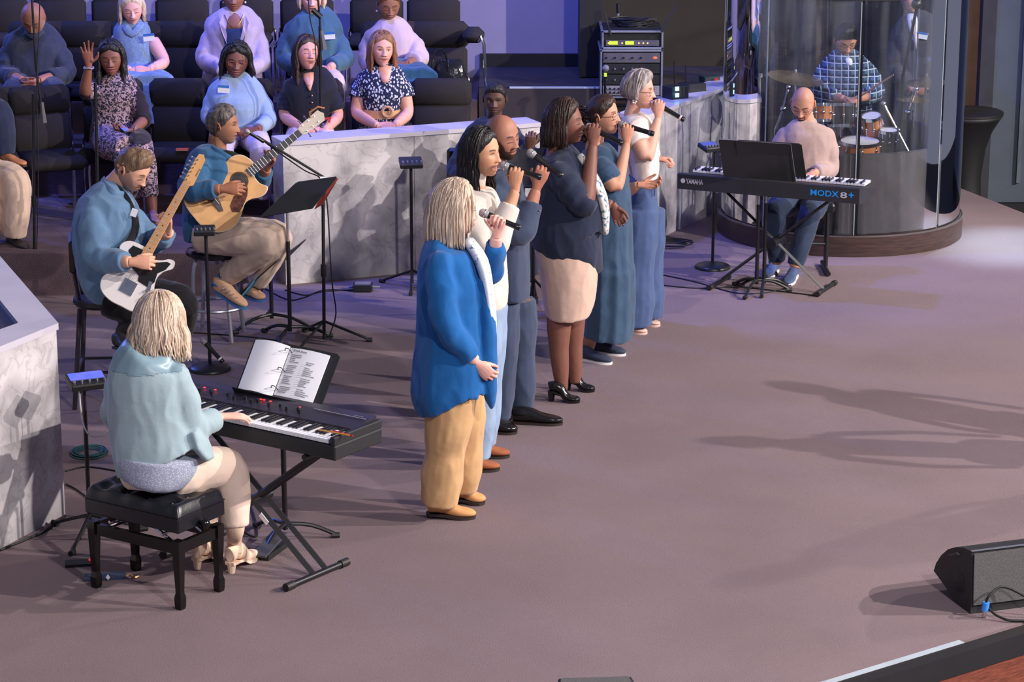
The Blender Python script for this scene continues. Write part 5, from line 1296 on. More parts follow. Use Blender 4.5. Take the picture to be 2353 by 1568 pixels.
part('rosette', MB().prism([P(.105+.060*a, .060*b, .0034) for a, b in cs], nz, .001), mat('rosette_dark', (90, 66, 50), spec=.1), r, smooth=0)
part('soundhole', MB().prism([P(.105+.048*a, .048*b, .0046) for a, b in cs], nz, .0006), black_paint, r, smooth=0)
part('pickguard', MB().prism([P(x, y, .0046) for x, y in ((.09, -.052), (.06, -.048), (.02, -.055), (-.04, -.085), (-.055, -.125), (-.02, -.155), (.03, -.135), (.085, -.105), (.115, -.075), (.125, -.055))], nz, .002), tort, r, smooth=0)
part('bridge', MB().prism([P(x, y, .0034) for x, y in ((-.115, -.075), (-.095, -.085), (-.075, -.03), (-.07, .0), (-.075, .03), (-.095, .085), (-.115, .075), (-.12, 0))], nz, .009), fretb, r, smooth=0)
part('saddle', MB().prism([P(x, y, .0126) for x, y in ((-.090, -.036), (-.086, -.036), (-.086, .036), (-.090, .036))], nz, .003), MC['ivory_binding'], r, smooth=0)
neck(P, r, .235, .61, .028, .022, maple, fretb, alu_soft, 20)
part('headstock', MB().prism([P(x, y, -.010) for x, y in ((.61, -.022), (.635, -.034), (.79, -.040), (.80, -.015), (.81, 0), (.80, .015), (.79, .040), (.635, .034), (.61, .022))], nz, .015), mat('headstock_face', (156, 136, 124), rough=.3), r, smooth=0)
tuners(P, r, [(.65+k*.048, .034, 1) for k in range(3)]+[(.65+k*.048, -.034, -1) for k in range(3)]); strings(P, r, -.088, .62, .018)
mb = MB(); mb.tube([P(.72, .03, .01), P(.735, .06, .02), P(.80, .055, .03), P(.83, .02, .02)], .006, n=8); part('capo', mb, mat('tan_capo', (170, 110, 70)), r, label='tan capo clipped on the headstock')
mb = MB(); mb.tube([P(.79, -.035, .0), P(.83, -.05, .0), P(.80, -.065, .0)], .009, n=8); part('tag', mb, mat('red_tag', (190, 40, 40)), r, label='small red tag')
mb = MB(); mb.sweep([P(-.26, 0, -.05), W(448, 440, YA_-.02), W(470, 380, YA_-.05), W(520, 352, YA_-.08), P(.22, .08, -.05)], [(.020, .003)]*5, n=6, sub=4, ref=(0, -1, 0)); part('strap', mb, MC['black_strap'], r)
# bass
YB_ = 17.05
bc = W(1085, 425, YB_); hc = W(1262, 300, YB_+.05)
r, f, P, so = guitar('bass_guitar', 'bass guitar with dark neck held by the seated man in the dark suit', 'guitar', bc, hc, (.1, -1, .3), .95, out_e, .042, mat('sunburst_body', (60, 40, 34), rough=.2), mat('sunburst_body', (60, 40, 34)), maple, fretb, 'b')
neck(P, r, .13, .72, .034, .026, maple, fretb, alu_soft, 22); strings(P, r, -.09, .72, .016, n=4)
part('headstock', MB().prism([P(x, y, -.010) for x, y in ((.72, -.026), (.74, -.04), (.90, -.04), (.92, 0), (.88, .03), (.72, .026))], f.z, .015), fretb, r, smooth=0)
# ============================================================ seats of the guitarists
c = FZ(228, 905); sy = 14.30; sx = W(240, 700, sy).x
r = thing('bar_stool', 'dark metal bar stool with brown back pad under the electric guitarist', 'stool', (sx, sy, 0)); brown_pad = mat('dark_brown_pad', (50, 30, 30), rough=.5)
part('seat', MB().lathe([(.17, .60), (.185, .615), (.18, .64), (.10, .65)], (sx, sy, 0), 24), matte_black, r)
steel = mat('gunmetal', (70, 66, 74), rough=.4, metal=.6)
for (dx, dy) in ((-.19, .17), (.17, .19), (.19, -.17), (-.17, -.19)):
    part('leg', MB().sweep([V((sx+dx*.72, sy+dy*.72, .60)), V((sx+dx, sy+dy, 0))], [(.014, .014)]*2, n=4), steel, r, smooth=0)
mb = MB(); q = [V((sx+dx*.9, sy+dy*.9, .22)) for dx, dy in ((-.19, .17), (.17, .19), (.19, -.17), (-.17, -.19))]; 
for i in range(4): mb.tube([q[i], q[(i+1) % 4]], .009, n=6)
part('foot_rail', mb, steel, r)
b0 = W(167, 580, sy+.02); part('back_pad', MB().box(b0, (.045, .30, .20), rotm('Z', 10), .015), brown_pad, r, smooth=0)
part('back_post', MB().tube([b0+V((.01, .05, -.05)), V((sx-.13, sy+.05, .60))], .012, n=8), steel, r); part('back_post', MB().tube([b0+V((.01, -.08, -.05)), V((sx-.13, sy-.08, .60))], .012, n=8), steel, r)
s2 = V((W(492, 570, 15.75).x, 15.75, 0)); r = thing('bar_stool', 'silver aluminium stool with black round seat under the acoustic guitarist', 'stool', s2)
part('seat', MB().lathe([(.17, .555), (.185, .57), (.185, .59), (.16, .60)], s2, 28), mat('glossy_black_seat', (20, 20, 24), rough=.2), r)
part('hub', MB().lathe([(.035, .50), (.035, .553)], s2, 16), alu_soft, r)
for k in range(4):
    a = math.radians(35+90*k); d = V((math.cos(a), math.sin(a), 0))
    part('leg', MB().tube([s2+d*.03+V((0, 0, .53)), s2+d*.10+V((0, 0, .545)), s2+d*.15+V((0, 0, .49)), s2+d*.165+V((0, 0, .30)), s2+d*.20+V((0, 0, .012))], .0135, n=8, sub=4), alu_soft, r)
mb = MB(); mb.tube([s2+V((math.cos(t)*.185, math.sin(t)*.185, .22)) for t in np.linspace(0, 6.2832, 29)], .011, n=8); part('foot_ring', mb, alu_soft, r)
# ============================================================ electric guitarist
LBLUE = cloth('light_denim_blue_shirt', (92, 122, 154), var=.08)
r, H, J = person('man in a light blue shirt playing the white electric guitar, looking down at it', YE, (240, 800, .2),
    skin=(226, 172, 146), head=(304, 388, .02, 66, 34, -2, 1.06), neck=(252, 436, .06), nr=.062,
    face=dict(eyes='closed', beard=.45, beardc=(110, 76, 56), browc=(96, 66, 48), jaw=.24, wide=1.03),
    arms=[dict(p=[(212, 488, -.20), (222, 598, -.30), (300, 602, -.46)], r=(.066, .054, .034), sleeve=1.86, add=.020,
               hand=dict(n=(.1, .9, -.3), d=(1, 0, -.05), curl=(50, 60, 40), thumb=(30, .7), s=1.08)),
          dict(p=[(290, 480, .22), (352, 560, .06), (388, 534, -.16)], r=(.062, .05, .033), sleeve=1.80, add=.018, seed=4,
               hand=dict(right=False, n=(-.6, -.5, .5), d=(.1, -.3, .9), curl=(55, 60, 40), thumb=(40, .8)))],
    core=[(250, 440, .05, .07), (240, 560, .05, .13), (240, 660, .05, .13)],
    torso=[(418, 236, 268, .06, .05), (434, 212, 290, .15, .04), (462, 186, 312, .22, .03), (510, 170, 326, .245), (570, 170, 330, .25), (620, 180, 322, .24), (665, 196, 312, .22), (684, 205, 300, .20)],
    topm=LBLUE, topname='shirt', topfold=.010, topseed=20,
    legs=[dict(p=[(250, 684, -.12), (322, 716, -.16), (286, 782, -.10)], r=(.085, .06, .04), R=(.11, .085, .062), t=1.9),
          dict(p=[(270, 680, .12), (424, 690, .08), (400, 800, .2)], r=(.085, .06, .04), R=(.115, .10, .07), t=1.9)],
    botm=cloth('black_trousers', (24, 22, 28), var=.1, bump=.2))
blk_snk = mat('black_sneaker', (26, 24, 28), rough=.6)
shoe_parts(r, W(268, 800, 13.85), W(300, 806, 13.65), blk_snk, dark_sole, w=.045, h=.08)
cap_hair(H, dict(hairline=.066), hair_material('light_brown_hair', (84, 62, 48), (140, 112, 88)), r, thick=.010, rough=.006, freq=110, lift=.026, curl=True)
mb = MB(); c = W(250, 428, YE+.03); mb.sweep([W(234, 414, YE+.14), W(236, 424, YE-.04), W(258, 444, YE-.12), W(282, 452, YE-.08)], [(.030, .007)]*4, n=8, sub=4, ref=(0, -1, 0.2)); part('collar', mb, LBLUE, r, smooth=180)
mb = MB(); mb.box(W(308, 489, YE-.20), (.035, .006, .045), rotm('Y', 20)); part('name_tag', mb, paper, r, smooth=0)
mb = MB(); mb.ball(H.v(-.083, .008, -.008), (.008, .010, .012), 10); part('in_ear_monitor', mb, matte_black, r)
# ============================================================ acoustic guitarist
TEAL = cloth('teal_blue_shirt', (50, 92, 130), var=.08)
KH2 = cloth('taupe_chinos', (186, 164, 150), var=.05)
r, H, J = person('man with greying hair and goatee in a teal shirt playing acoustic guitar and singing', YA_, (490, 720, 0),
    skin=(164, 112, 86), head=(512, 286, .02, 82, 4, 0, 1.04), neck=(498, 352, .05), nr=.060,
    face=dict(beard=.55, beardc=(140, 130, 126), goatee=True, mouth=.2, browc=(60, 48, 44), iris=(40, 26, 20), nosew=1.2, jaw=.26),
    arms=[dict(p=[(458, 378, -.20), (430, 440, -.28), (508, 434, -.36)], r=(.062, .050, .033), sleeve=1.86, add=.020,
               hand=dict(n=(.1, .9, -.3), d=(1, 0, 0), curl=(30, 40, 30), thumb=(30, .5), s=1.05)),
          dict(p=[(520, 370, .22), (590, 424, .22), (614, 388, .04)], r=(.058, .048, .032), sleeve=1.78, add=.018, seed=6,
               hand=dict(right=False, n=(-.5, -.5, .6), d=(.5, -.3, .8), curl=(50, 55, 40), thumb=(40, .8)))],
    core=[(490, 350, .05, .07), (480, 440, .05, .12), (470, 530, .05, .12)],
    torso=[(338, 482, 522, .06, .05), (350, 455, 540, .14, .04), (376, 430, 552, .20, .02), (420, 420, 552, .215), (470, 420, 540, .215), (520, 420, 520, .20), (548, 424, 512, .19)],
    topm=TEAL, topname='shirt', topfold=.009, topseed=22,
    legs=[dict(p=[(455, 545, -.11), (628, 556, -.28), (516, 640, -.10)], r=(.09, .066, .044), R=(.105, .088, .066), t=1.96),
          dict(p=[(480, 540, .12), (652, 535, .0), (588, 655, .12)], r=(.09, .066, .044), R=(.105, .088, .066), t=1.96)],
    botm=KH2, botfold=.007)
tan_l = mat('tan_leather_shoe', (206, 164, 132), rough=.6); blue_sole = mat('blue_sole', (60, 110, 170), rough=.6)
shoe_parts(r, W(496, 672, 15.62), W(566, 712, 15.5), tan_l, blue_sole, w=.046, h=.095)
shoe_parts(r, W(566, 682, 15.88), W(606, 694, 15.80), tan_l, blue_sole, w=.046, h=.08)
sock = spots_mat('blue_patterned_sock', (24, 100, 160), (190, 180, 150), scale=26, thr=.16)
mb = MB(); mb.tube([J((518, 636, -.10)), J((500, 664, -.14))], [.046, .050], n=12); part('sock', mb, sock, r)
mb = MB()
for k in range(4): mb.tube([W(512+k*9, 664+k*7, 15.50), W(522+k*8, 660+k*8, 15.50)], .004, n=5)
part('laces', mb, KH2, r)
cap_hair(H, dict(hairline=.066), H_SALT, r, thick=.014, rough=.004, freq=190, curl=True)
mb = MB(); mb.sweep([W(478, 330, YA_+.12), W(488, 344, YA_-.08), W(520, 362, YA_-.12), W(536, 372, YA_-.08)], [(.026, .007)]*4, n=8, sub=4, ref=(0, -1, 0.2)); part('collar', mb, TEAL, r, smooth=180)
mb = MB(); mb.ball(H.v(-.083, .008, -.008), (.008, .010, .012), 10); mb.tube([H.v(-.083, .012, -.015), H.v(-.075, .03, -.08), J((500, 352, -.05))], .002, n=5); part('in_ear_monitor', mb, matte_black, r)
# ============================================================ pianist, seen from behind
JACK = cloth('pale_aqua_jacket', (154, 174, 182), var=.05); CRM = cloth('cream_trousers', (222, 198, 182), var=.04)
YP = 11.12
r, H, J = person('woman with wavy blonde hair and pale blue jacket at the stage piano, from behind', YP, (380, 1290, .2),
    skin=(236, 190, 172), head=(366, 742, .06, 146, 12, 4, 1.02), neck=(350, 812, 0), nr=.048,
    face=dict(fem=1, eyes='closed'),
    arms=[dict(p=[(408, 850, -.06), (440, 985, -.02), (506, 958, .14)], r=(.054, .046, .028), sleeve=1.88, add=.020,
               hand=dict(n=(0, .1, -1), d=(1, .45, -.10), curl=(14, 25, 20), thumb=(35, .2), s=.98)),
          dict(p=[(278, 850, .14), (262, 970, .34), (330, 940, .50)], r=(.054, .046, .028), sleeve=1.88, add=.020,
               hand=dict(right=False, n=(0, .1, -1), d=(.9, .6, -.1), curl=(14, 25, 20)))],
    core=[(350, 820, 0, .07), (350, 960, .02, .11), (350, 1080, .02, .12)],
    torso=[(804, 326, 384, .06), (812, 300, 410, .11), (828, 266, 428, .15), (870, 248, 436, .17), (930, 248, 440, .17), (1000, 252, 452, .175), (1036, 256, 468, .185), (1050, 258, 478, .19)],
    topm=JACK, topname='jacket', topfold=.007, topseed=24,
    extra_top=[lambda m, J, loft: m.sweep([J((452, 990, -.02)), J((466, 1030, -.04)), J((484, 1056, -.06))], [(.03, .10), (.03, .10), (.015, .05)], n=12, ref=(0, 1, 0), sub=2)],
    legs=[dict(p=[(390, 1092, -.02), (530, 1068, .16), (540, 1210, .10)], r=(.088, .064, .042), R=(.115, .088, .066), t=2.0),
          dict(p=[(340, 1085, .22), (470, 1052, .42), (470, 1212, .32)], r=(.088, .064, .042), R=(.11, .085, .066), t=2.0)],
    extra_bot=[rows_fn([(1050, 280, 440, .16, .02), (1080, 275, 450, .17, .02), (1106, 285, 445, .16, .02)])],
    botm=CRM, botfold=.005)
dotted = spots_mat('dotted_grey_blouse', (150, 156, 178), (196, 200, 214), scale=140, thr=.35)
mb = MB(); mb.sweep([J((360, 1040, -.02)), J((358, 1066, -.02)), J((352, 1096, -.02)), J((350, 1106, -.02))], [(.20, .18), (.20, .185), (.165, .185), (.13, .16)], n=28, ref=(0, 1, 0), sub=3, fold=lambda t, th: 1+.02*np.sin(12*th)*t); part('blouse', mb, dotted, r, smooth=180, label='grey dotted blouse hem below the jacket')
zy = J((345, 866, -.17)).z
patch(lambda v, N: (v[:, 2] > zy) & (N[:, 1] < .25) & (v[:, 0] > J((262, 840, 0)).x) & (v[:, 0] < J((424, 840, 0)).x), .003, 'yoke', mat('aqua_satin', (126, 152, 166), rough=.4), r, label='satin yoke across the shoulders')
boot = mat('cream_suede_boot', (222, 192, 168), rough=.8)
for (hl, to, an) in (((528, 1320), (586, 1280), J((540, 1208, .10))), ((450, 1310), (506, 1274), J((470, 1212, .32)))):
    s = shoe_parts(r, FZ(*hl), FZ(*to), boot, boot, w=.040, h=.088, heelh=.045)
    a = FZ(*hl); d = (FZ(*to)-a).normalized(); part('boot_shaft', MB().sweep([a+d*.05+V((0, 0, .09)), a+d*.055+V((0, 0, .16)), an+V((0, 0, -.02)), an+V((0, 0, .06))], [(.036, .040), (.036, .038), (.044, .044), (.050, .050)], n=14, sub=3), boot, s)
lk = locks(H, n=250, length=.165, a0=.85, width=.0095, wave=.013, wavef=6.5, off=.024, flare=.018, seed=45, tip=.3, jit=.04)
cap_hair(H, dict(fem=1, hairline=.064), H_BLOND, r, thick=.024, rough=.003, freq=60, extra=lk)
# ============================================================ rear keyboard player
YK = 17.66
TAUPE = cloth('taupe_sweater', (166, 142, 138), var=.06, bscale=30)
r, H, J = person('bald man with glasses and dark goatee in a taupe sweater playing the rear synthesizer', YK, (1845, 640, -.2),
    skin=(206, 150, 126), head=(1845, 238, -.04, -18, 30, 4, 1.04), neck=(1856, 288, .04), nr=.056,
    face=dict(beard=.85, beardc=(34, 26, 26), goatee=True, eyes='closed', browc=(40, 30, 28), buzz=.22, hairc=(60, 46, 42)),
    arms=[dict(p=[(1800, 302, 0), (1780, 388, .0), (1812, 400, -.26)], r=(.058, .047, .030), sleeve=1.88, add=.017,
               hand=dict(n=(0, .1, -1), d=(.3, -1, 0), curl=(14, 25, 20))),
          dict(p=[(1902, 300, .02), (1908, 392, .0), (1866, 398, -.28)], r=(.058, .047, .030), sleeve=1.82, add=.017,
               hand=dict(right=False, n=(0, .1, -1), d=(-.3, -1, 0), curl=(14, 25, 20)))],
    core=[(1855, 290, .04, .07), (1855, 380, .04, .11), (1852, 450, .04, .11)],
    torso=[(282, 1834, 1880, .06, .04), (290, 1812, 1898, .10, .03), (310, 1796, 1912, .125), (350, 1798, 1908, .13), (400, 1802, 1902, .13), (440, 1804, 1900, .135), (462, 1806, 1898, .14)],
    topm=TAUPE, topname='sweater', topfold=.006, topseed=26,
    legs=[dict(p=[(1828, 455, 0), (1778, 484, -.34), (1786, 606, -.30)], r=(.085, .062, .042), R=(.098, .078, .056), t=1.95),
          dict(p=[(1880, 455, 0), (1862, 490, -.36), (1826, 616, -.44)], r=(.085, .062, .042), R=(.098, .078, .056), t=1.95)],
    botm=cloth('dark_blue_jeans', (44, 56, 80), var=.12))
part('collar', MB().sweep([J((1856, 284, .035)), J((1856, 276, .03))], [(.070, .070), (.062, .062)], n=18), TAUPE, r, smooth=180)
blue_slip = mat('blue_canvas_slip_on', (64, 82, 120), rough=.8)
shoe_parts(r, FZ(1782, 622), FZ(1760, 642), blue_slip, white_sole, w=.043, h=.065)
shoe_parts(r, FZ(1826, 634), FZ(1808, 658), blue_slip, white_sole, w=.043, h=.065)
glasses(H, r, (150, 120, 116), w=.026, h=.019)
mb = MB(); wv_ = J((1866, 398, -.28)); mb.tube([wv_+V((.03*math.cos(t), 0, .03*math.sin(t)))+V((0, .02, 0)) for t in np.linspace(0, 6.28, 14)], .007, n=6); part('watch', mb, matte_black, r)
# ============================================================ bassist
YB2 = 17.35; SUIT = cloth('dark_navy_suit', (34, 42, 60), var=.08)
r, H, J = person('young man in a dark navy suit seated with the bass before the rail', YB2, (1170, 640, 0),
    skin=(96, 66, 56), head=(1137, 228, -.02, -4, 4, 0, .98), neck=(1136, 280, .03), nr=.052,
    face=dict(browc=(20, 14, 14), iris=(24, 14, 12), lipc=(112, 74, 70), gazex=14, nosew=1.35, lip=1.3, beard=.25, jaw=.26),
    arms=[dict(p=[(1080, 315, 0), (1045, 395, -.1), (1090, 430, -.38)], r=(.058, .047, .030), sleeve=1.88, add=.022, hand=dict(n=(.3, .8, 0), d=(1, -.2, 0), curl=(40, 50, 40))),
          dict(p=[(1188, 315, .0), (1225, 370, -.15), (1216, 345, -.34)], r=(.058, .047, .030), sleeve=1.85, add=.022, hand=dict(right=False, n=(0, .8, 0), d=(.1, -.2, 1), curl=(50, 60, 40)))],
    core=[(1136, 285, .04, .07), (1136, 360, .04, .12), (1136, 450, .04, .12)],
    torso=[(276, 1112, 1162, .06), (284, 1090, 1180, .10), (305, 1068, 1200, .14), (350, 1066, 1198, .155), (400, 1070, 1190, .155), (450, 1075, 1185, .155)],
    topm=SUIT, topname='suit_jacket', topfold=.006, topseed=28,
    legs=[dict(p=[(1110, 460, 0), (1090, 490, -.42), (1096, 620, -.38)], r=(.085, .062, .042), R=(.10, .08, .062), t=1.95),
          dict(p=[(1160, 460, 0), (1212, 490, -.42), (1216, 640, -.44)], r=(.085, .062, .042), R=(.10, .08, .062), t=1.95)],
    botm=SUIT)
part('shirt_front', MB().sweep([J((1140, 276, -.05)), J((1140, 292, -.10)), J((1140, 312, -.13))], [(.05, .03), (.035, .03), (.012, .02)], n=12, ref=(0, 1, 0), sub=2), WSH, r, smooth=180)
shoe_parts(r, FZ(1205, 678), FZ(1225, 700), blk_leather, dark_sole, w=.045, h=.08)
shoe_parts(r, FZ(1098, 672), FZ(1090, 694), blk_leather, dark_sole, w=.045, h=.08)
cap_hair(H, dict(hairline=.066), H_BLACK, r, thick=.010, rough=.003, freq=170, curl=True, lift=.008)
c = V((J((1136, 500, .05)).x, YB2+.06, 0)); r = thing('chair', 'dark chair behind the seated bassist, its left edge showing at his elbow', 'chair', c)
part('seat', MB().box(c+V((0, 0, .44)), (.50, .42, .07), None, .02), leather, r, smooth=0)
part('backrest', MB().box(c+V((-.06, .16, .72)), (.56, .05, .40), None, .02), leather, r, smooth=0)
for sx_ in (-1, 1):
    for sy_ in (-1, 1): part('leg', MB().tube([c+V((sx_*.22, sy_*.18, .41)), c+V((sx_*.23, sy_*.19, 0))], .012, n=8), stand_black, r)
# ============================================================ choir seats
chair_black = mat('charcoal_upholstery', (44, 40, 42), rough=.85, var=.08, bump=.12, bscale=200, spec=.2)
def make_chair(loc, label, group):
    t = thing('choir_chair', label, 'chair', loc, group); L = V(loc)
    mb = MB(); mb.box(L+V((0, -.02, .43)), (.44, .44, .10), None, .035); part('seat', mb, chair_black, t, smooth=50)
    mb = MB(); mb.box(L+V((0, .215, .60)), (.44, .075, .30), rotm('X', -6), .03); part('lower_back', mb, chair_black, t, smooth=50)
    mb = MB(); mb.box(L+V((0, .250, .835)), (.46, .095, .22), rotm('X', -6), .042); part('upper_back', mb, chair_black, t, smooth=50)
    for s in (-1, 1):
        mb = MB(); mb.tube([L+V((s*.232, .26, .0)), L+V((s*.232, .23, .42)), L+V((s*.225, .24, .50))], .011, n=8, sub=3); part('rear_leg', mb, chrome, t)
        mb = MB(); mb.tube([L+V((s*.232, -.21, .0)), L+V((s*.232, -.21, .36)), L+V((s*.232, -.19, .40)), L+V((s*.232, .22, .40))], .011, n=8, sub=3); part('front_leg', mb, chrome, t)
    return t
proto = None
def chair_at(px, py, Y, z, label, group, yaw=0):
    global proto
    x = W(px, py, Y).x
    if proto is None: proto = make_chair((x, Y, z), label, group); return proto
    c = dup(proto, (x, Y, z), math.radians(yaw), label); c['group'] = group; return c
def lbl(px, row):
    return {1: 'front row', 2: 'middle row', 3: 'back row'}[row]
g3 = 'choir chairs of the back row'
for i, px in enumerate((-10, 125, 262, 410, 560, 700, 862, 994)):
    names = ['back row choir chair at the far left picture edge', 'back row choir chair above the bowed bald man, first full one from the left', 'back row choir chair just left of the woman in the sleeveless blue dress', 'back row choir chair between sleeveless blue dress and lilac blazer', 'back row choir chair behind the lilac blazer', 'back row choir chair behind the blue blouse woman with blonde hair', 'back row choir chair behind the lilac peasant blouse, right of a blue gap', 'rightmost choir chair of the back row, above the black handbag']
    chair_at(px, 20, 20.40, .85, names[i], g3)
names2 = ['middle row choir chair under the bowed bald man', 'empty middle row choir chair right of the bowed bald man', 'middle row choir chair of the woman in the sleeveless blue dress', 'empty middle row choir chair left of the lilac blazer', 'middle row choir chair of the woman in the lilac blazer', 'middle row choir chair of the woman in the blue blouse', 'middle row choir chair of the woman in the lilac peasant blouse', 'middle row choir chair with the black handbag on its seat']
for i, px in enumerate((75, 190, 305, 420, 535, 715, 893, 1008)): chair_at(px, 120, 19.40, .60, names2[i], 'choir chairs of the middle row')
names1 = ['front row choir chair of the woman in lace', 'empty front row choir chair between lace dress and light blue top', 'front row choir chair of the woman in the light blue top', 'front row choir chair of the woman in the black blouse', 'front row choir chair of the woman in the floral dress', 'empty front row choir chair right of the woman in the floral dress']
for i, px in enumerate((248, 405, 550, 712, 872, 1012)): chair_at(px, 260, 18.42, .30, names1[i], 'choir chairs of the front row')
chair_at(118, 400, 18.1, .30, 'choir chair with dark rounded seat and bright chrome legs at the left, beside khaki trousers', 'choir chairs at the left edge', 25)
chair_at(-20, 400, 18.0, .30, 'choir chair cut by the left picture edge under the khaki trousers', 'choir chairs at the left edge', 12)
# arm pad of the last chair
c = W(1090, 80, 19.45); r = thing('armrest', 'black padded side arm on a chrome leg beside the handbag chair', 'armrest', V((c.x, 19.45, .6)))
part('pad', MB().box(W(1088, 80, 19.45), (.17, .30, .10), None, .045), chair_black, r, smooth=60)
part('leg', MB().tube([W(1100, 96, 19.32), W(1112, 102, 19.30), V((W(1119, 190, 19.3).x, 19.3, .605))], .013, n=8, sub=2), chrome, r)
# handbag
c = V((W(1032, 160, 19.3).x, 19.30, 1.085)); r = thing('handbag', 'glossy black handbag with looped handle on the last choir chair', 'bag', c)
bag = mat('glossy_black_leather', (28, 28, 34), rough=.15, var=.2, bump=.5, bscale=16)
mb = MB(); mb.sweep([c, c+V((0, 0, .07)), c+V((0, 0, .16)), c+V((0, 0, .21))], [(.13, .07), (.135, .07), (.11, .05), (.09, .015)], n=16, ref=(0, 1, 0), sub=3, ex=3); part('pouch', mb, bag, r, smooth=180)
mb = MB(); mb.tube([c+V((-.07+.06*math.cos(t)*1.0, -.055, .16+.14*math.sin(t))) for t in np.linspace(-.6, 3.7, 16)], .007, n=6); part('handle', mb, bag, r)
part('tissue', MB().ball(c+V((.02, -.09, .03)), (.022, .015, .022), 8), paper, r)
# red-white card on the empty seat
c = W(419, 351, 18.2); part_c = V((c.x, 18.2, .785)); r = thing('booklet', 'small orange and white booklet on the empty front row chair', 'book', part_c)
part('cover', MB().box(part_c+V((0, 0, .006)), (.09, .06, .008)), mat('orange_cover', (240, 110, 60), var=0), r, smooth=0)
part('pages', MB().box(part_c+V((.002, 0, .001)), (.085, .056, .004)), paper, r, smooth=0)
# ============================================================ choir people
def tag_(r, p, rot=0, s=1.0):
    m = MB(); m.box(p, (.085*s, .006, .055*s), rotm('Y', rot)); b = part('name_tag', m, paper, r, smooth=0)
    m = MB(); m.box(p+V((0, -.0035, .020*s)), (.085*s, .004, .018*s), rotm('Y', rot)); part('tag_header', m, mat('tag_blue', (50, 110, 190), var=0), b, smooth=0)
YR2 = 19.25; YR1 = 18.25
def lap(pts, rr, low, w):
    def f(m, J, loft):
        p = [J(q) for q in pts]; m.sweep(p, rr, n=20, ref=(0, 0, 1), sub=4, ex=2.6, fold=lambda t, th: 1+.04*np.sin(9*th+3*t))
        m.sweep([p[-1]+V((0, .03, -.02)), J(low)], [(w, .10), (w*.95, .10)], n=20, ref=(0, 1, 0), fold=lambda t, th: 1+.05*np.sin(9*th))
    return f
# --- B1
DK = cloth('dark_slate_shirt', (52, 56, 74), var=.1)
r, H, J = person('bald man in a dark shirt with bowed head and clasped hands, top left', YR2, (80, 330, -.3),
    skin=(168, 112, 90), head=(77, 42, -.12, -4, 38, 0, 1.1), neck=(80, 74, .06), nr=.064,
    face=dict(eyes='closed', beard=.7, beardc=(150, 140, 140), buzz=.2, hairc=(50, 40, 40), browc=(60, 50, 48), wide=1.08),
    arms=[dict(p=[(24, 102, 0), (8, 172, -.10), (52, 186, -.36)], r=(.066, .054, .036), sleeve=1.6, add=.018, hand=dict(n=(.9, .2, 0), d=(.5, -.5, -.2), curl=(40, 50, 40))),
          dict(p=[(134, 102, 0), (154, 172, -.10), (88, 186, -.36)], r=(.066, .054, .036), sleeve=1.6, add=.018, hand=dict(right=False, n=(-.9, .2, 0), d=(-.5, -.5, -.2), curl=(40, 50, 40)))],
    core=[(80, 80, .04, .08), (80, 130, .04, .13), (80, 190, .04, .13)],
    torso=[(66, 54, 106, .07, .04), (76, 26, 134, .11), (98, 8, 152, .15), (140, 12, 150, .165), (185, 20, 146, .165)],
    topm=DK, topfold=.010, topseed=30,
    legs=[dict(p=[(55, 195, 0), (28, 215, -.50), (40, 330, -.45)], r=(.09, .066, .046), R=(.11, .088, .07), t=1.95), dict(p=[(105, 195, 0), (128, 215, -.50), (125, 330, -.45)], r=(.09, .066, .046), R=(.11, .088, .07), t=1.95)],
    botm=cloth('navy_trousers', (40, 46, 72)))
part('collar', MB().sweep([J((52, 80, .06)), J((58, 70, -.10)), J((78, 84, -.16)), J((98, 70, -.10)), J((106, 78, .06))], [(.026, .008)]*5, n=8, sub=3, ref=(0, -1, .2)), DK, r, smooth=180)
# --- B2
LBD = spots_mat('light_blue_speckled_dress', (112, 134, 170), (146, 168, 198), scale=110, thr=.3)
r, H, J = person('woman with blonde hair in a sleeveless light blue collared dress, eyes closed', YR2, (310, 330, -.3),
    skin=(236, 178, 170), head=(303, 20, -.04, 10, 14, -4, 1.0), neck=(303, 58, .04), nr=.046,
    face=dict(fem=1, eyes='closed', mouth=.15, blush=1.3, browc=(150, 120, 100), lipc=(190, 100, 104)),
    arms=[dict(p=[(252, 86, 0), (240, 140, -.1), (300, 162, -.36)], r=(.054, .045, .029), sleeve=0, hand=dict(n=(.3, .6, -.6), d=(1, -.1, 0), curl=(30, 40, 30), s=.95)),
          dict(p=[(352, 84, 0), (380, 144, -.1), (342, 160, -.36)], r=(.056, .046, .029), sleeve=0, hand=dict(right=False, n=(-.3, .6, -.6), d=(-1, -.1, 0), curl=(30, 40, 30), s=.95))],
    core=[(303, 62, .04, .07), (308, 110, .04, .10), (310, 160, .04, .11)],
    torso=[(54, 276, 330, .06, .04), (64, 262, 344, .10), (90, 262, 346, .13), (125, 268, 352, .14), (150, 270, 356, .14), (175, 268, 362, .15)],
    topm=LBD, topname='dress', topfold=.006, topseed=32,
    extra_top=[lap([(312, 176, 0), (318, 184, -.25), (326, 196, -.50)], [(.20, .12), (.24, .10), (.27, .08)], (330, 290, -.56), .26)])
part('collar', MB().sweep([J((276, 48, .05)), J((283, 56, -.08)), J((303, 78, -.12)), J((323, 58, -.08)), J((332, 50, .05))], [(.030, .007)]*5, n=8, sub=3, ref=(0, -1, .2)), LBD, r, smooth=180)
tag_(r, J((342, 86, -.145)), -6)
lk = locks(H, n=60, length=.10, a0=1.2, width=.012, wave=.004, off=.014, seed=52); cap_hair(H, dict(fem=1, hairline=.068), H_BLOND, r, thick=.014, rough=.003, extra=lk)
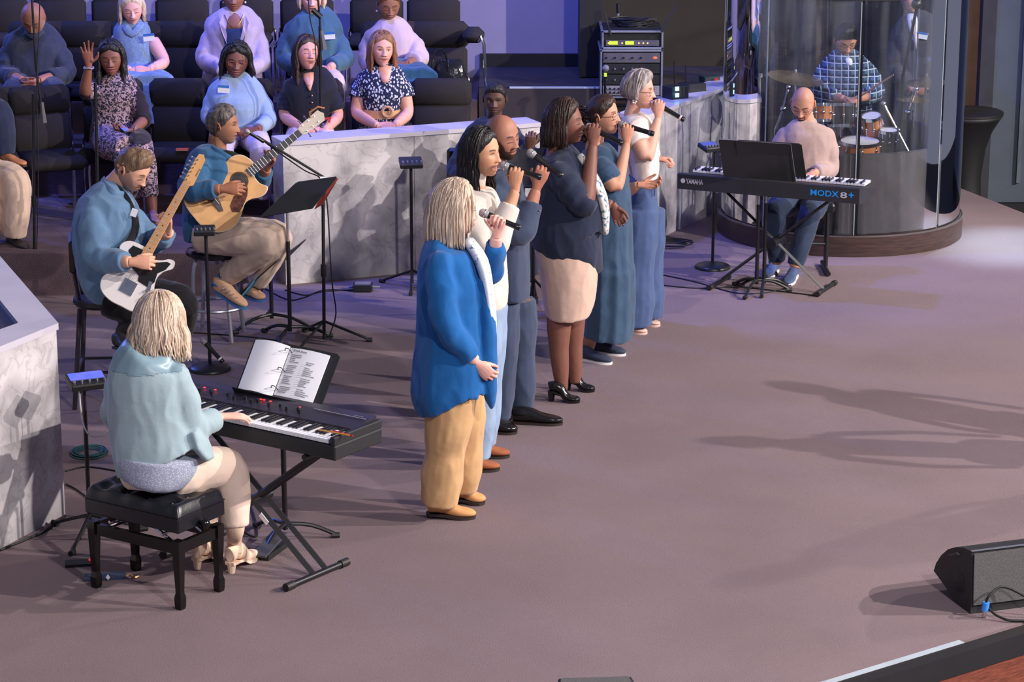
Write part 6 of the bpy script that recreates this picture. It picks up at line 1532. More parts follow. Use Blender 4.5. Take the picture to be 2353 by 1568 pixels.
# --- B3
LIL = cloth('lilac_blazer', (178, 162, 194), var=.05)
r, H, J = person('woman with pearl earrings in a lilac blazer over a navy top', YR2, (535, 330, -.3),
    skin=(142, 92, 76), head=(538, -8, -.02, 0, 4, 0, 1.02), neck=(538, 34, .04), nr=.048,
    face=dict(fem=1, lipc=(150, 84, 80), nosew=1.3),
    arms=[dict(p=[(484, 64, 0), (466, 140, -.06), (520, 166, -.34)], r=(.052, .043, .029), sleeve=1.85, add=.020, hand=dict(n=(.3, .6, -.6), d=(1, -.1, 0), curl=(30, 40, 30), s=.95)),
          dict(p=[(592, 64, 0), (604, 145, -.06), (560, 166, -.34)], r=(.052, .043, .029), sleeve=1.85, add=.020, hand=dict(right=False, n=(-.3, .6, -.6), d=(-1, -.1, 0), curl=(30, 40, 30), s=.95))],
    core=[(538, 40, .04, .07), (538, 90, .04, .11), (538, 160, .04, .11)],
    torso=[(26, 514, 562, .06, .04), (36, 484, 592, .10), (60, 470, 606, .14), (100, 474, 602, .15), (150, 470, 604, .15), (190, 462, 606, .18)],
    topm=LIL, topname='blazer', topfold=.006, topseed=34, botm=cloth('navy_trousers', (40, 46, 72)),
    legs=[dict(p=[(520, 190, 0), (500, 205, -.5), (500, 320, -.45)], r=(.08, .06, .04), t=1.95), dict(p=[(560, 190, 0), (578, 205, -.5), (575, 320, -.45)], r=(.08, .06, .04), t=1.95)])
part('navy_top', MB().sweep([J((538, 66, -.115)), J((538, 80, -.145)), J((538, 130, -.155)), J((538, 158, -.150))], [(.075, .03), (.085, .03), (.055, .03), (.02, .02)], n=14, ref=(0, 1, 0), sub=2), cloth('navy_top', (36, 50, 88)), r, smooth=180)
part('chest', MB().sweep([J((538, 30, -.06)), J((538, 48, -.10)), J((538, 68, -.135))], [(.05, .03), (.066, .03), (.066, .02)], n=12, ref=(0, 1, 0), sub=2), mat('brown_skin_chest', (140, 90, 74), rough=.5), r, smooth=180)
part('necklace', MB().tube([J((516, 34, -.10)), J((526, 54, -.135)), J((538, 64, -.152)), J((550, 54, -.135)), J((560, 34, -.10))], .003, n=5, sub=3), mat('gold', (220, 180, 130), metal=1, rough=.3, var=0), r)
for s in (-1, 1): part('lapel', MB().prism([J((538+s*26, 34, -.12)), J((538+s*34, 52, -.150)), J((538+s*26, 78, -.165)), J((538+s*6, 126, -.172)), J((538+s*20, 66, -.160))], (0, -1, 0), .006), LIL, r, smooth=0)
cap_hair(H, dict(fem=1, hairline=.068), H_DKBR, r, thick=.018, rough=.003)
for s in (-1, 1): part('earring', MB().ball(H.v(s*.082, .004, -.045), .009, 8), MC['pearl'], r)
# --- B4
BLS = cloth('steel_blue_blouse', (66, 98, 124), var=.08)
r, H, J = person('woman with short blonde hair in a steel blue blouse, middle row behind the black blouse', YR2, (720, 330, -.3),
    skin=(226, 170, 158), head=(716, -4, -.02, 6, 4, 0, 1.04), neck=(712, 38, .04), nr=.050,
    face=dict(fem=1, mouth=.7, lipc=(190, 90, 94)),
    arms=[dict(p=[(664, 74, 0), (652, 140, -.06), (720, 160, -.34)], r=(.060, .050, .031), sleeve=1.8, add=.020, hand=dict(n=(.3, .6, -.6), d=(1, -.1, 0), curl=(30, 40, 30), s=.95)),
          dict(p=[(772, 74, 0), (794, 136, -.06), (756, 156, -.34)], r=(.060, .050, .031), sleeve=1.8, add=.020, hand=dict(right=False, n=(-.3, .6, -.6), d=(-.8, -.1, -.4), curl=(30, 40, 30), s=.95))],
    core=[(716, 44, .04, .07), (718, 100, .04, .12), (720, 160, .04, .12)],
    torso=[(32, 688, 742, .06, .04), (42, 664, 772, .11), (66, 652, 788, .15), (100, 656, 786, .165), (140, 660, 784, .17), (170, 662, 784, .18)],
    topm=BLS, topname='blouse', topfold=.008, topseed=36, botm=cloth('pale_pink_trousers', (206, 180, 190)),
    legs=[dict(p=[(700, 185, 0), (690, 200, -.5), (690, 320, -.45)], r=(.085, .062, .04), t=1.95), dict(p=[(745, 180, 0), (772, 190, -.5), (770, 320, -.45)], r=(.085, .062, .04), t=1.95)])
tag_(r, J((757, 82, -.165)), -4)
lk = locks(H, n=60, length=.07, a0=1.1, width=.012, wave=.003, off=.014, seed=54); cap_hair(H, dict(fem=1, hairline=.068), H_BLOND, r, thick=.016, rough=.003, extra=lk)
# --- B5
LP = cloth('pale_lilac_peasant_blouse', (188, 166, 184), var=.04)
r, H, J = person('woman in a pale lilac gathered blouse and blue skirt, eyes lowered, middle row', YR2, (900, 330, -.3),
    skin=(146, 98, 80), head=(892, 12, -.04, 14, 16, 0, 1.04), neck=(892, 56, .03), nr=.052,
    face=dict(fem=1, eyes='closed', lipc=(150, 90, 84), nosew=1.35, wide=1.05),
    arms=[dict(p=[(846, 88, 0), (846, 150, -.06), (905, 160, -.36)], r=(.058, .048, .031), sleeve=1.6, add=.024, hand=dict(n=(.3, .6, -.6), d=(1, -.1, 0), curl=(30, 40, 30), s=.98)),
          dict(p=[(946, 84, 0), (966, 136, -.06), (936, 146, -.36)], r=(.058, .048, .031), sleeve=1.6, add=.024, flare=.008, hand=dict(right=False, n=(-.3, .6, -.6), d=(-1, -.1, -.3), curl=(30, 40, 30), s=.98))],
    core=[(892, 66, .04, .06), (896, 110, .04, .12), (898, 160, .04, .12)],
    torso=[(58, 862, 924, .10, .02), (66, 846, 944, .135, .0), (84, 836, 954, .155), (110, 842, 950, .165), (132, 848, 946, .17), (138, 850, 942, .16)],
    topm=LP, topname='blouse', topfold=.007, topseed=38,
    extra_bot=[rows_fn([(128, 852, 944, .16, 0), (165, 850, 950, .17, 0)]), lap([(905, 160, 0), (930, 170, -.25), (950, 184, -.46)], [(.18, .12), (.19, .11), (.20, .09)], (952, 280, -.52), .18)],
    botm=cloth('deep_blue_skirt', (38, 76, 116)), botname='skirt')
cap_hair(H, dict(fem=1, hairline=.068), hair_material('auburn_short_hair', (70, 40, 30), (130, 84, 60)), r, thick=.018, rough=.006, curl=True, freq=120)
part('earring', MB().ball(H.v(-.082, .004, -.045), .009, 8), MC['pearl'], r)
# --- F1 lace
LACE = spots_mat('lace_dress', (44, 40, 54), (170, 142, 148), scale=42, thr=.50, kind='NOISE', edge=.03)
SHEER = cloth('sheer_black_sleeve', (44, 34, 40), var=.15)
r, H, J = person('woman with long black hair in a patterned lace dress raising her right hand', YR1, (330, 500, -.8),
    skin=(142, 92, 76), head=(256, 134, -.03, 2, 6, -3, 1.04), neck=(258, 176, .03), nr=.047,
    face=dict(fem=1, eyes='closed', lip=1.2, lipc=(190, 110, 116), nosew=1.3, mouth=.1, wide=1.05),
    arms=[dict(p=[(222, 198, 0), (194, 212, -.20), (204, 152, -.26)], r=(.050, .044, .026), sleeve=.92, add=.010, hand=dict(n=(.15, -1, -.05), d=(-.05, -.05, 1), spread=9, per=[(4, 6, 4), (2, 5, 4), (4, 8, 5), (8, 10, 8)], thumb=(62, .15), s=1.02)),
          dict(p=[(308, 196, 0), (332, 276, -.10), (304, 300, -.34)], r=(.052, .044, .027), sleeve=1.15, add=.010, hand=dict(right=False, n=(-.3, .2, .8), d=(-1, -.1, 0), curl=(30, 40, 30), s=.95))],
    core=[(258, 180, .03, .06), (262, 230, .04, .10), (262, 300, .04, .11)],
    torso=[(182, 228, 292, .09, .02), (192, 214, 312, .12), (216, 206, 320, .14), (245, 212, 314, .14), (270, 214, 312, .145), (310, 206, 320, .16), (330, 206, 324, .16)],
    topm=LACE, topname='dress', topfold=.005, topseed=40,
    extra_top=[lambda m, J, loft: (m.sweep([J((245, 322, -.02)), J((250, 330, -.30)), J((290, 345, -.52))], [(.12, .12), (.12, .10), (.10, .09)], n=16, sub=2),
                                   m.sweep([J((300, 322, -.02)), J((318, 330, -.30)), J((326, 350, -.52)), J((338, 400, -.54)), J((344, 452, -.56))], [(.11, .11), (.11, .10), (.09, .09), (.075, .075), (.065, .065)], n=16, sub=2),
                                   m.sweep([J((290, 345, -.52)), J((305, 400, -.54)), J((315, 450, -.50))], [(.10, .09), (.085, .08), (.07, .07)], n=16, sub=2))],
    legs=[dict(p=[(330, 400, -.54), (346, 440, -.56), (352, 492, -.60)], r=(.05, .045, .03), t=0), dict(p=[(305, 400, -.54), (312, 440, -.52), (318, 480, -.48)], r=(.05, .045, .03), t=0)])
xl_, xr_2 = J((219, 220, 0)).x, J((316, 220, 0)).x; zs_ = J((300, 300, 0)).z
patch(lambda v, N: ((v[:, 0] < xl_) | (v[:, 0] > xr_2)) & (v[:, 2] > zs_), .003, 'sleeve', SHEER, r, label='sheer black sleeves')
sandal = mat('metallic_sandal', (150, 110, 110), rough=.35)
shoe_parts(r, W(350, 500, 17.62), W(362, 516, 17.42), sandal, sandal, w=.036, h=.045)
lk = locks(H, n=90, length=.26, a0=1.05, width=.012, wave=.003, off=.012, seed=56, fall_front=.03, part_x=-.01); cap_hair(H, dict(fem=1, hairline=.066), H_BLACK, r, thick=.014, rough=.002, extra=lk)
part('bracelet', MB().tube([J((204, 156, -.26))+V((.034*math.cos(t), .034*math.sin(t), .004*math.sin(3*t))) for t in np.linspace(0, 6.28, 14)], .007, n=6), mat('silver_beads', (220, 220, 230), rough=.2, metal=.8, var=0), r)
part('bracelet', MB().tube([J((310, 298, -.32))+V((.01*math.cos(t), .030*math.sin(t), .030*math.cos(t))) for t in np.linspace(0, 6.28, 14)], .004, n=6), MC['silver_beads'], r)
c = W(285, 297, 17.86); rr_ = thing('phone', 'small dark phone with blue glow in the hand of the woman in lace', 'phone', c)
part('case', MB().box(c, (.05, .09, .010), rotm('Z', 40)@rotm('X', 20), .003), matte_black, rr_, smooth=0); part('screen', MB().box(c+V((0, 0, .007)), (.042, .08, .002), rotm('Z', 40)@rotm('X', 20)), scr, rr_, smooth=0)
# --- F2 light blue top
LBT = cloth('light_blue_knit_top', (148, 168, 198), var=.04)
r, H, J = person('woman with dark twisted hair and glasses in a light blue top with name tag', YR1, (590, 480, -.6),
    skin=(126, 82, 70), head=(543, 140, -.03, 6, 6, 6, 1.04), neck=(543, 180, .03), nr=.048,
    face=dict(fem=1, lip=1.25, lipc=(150, 96, 96), nosew=1.3, iris=(30, 18, 14), gazex=6, wide=1.06, jaw=.30),
    arms=[dict(p=[(486, 212, 0), (478, 275, -.06), (550, 304, -.36)], r=(.056, .046, .029), sleeve=1.85, add=.012, hand=dict(n=(.3, .6, -.6), d=(1, -.1, 0), curl=(30, 40, 30), s=.98)),
          dict(p=[(600, 212, 0), (620, 276, -.06), (590, 298, -.36)], r=(.056, .046, .029), sleeve=1.85, add=.012, hand=dict(right=False, n=(-.3, .6, -.6), d=(-1, -.1, -.2), curl=(30, 40, 30), s=.98))],
    core=[(543, 186, .03, .06), (545, 240, .04, .12), (548, 300, .04, .12)],
    torso=[(180, 518, 570, .07, .03), (190, 490, 598, .11), (215, 476, 612, .145), (245, 482, 606, .175, -.01), (270, 486, 604, .165), (290, 482, 608, .165), (310, 480, 610, .17)],
    topm=LBT, topname='top', topfold=.004, topseed=42, botm=cloth('pale_lavender_trousers', (190, 176, 200)),
    legs=[dict(p=[(520, 310, 0), (510, 335, -.50), (520, 460, -.45)], r=(.09, .064, .04), t=1.95), dict(p=[(575, 310, 0), (598, 335, -.50), (606, 460, -.45)], r=(.09, .064, .04), t=1.95)])
tag_(r, J((514, 205, -.150)), 4)
glasses(H, r, (170, 90, 90), w=.025, h=.016)
lk = locks(H, n=34, length=.13, a0=1.15, width=.015, wave=.010, wavef=8, off=.018, seed=58, flare=.01, part_x=-.03); cap_hair(H, dict(fem=1, hairline=.070), H_BLACK, r, thick=.018, rough=.006, curl=True, freq=120, extra=lk)
part('earring', MB().ball(H.v(-.082, .004, -.045), .008, 8), MC['gold'], r)
# --- F3 black blouse
BLK = cloth('black_blouse', (34, 34, 46), var=.08)
r, H, J = person('woman with long brown hair in a black buttoned blouse singing, behind the tall microphone stand', YR1, (705, 480, -.6),
    skin=(226, 162, 152), head=(704, 122, -.03, 26, -8, 4, 1.02), neck=(708, 168, .03), nr=.045,
    face=dict(fem=1, eyes='closed', mouth=.8, lipc=(180, 84, 90), blush=1.3),
    arms=[dict(p=[(660, 205, 0), (652, 268, -.05), (700, 300, -.32)], r=(.052, .045, .029), sleeve=.78, add=.018, hand=dict(n=(.3, .6, -.6), d=(1, -.1, 0), curl=(30, 40, 30), s=.95)),
          dict(p=[(762, 205, 0), (778, 268, -.05), (745, 300, -.32)], r=(.052, .045, .029), sleeve=.78, add=.018, hand=dict(right=False, n=(-.3, .6, -.6), d=(-1, -.1, -.2), curl=(30, 40, 30), s=.95))],
    core=[(708, 172, .03, .06), (710, 230, .04, .11), (712, 290, .04, .11)],
    torso=[(168, 686, 734, .06, .03), (178, 662, 764, .10), (200, 650, 776, .135), (235, 660, 768, .155), (265, 664, 764, .15), (278, 662, 766, .15)],
    topm=BLK, topname='blouse', topfold=.005, topseed=44, botm=cloth('pale_pink_trousers', (206, 180, 190)),
    extra_bot=[rows_fn([(270, 668, 758, .13), (290, 664, 764, .15), (310, 662, 766, .17)])],
    legs=[dict(p=[(690, 308, 0), (680, 335, -.50), (690, 460, -.45)], r=(.085, .062, .04), t=1.95), dict(p=[(738, 308, 0), (750, 335, -.50), (750, 460, -.45)], r=(.085, .062, .04), t=1.95)])
part('neckline', MB().sweep([J((708, 170, -.075)), J((710, 186, -.110)), J((712, 208, -.145))], [(.05, .02), (.035, .02), (.006, .01)], n=12, ref=(0, 1, 0), sub=2), mat('rosy_skin', (224, 160, 150), rough=.5), r, smooth=180)
mb = MB()
for k in range(4): mb.ball(J((717, 220+16*k, -.158)), .007, 8)
part('buttons', mb, MC['gold'], r)
part('necklace', MB().tube([J((694, 176, -.09)), J((704, 192, -.13)), J((712, 196, -.14)), J((722, 176, -.09))], .003, n=5, sub=3), MC['gold'], r)
lk = locks(H, n=110, length=.36, a0=1.15, width=.011, wave=.010, wavef=4, off=.012, seed=60, down=(.05, -.05, -1)); cap_hair(H, dict(fem=1, hairline=.068), H_DKBR, r, thick=.014, rough=.002, extra=lk)
# --- F4 floral
FLD = spots_mat('navy_floral_dress', (36, 42, 74), (206, 206, 224), scale=62, thr=.40, edge=.05, stretch=(1, 1, .7))
r, H, J = person('woman with long light brown hair in a navy and white floral dress with tan belt', YR1, (880, 480, -.6),
    skin=(226, 166, 152), head=(877, 114, -.03, 16, -2, 4, 1.02), neck=(880, 156, .03), nr=.046,
    face=dict(fem=1, mouth=.5, lipc=(190, 96, 96), iris=(60, 44, 36), browc=(80, 50, 44)),
    arms=[dict(p=[(826, 190, 0), (818, 262, -.05), (868, 290, -.32)], r=(.052, .046, .029), sleeve=.42, add=.020, flare=.006, hand=dict(n=(.3, .6, -.6), d=(1, -.1, 0), curl=(25, 35, 25), s=.95)),
          dict(p=[(930, 190, 0), (938, 262, -.05), (905, 290, -.32)], r=(.052, .046, .029), sleeve=.42, add=.020, flare=.006, hand=dict(right=False, n=(-.3, .6, -.6), d=(-1, -.1, 0), curl=(25, 35, 25), s=.95))],
    core=[(880, 160, .03, .06), (878, 220, .04, .10), (880, 290, .04, .11)],
    torso=[(165, 848, 912, .075, .04), (173, 828, 932, .11), (190, 818, 938, .135), (215, 826, 930, .15), (245, 834, 922, .14), (265, 834, 922, .14), (290, 826, 930, .16), (312, 820, 936, .18)],
    topm=FLD, topname='dress', topfold=.006, topseed=46,
    extra_top=[lap([(880, 308, 0), (880, 316, -.2), (880, 322, -.45)], [(.19, .09), (.22, .08), (.23, .07)], (880, 420, -.5), .22)])
part('chest', MB().sweep([J((882, 156, -.07)), J((884, 172, -.10)), J((886, 190, -.130))], [(.058, .03), (.048, .025), (.02, .015)], n=12, ref=(0, 1, 0), sub=2), MC['rosy_skin'], r, smooth=180)
tanb = mat('woven_tan_belt', (206, 158, 122), rough=.7, bump=.5, bscale=200)
part('belt', MB().sweep([J((878, 248, 0)), J((878, 266, 0))], [(.158, .150), (.158, .150)], n=28, ref=(0, 1, 0)), tanb, r, smooth=30)
part('buckle', MB().tube([J((890, 257, -.158))+V((.036*math.cos(t), 0, .036*math.sin(t))) for t in np.linspace(0, 6.2832, 18)], .011, n=8), tanb, r)
part('necklace', MB().tube([J((866, 172, -.09)), J((876, 186, -.125)), J((888, 172, -.10))], .003, n=5, sub=3), MC['gold'], r)
lk = locks(H, n=100, length=.165, a0=1.05, width=.012, wave=.006, wavef=4, off=.012, seed=62, flare=.006); cap_hair(H, dict(fem=1, hairline=.068), H_BROWN, r, thick=.014, rough=.002, extra=lk)
# --- left edge person, cut by the frame
r, H, J = person('person in khaki trousers and a light blue sleeve cut off by the left picture edge', 17.55, (30, 560, -.4),
    skin=(220, 160, 140), head=(-72, 205, -.03, 25, 10, 0, 1.05), neck=(-70, 256, .03), face=dict(eyes='closed', browc=(90, 66, 50)),
    arms=[dict(p=[(-70, 300, 0), (-40, 385, -.05), (-2, 392, -.28)], r=(.055, .046, .03), sleeve=1.75, add=.02, hand=dict(n=(.1, .3, -1), d=(1, -.5, -.3), curl=(30, 45, 35)))],
    core=[(-70, 280, .03, .07), (-70, 360, .04, .12), (-70, 400, .04, .12)],
    torso=[(270, -100, -40, .08), (290, -125, -20, .13), (340, -125, -22, .15), (400, -120, -30, .15)],
    topm=cloth('pale_blue_check_shirt', (120, 150, 210)), topseed=48,
    legs=[dict(p=[(-60, 400, 0), (40, 410, -.36), (32, 545, -.34)], r=(.09, .068, .045), R=(.115, .105, .085), t=1.98), dict(p=[(-70, 400, 0), (-30, 420, -.4), (-30, 545, -.34)], r=(.09, .066, .045), R=(.11, .098, .08), t=1.95)],
    botm=KHAKI_C if 'KHAKI_C' in globals() else cloth('pale_khaki_trousers', (206, 178, 160)))
cap_hair(H, dict(hairline=.066), MC['light_brown_hair'], r, thick=.012, rough=.004)
shoe_parts(r, W(22, 568, 17.3), W(62, 576, 17.05), mat('dark_shoe', (50, 44, 48), rough=.5), dark_sole, w=.045, h=.07)
r, H, J = person('person with dark trousers and tan shoe crossing a leg behind the khaki trousers, far left', 18.15, (10, 380, -.3), skin=(150, 102, 82), head=(-76, 62, -.03, 15, 10, 0, 1.05), neck=(-75, 112, .03), face=dict(eyes='closed', buzz=.8),
    core=[(-80, 150, 0, .1), (-80, 200, 0, .12), (-78, 245, 0, .12)], torso=[(120, -110, -40, .1), (150, -125, -20, .14), (220, -125, -25, .15), (250, -120, -30, .15)], topm=DK, topseed=50,
    legs=[dict(p=[(-70, 250, 0), (0, 255, -.3), (12, 358, -.34)], r=(.085, .062, .042), R=(.11, .098, .075), t=1.96)], botm=MC['navy_trousers'])
shoe_parts(r, W(8, 378, 17.80), W(58, 384, 17.65), mat('tan_brown_shoe', (180, 116, 72), rough=.5), dark_sole, w=.045, h=.07)
# ============================================================ drum booth
BC = V((2.545, 19.02, 0)); BR_ = .945
def arc(rad, a0, a1, n, z):   # azimuth 0 = towards the camera, positive = picture right
    return [V((BC.x+rad*math.sin(math.radians(a0+(a1-a0)*k/n)), BC.y-rad*math.cos(math.radians(a0+(a1-a0)*k/n)), z)) for k in range(n+1)]
def curved(r0, r1, a0, a1, z0, z1, n=16):
    mb = MB(); A = arc(r0, a0, a1, n, z0); B = arc(r1, a0, a1, n, z0); m = n+1
    up = V((0, 0, z1-z0)); vs = A+B+[p+up for p in A]+[p+up for p in B]; fs = []
    for k in range(n): fs += [(k, m+k, m+k+1, k+1), (2*m+k, 2*m+k+1, 3*m+k+1, 3*m+k), (k, k+1, 2*m+k+1, 2*m+k), (m+k, 3*m+k, 3*m+k+1, m+k+1)]
    fs += [(0, 2*m, 3*m, m), (m-1, 2*m-1, 4*m-1, 3*m-1)]; mb.add(vs, fs); return mb
r = thing('drum_booth', 'round drum booth of clear curved panels on a dark wood plinth, upper right', 'drum booth', BC)
part('plinth', MB().lathe([(BR_, 0), (BR_, .15), (BR_-.02, .158), (.05, .158)], BC, 72), wood_dark, r, smooth=40)
part('plinth_edge', curved(BR_-.004, BR_+.004, -180, 180, .150, .162, 72), mat('plinth_edge_metal', (120, 112, 112), rough=.3, metal=.6), r)
gm = bpy.data.materials.new('clear_acrylic'); gm.use_nodes = True; MC['clear_acrylic'] = gm; t = NT(gm)
for n_ in list(t.n): 
    if n_.type == 'BSDF_PRINCIPLED': t.n.remove(n_)
out = [n_ for n_ in t.n if n_.type == 'OUTPUT_MATERIAL'][0]
tr = t.new('ShaderNodeBsdfTransparent'); tr.inputs[0].default_value = (.93, .95, .96, 1)
gl = t.new('ShaderNodeBsdfGlossy'); gl.inputs['Roughness'].default_value = .02; df = t.new('ShaderNodeBsdfDiffuse'); df.inputs[0].default_value = (.35, .38, .42, 1)
fn = t.new('ShaderNodeFresnel'); fn.inputs[0].default_value = 1.38
tc = t.new('ShaderNodeTexCoord'); mp = t.new('ShaderNodeMapping'); mp.inputs['Scale'].default_value = (9, 9, .8); nz_ = t.new('ShaderNodeTexNoise'); nz_.inputs['Scale'].default_value = 1.0; nz_.inputs['Detail'].default_value = 3
t.link(tc.outputs['Object'], mp.inputs[0]); t.link(mp.outputs[0], nz_.inputs['Vector'])
cr = t.new('ShaderNodeMapRange'); cr.inputs[1].default_value = .45; cr.inputs[2].default_value = .75; cr.inputs[3].default_value = .01; cr.inputs[4].default_value = .10
t.link(nz_.outputs['Fac'], cr.inputs[0])
m1 = t.new('ShaderNodeMixShader'); m2 = t.new('ShaderNodeMixShader')
t.link(cr.outputs[0], m1.inputs[0]); t.link(tr.outputs[0], m1.inputs[1]); t.link(df.outputs[0], m1.inputs[2])
t.link(fn.outputs[0], m2.inputs[0]); t.link(m1.outputs[0], m2.inputs[1]); t.link(gl.outputs[0], m2.inputs[2]); t.link(m2.outputs[0], out.inputs[0])
edge_m = mat('acrylic_edge', (140, 152, 164), rough=.3, var=0)
for a in (-90, -45, 0, 45, 90, 135, 180, 225):
    part('panel', curved(BR_-.030, BR_-.024, a+1.0, a+44.0, .163, 1.90, 18), gm, r, smooth=60)
    part('panel_edge', curved(BR_-.031, BR_-.023, a+44.05, a+44.5, .163, 1.90, 2), edge_m, r, smooth=0)
part('top_rim', curved(BR_-.045, BR_-.010, -180, 180, 1.901, 1.935, 72), black_paint, r)
for a, w in ((0, .028), (-180, .028), (-92, .012)):
    p = arc(BR_-.055, a, a, 1, .16)[0]; part('post', MB().box(p+V((0, 0, .87)), (w, .022, 1.74)), black_paint, r, smooth=0)
foam = mat('grey_foam_baffle', (104, 98, 102), rough=.95, var=.1, bump=.6, bscale=220)
for (a0, a1) in ((-8, 41), (43.5, 95), (97, 140)):
    part('foam_baffle', curved(BR_-.12, BR_-.07, a0, a1, .163, .76, 14), foam, r, smooth=50)
part('foam_baffle', curved(BR_-.12, BR_-.07, -60, -10, .163, .52, 14), mat('dark_foam', (44, 40, 44), rough=.95), r, smooth=50)
# ---- drums
amber = mat('amber_drum_shell', (176, 106, 62), rough=.2, var=.2, coat=.6); head_m = mat('drum_head', (210, 206, 206), rough=.5, var=.05); brass = mat('cymbal_bronze', (196, 176, 140), rough=.25, metal=.9, var=.1)
smoke = mat('dark_drum_shell', (40, 38, 44), rough=.15, var=0)
def drum(label, c, rad, h, R, shell, stand=True):
    r = thing('drum', label, 'drum', c)
    part('shell', MB().lathe([(rad, 0), (rad, h)], c, 28, R), shell, r); part('drumhead', MB().lathe([(rad*.97, h), (rad*.96, h+.006)], c, 28, R), head_m, r)
    for z in (0, h): part('hoop', MB().lathe([(rad*1.0, z-.012), (rad*1.05, z-.012), (rad*1.05, z+.012), (rad*1.0, z+.012)], c, 28, R, caps=False), chrome, r)
    mb = MB()
    for k in range(8):
        a = 2*math.pi*k/8; q = V((rad*1.04*math.cos(a), rad*1.04*math.sin(a), 0)); mb.tube([c+R@(q+V((0, 0, 0))), c+R@(q+V((0, 0, h)))], .004, n=5); mb.ball(c+R@(q+V((0, 0, h*.5))), .013, 6)
    part('lugs', mb, chrome, r)
    if stand: part('stand', MB().tube([V((c.x, c.y, .165)), c], .013, n=8), chrome, r)
    return r
T = lambda px, py, Y: W(px, py, Y)
drum('small amber rack drum seen left of the black booth post', T(1890, 278, 18.75), .075, .12, rotm('X', -14), amber)
drum('dark drum with chrome hoops behind the black booth post', T(1935, 290, 18.8), .10, .16, rotm('X', -12), smoke)
drum('amber rack drum with white badge right of the drummer hands', T(2008, 312, 18.72), .075, .16, rotm('X', 14)@rotm('Y', -10), amber)
drum('dark floor drum with chrome hoops at the right of the kit', T(2040, 345, 18.62), .068, .15, rotm('X', 6), smoke)
drum('chrome snare drum low in front of the drummer', T(1975, 352, 18.55), .15, .09, rotm('X', 4), amber)
c = T(1950, 400, 18.6); drum('bass drum with light hoop at the front of the booth', V((c.x, 18.45, .42)), .23, .30, rotm('X', -86), smoke, False)
def cymbal(label, c, rad, R, Y=None):
    r = thing('cymbal', label, 'cymbal', c); part('plate', MB().lathe([(rad, 0), (rad*.3, .022), (rad*.16, .04), (.01, .048)], c, 40, R), brass, r, smooth=60)
    part('stand', MB().tube([c+V((0, 0, .055)), c-V((0, 0, .05)), V((c.x, c.y, .30))], .009, n=8), chrome, r); part('wing_nut', MB().ball(c+V((0, 0, .06)), .014, 8), chrome, r)
    for k in range(3):
        a = math.radians(90+120*k); part('leg', MB().tube([V((c.x, c.y, .40)), V((c.x+.14*math.cos(a), c.y+.14*math.sin(a), .17))], .008, n=6), chrome, r)
    return r
cymbal('larger bronze cymbal high at the right inside the booth', T(2128, 190, 19.15), .16, rotm('Y', -4)@rotm('X', 4))
cymbal('smaller lower cymbal at the right inside the booth', T(2100, 230, 19.0), .14, rotm('Y', 3))
cymbal('wide cymbal at the left inside the booth above the bald keyboard player', T(1828, 180, 19.2), .22, rotm('Y', 8)@rotm('X', 6))
for (lab, pts) in (('slanting chrome stand arm right of the amber drum', [T(2030, 238, 18.8), T(2062, 300, 18.75), T(2088, 350, 18.7)]), ('chrome boom stand at the far right cymbal', [T(2105, 205, 18.9), T(2086, 258, 18.95), T(2080, 350, 18.95)]), ('chrome stand left of the keyboard player behind the clear panel', [T(1812, 200, 19.0), T(1800, 250, 19.0), T(1782, 300, 18.98)])):
    r = thing('hardware_stand', lab, 'stand', pts[-1]); part('tube', MB().tube(pts, .012, n=8), chrome, r); part('clamp', MB().ball(pts[1], .026, 8), chrome, r); part('clamp', MB().ball(pts[0], .022, 8), chrome, r); part('lower_tube', MB().tube([pts[-1], V((pts[-1].x, pts[-1].y, .165))], .010, n=8), chrome, r)
# mic boom in the booth
pts = [T(2110, 0, 19.0), T(2098, 60, 19.0), T(2080, 150, 19.0), T(2068, 210, 19.0)]
r = thing('mic_stand', 'tall black boom microphone stand inside the right half of the drum booth', 'mic stand', V((pts[-1].x, 19.0, .16)))
part('boom', MB().tube(pts, .012, n=8), stand_black, r); part('pole', MB().tube([T(2075, 170, 19.0), V((T(2066, 300, 19.0).x, 19.0, .165))], .014, n=8), stand_black, r); part('mic_mount', MB().ball(T(2106, 10, 19.0), (.04, .03, .04), 10), stand_black, r)
pts = [T(1740, 135, 18.75), T(1735, 160, 18.75), T(1748, 235, 18.78)]
r = thing('mic_stand', 'violet-lit slim boom stand in front of the tall rail end behind the clear panel', 'mic stand', V((pts[-1].x, 18.78, .16)))
part('boom', MB().tube(pts, .010, n=8), mat('violet_lit_metal', (120, 110, 150), rough=.4), r); part('pole', MB().tube([pts[-1], V((pts[-1].x, 18.78, .165))], .010, n=8), stand_black, r)  # boom coloured violet in place of the violet light on it
# ---- drummer
PL = bpy.data.materials.new('plaid_shirt'); PL.use_nodes = True; MC['plaid_shirt'] = PL; t = NT(PL); b = t.n['Principled BSDF']; b.inputs['Roughness'].default_value = .9
tc = t.new('ShaderNodeTexCoord'); sx = t.new('ShaderNodeSeparateXYZ'); t.link(tc.outputs['Object'], sx.inputs[0])
def stripes(sock, freq, wid):
    m = t.new('ShaderNodeMath', operation='MULTIPLY'); m.inputs[1].default_value = freq; t.link(sock, m.inputs[0])
    f = t.new('ShaderNodeMath', operation='FRACT'); t.link(m.outputs[0], f.inputs[0]); c = t.new('ShaderNodeMath', operation='LESS_THAN'); c.inputs[1].default_value = wid; t.link(f.outputs[0], c.inputs[0]); return c.outputs[0]
a1 = stripes(sx.outputs['X'], 19, .5); a2 = stripes(sx.outputs['Z'], 19, .5); w1 = stripes(sx.outputs['X'], 19, .14); w2 = stripes(sx.outputs['Z'], 19, .14)
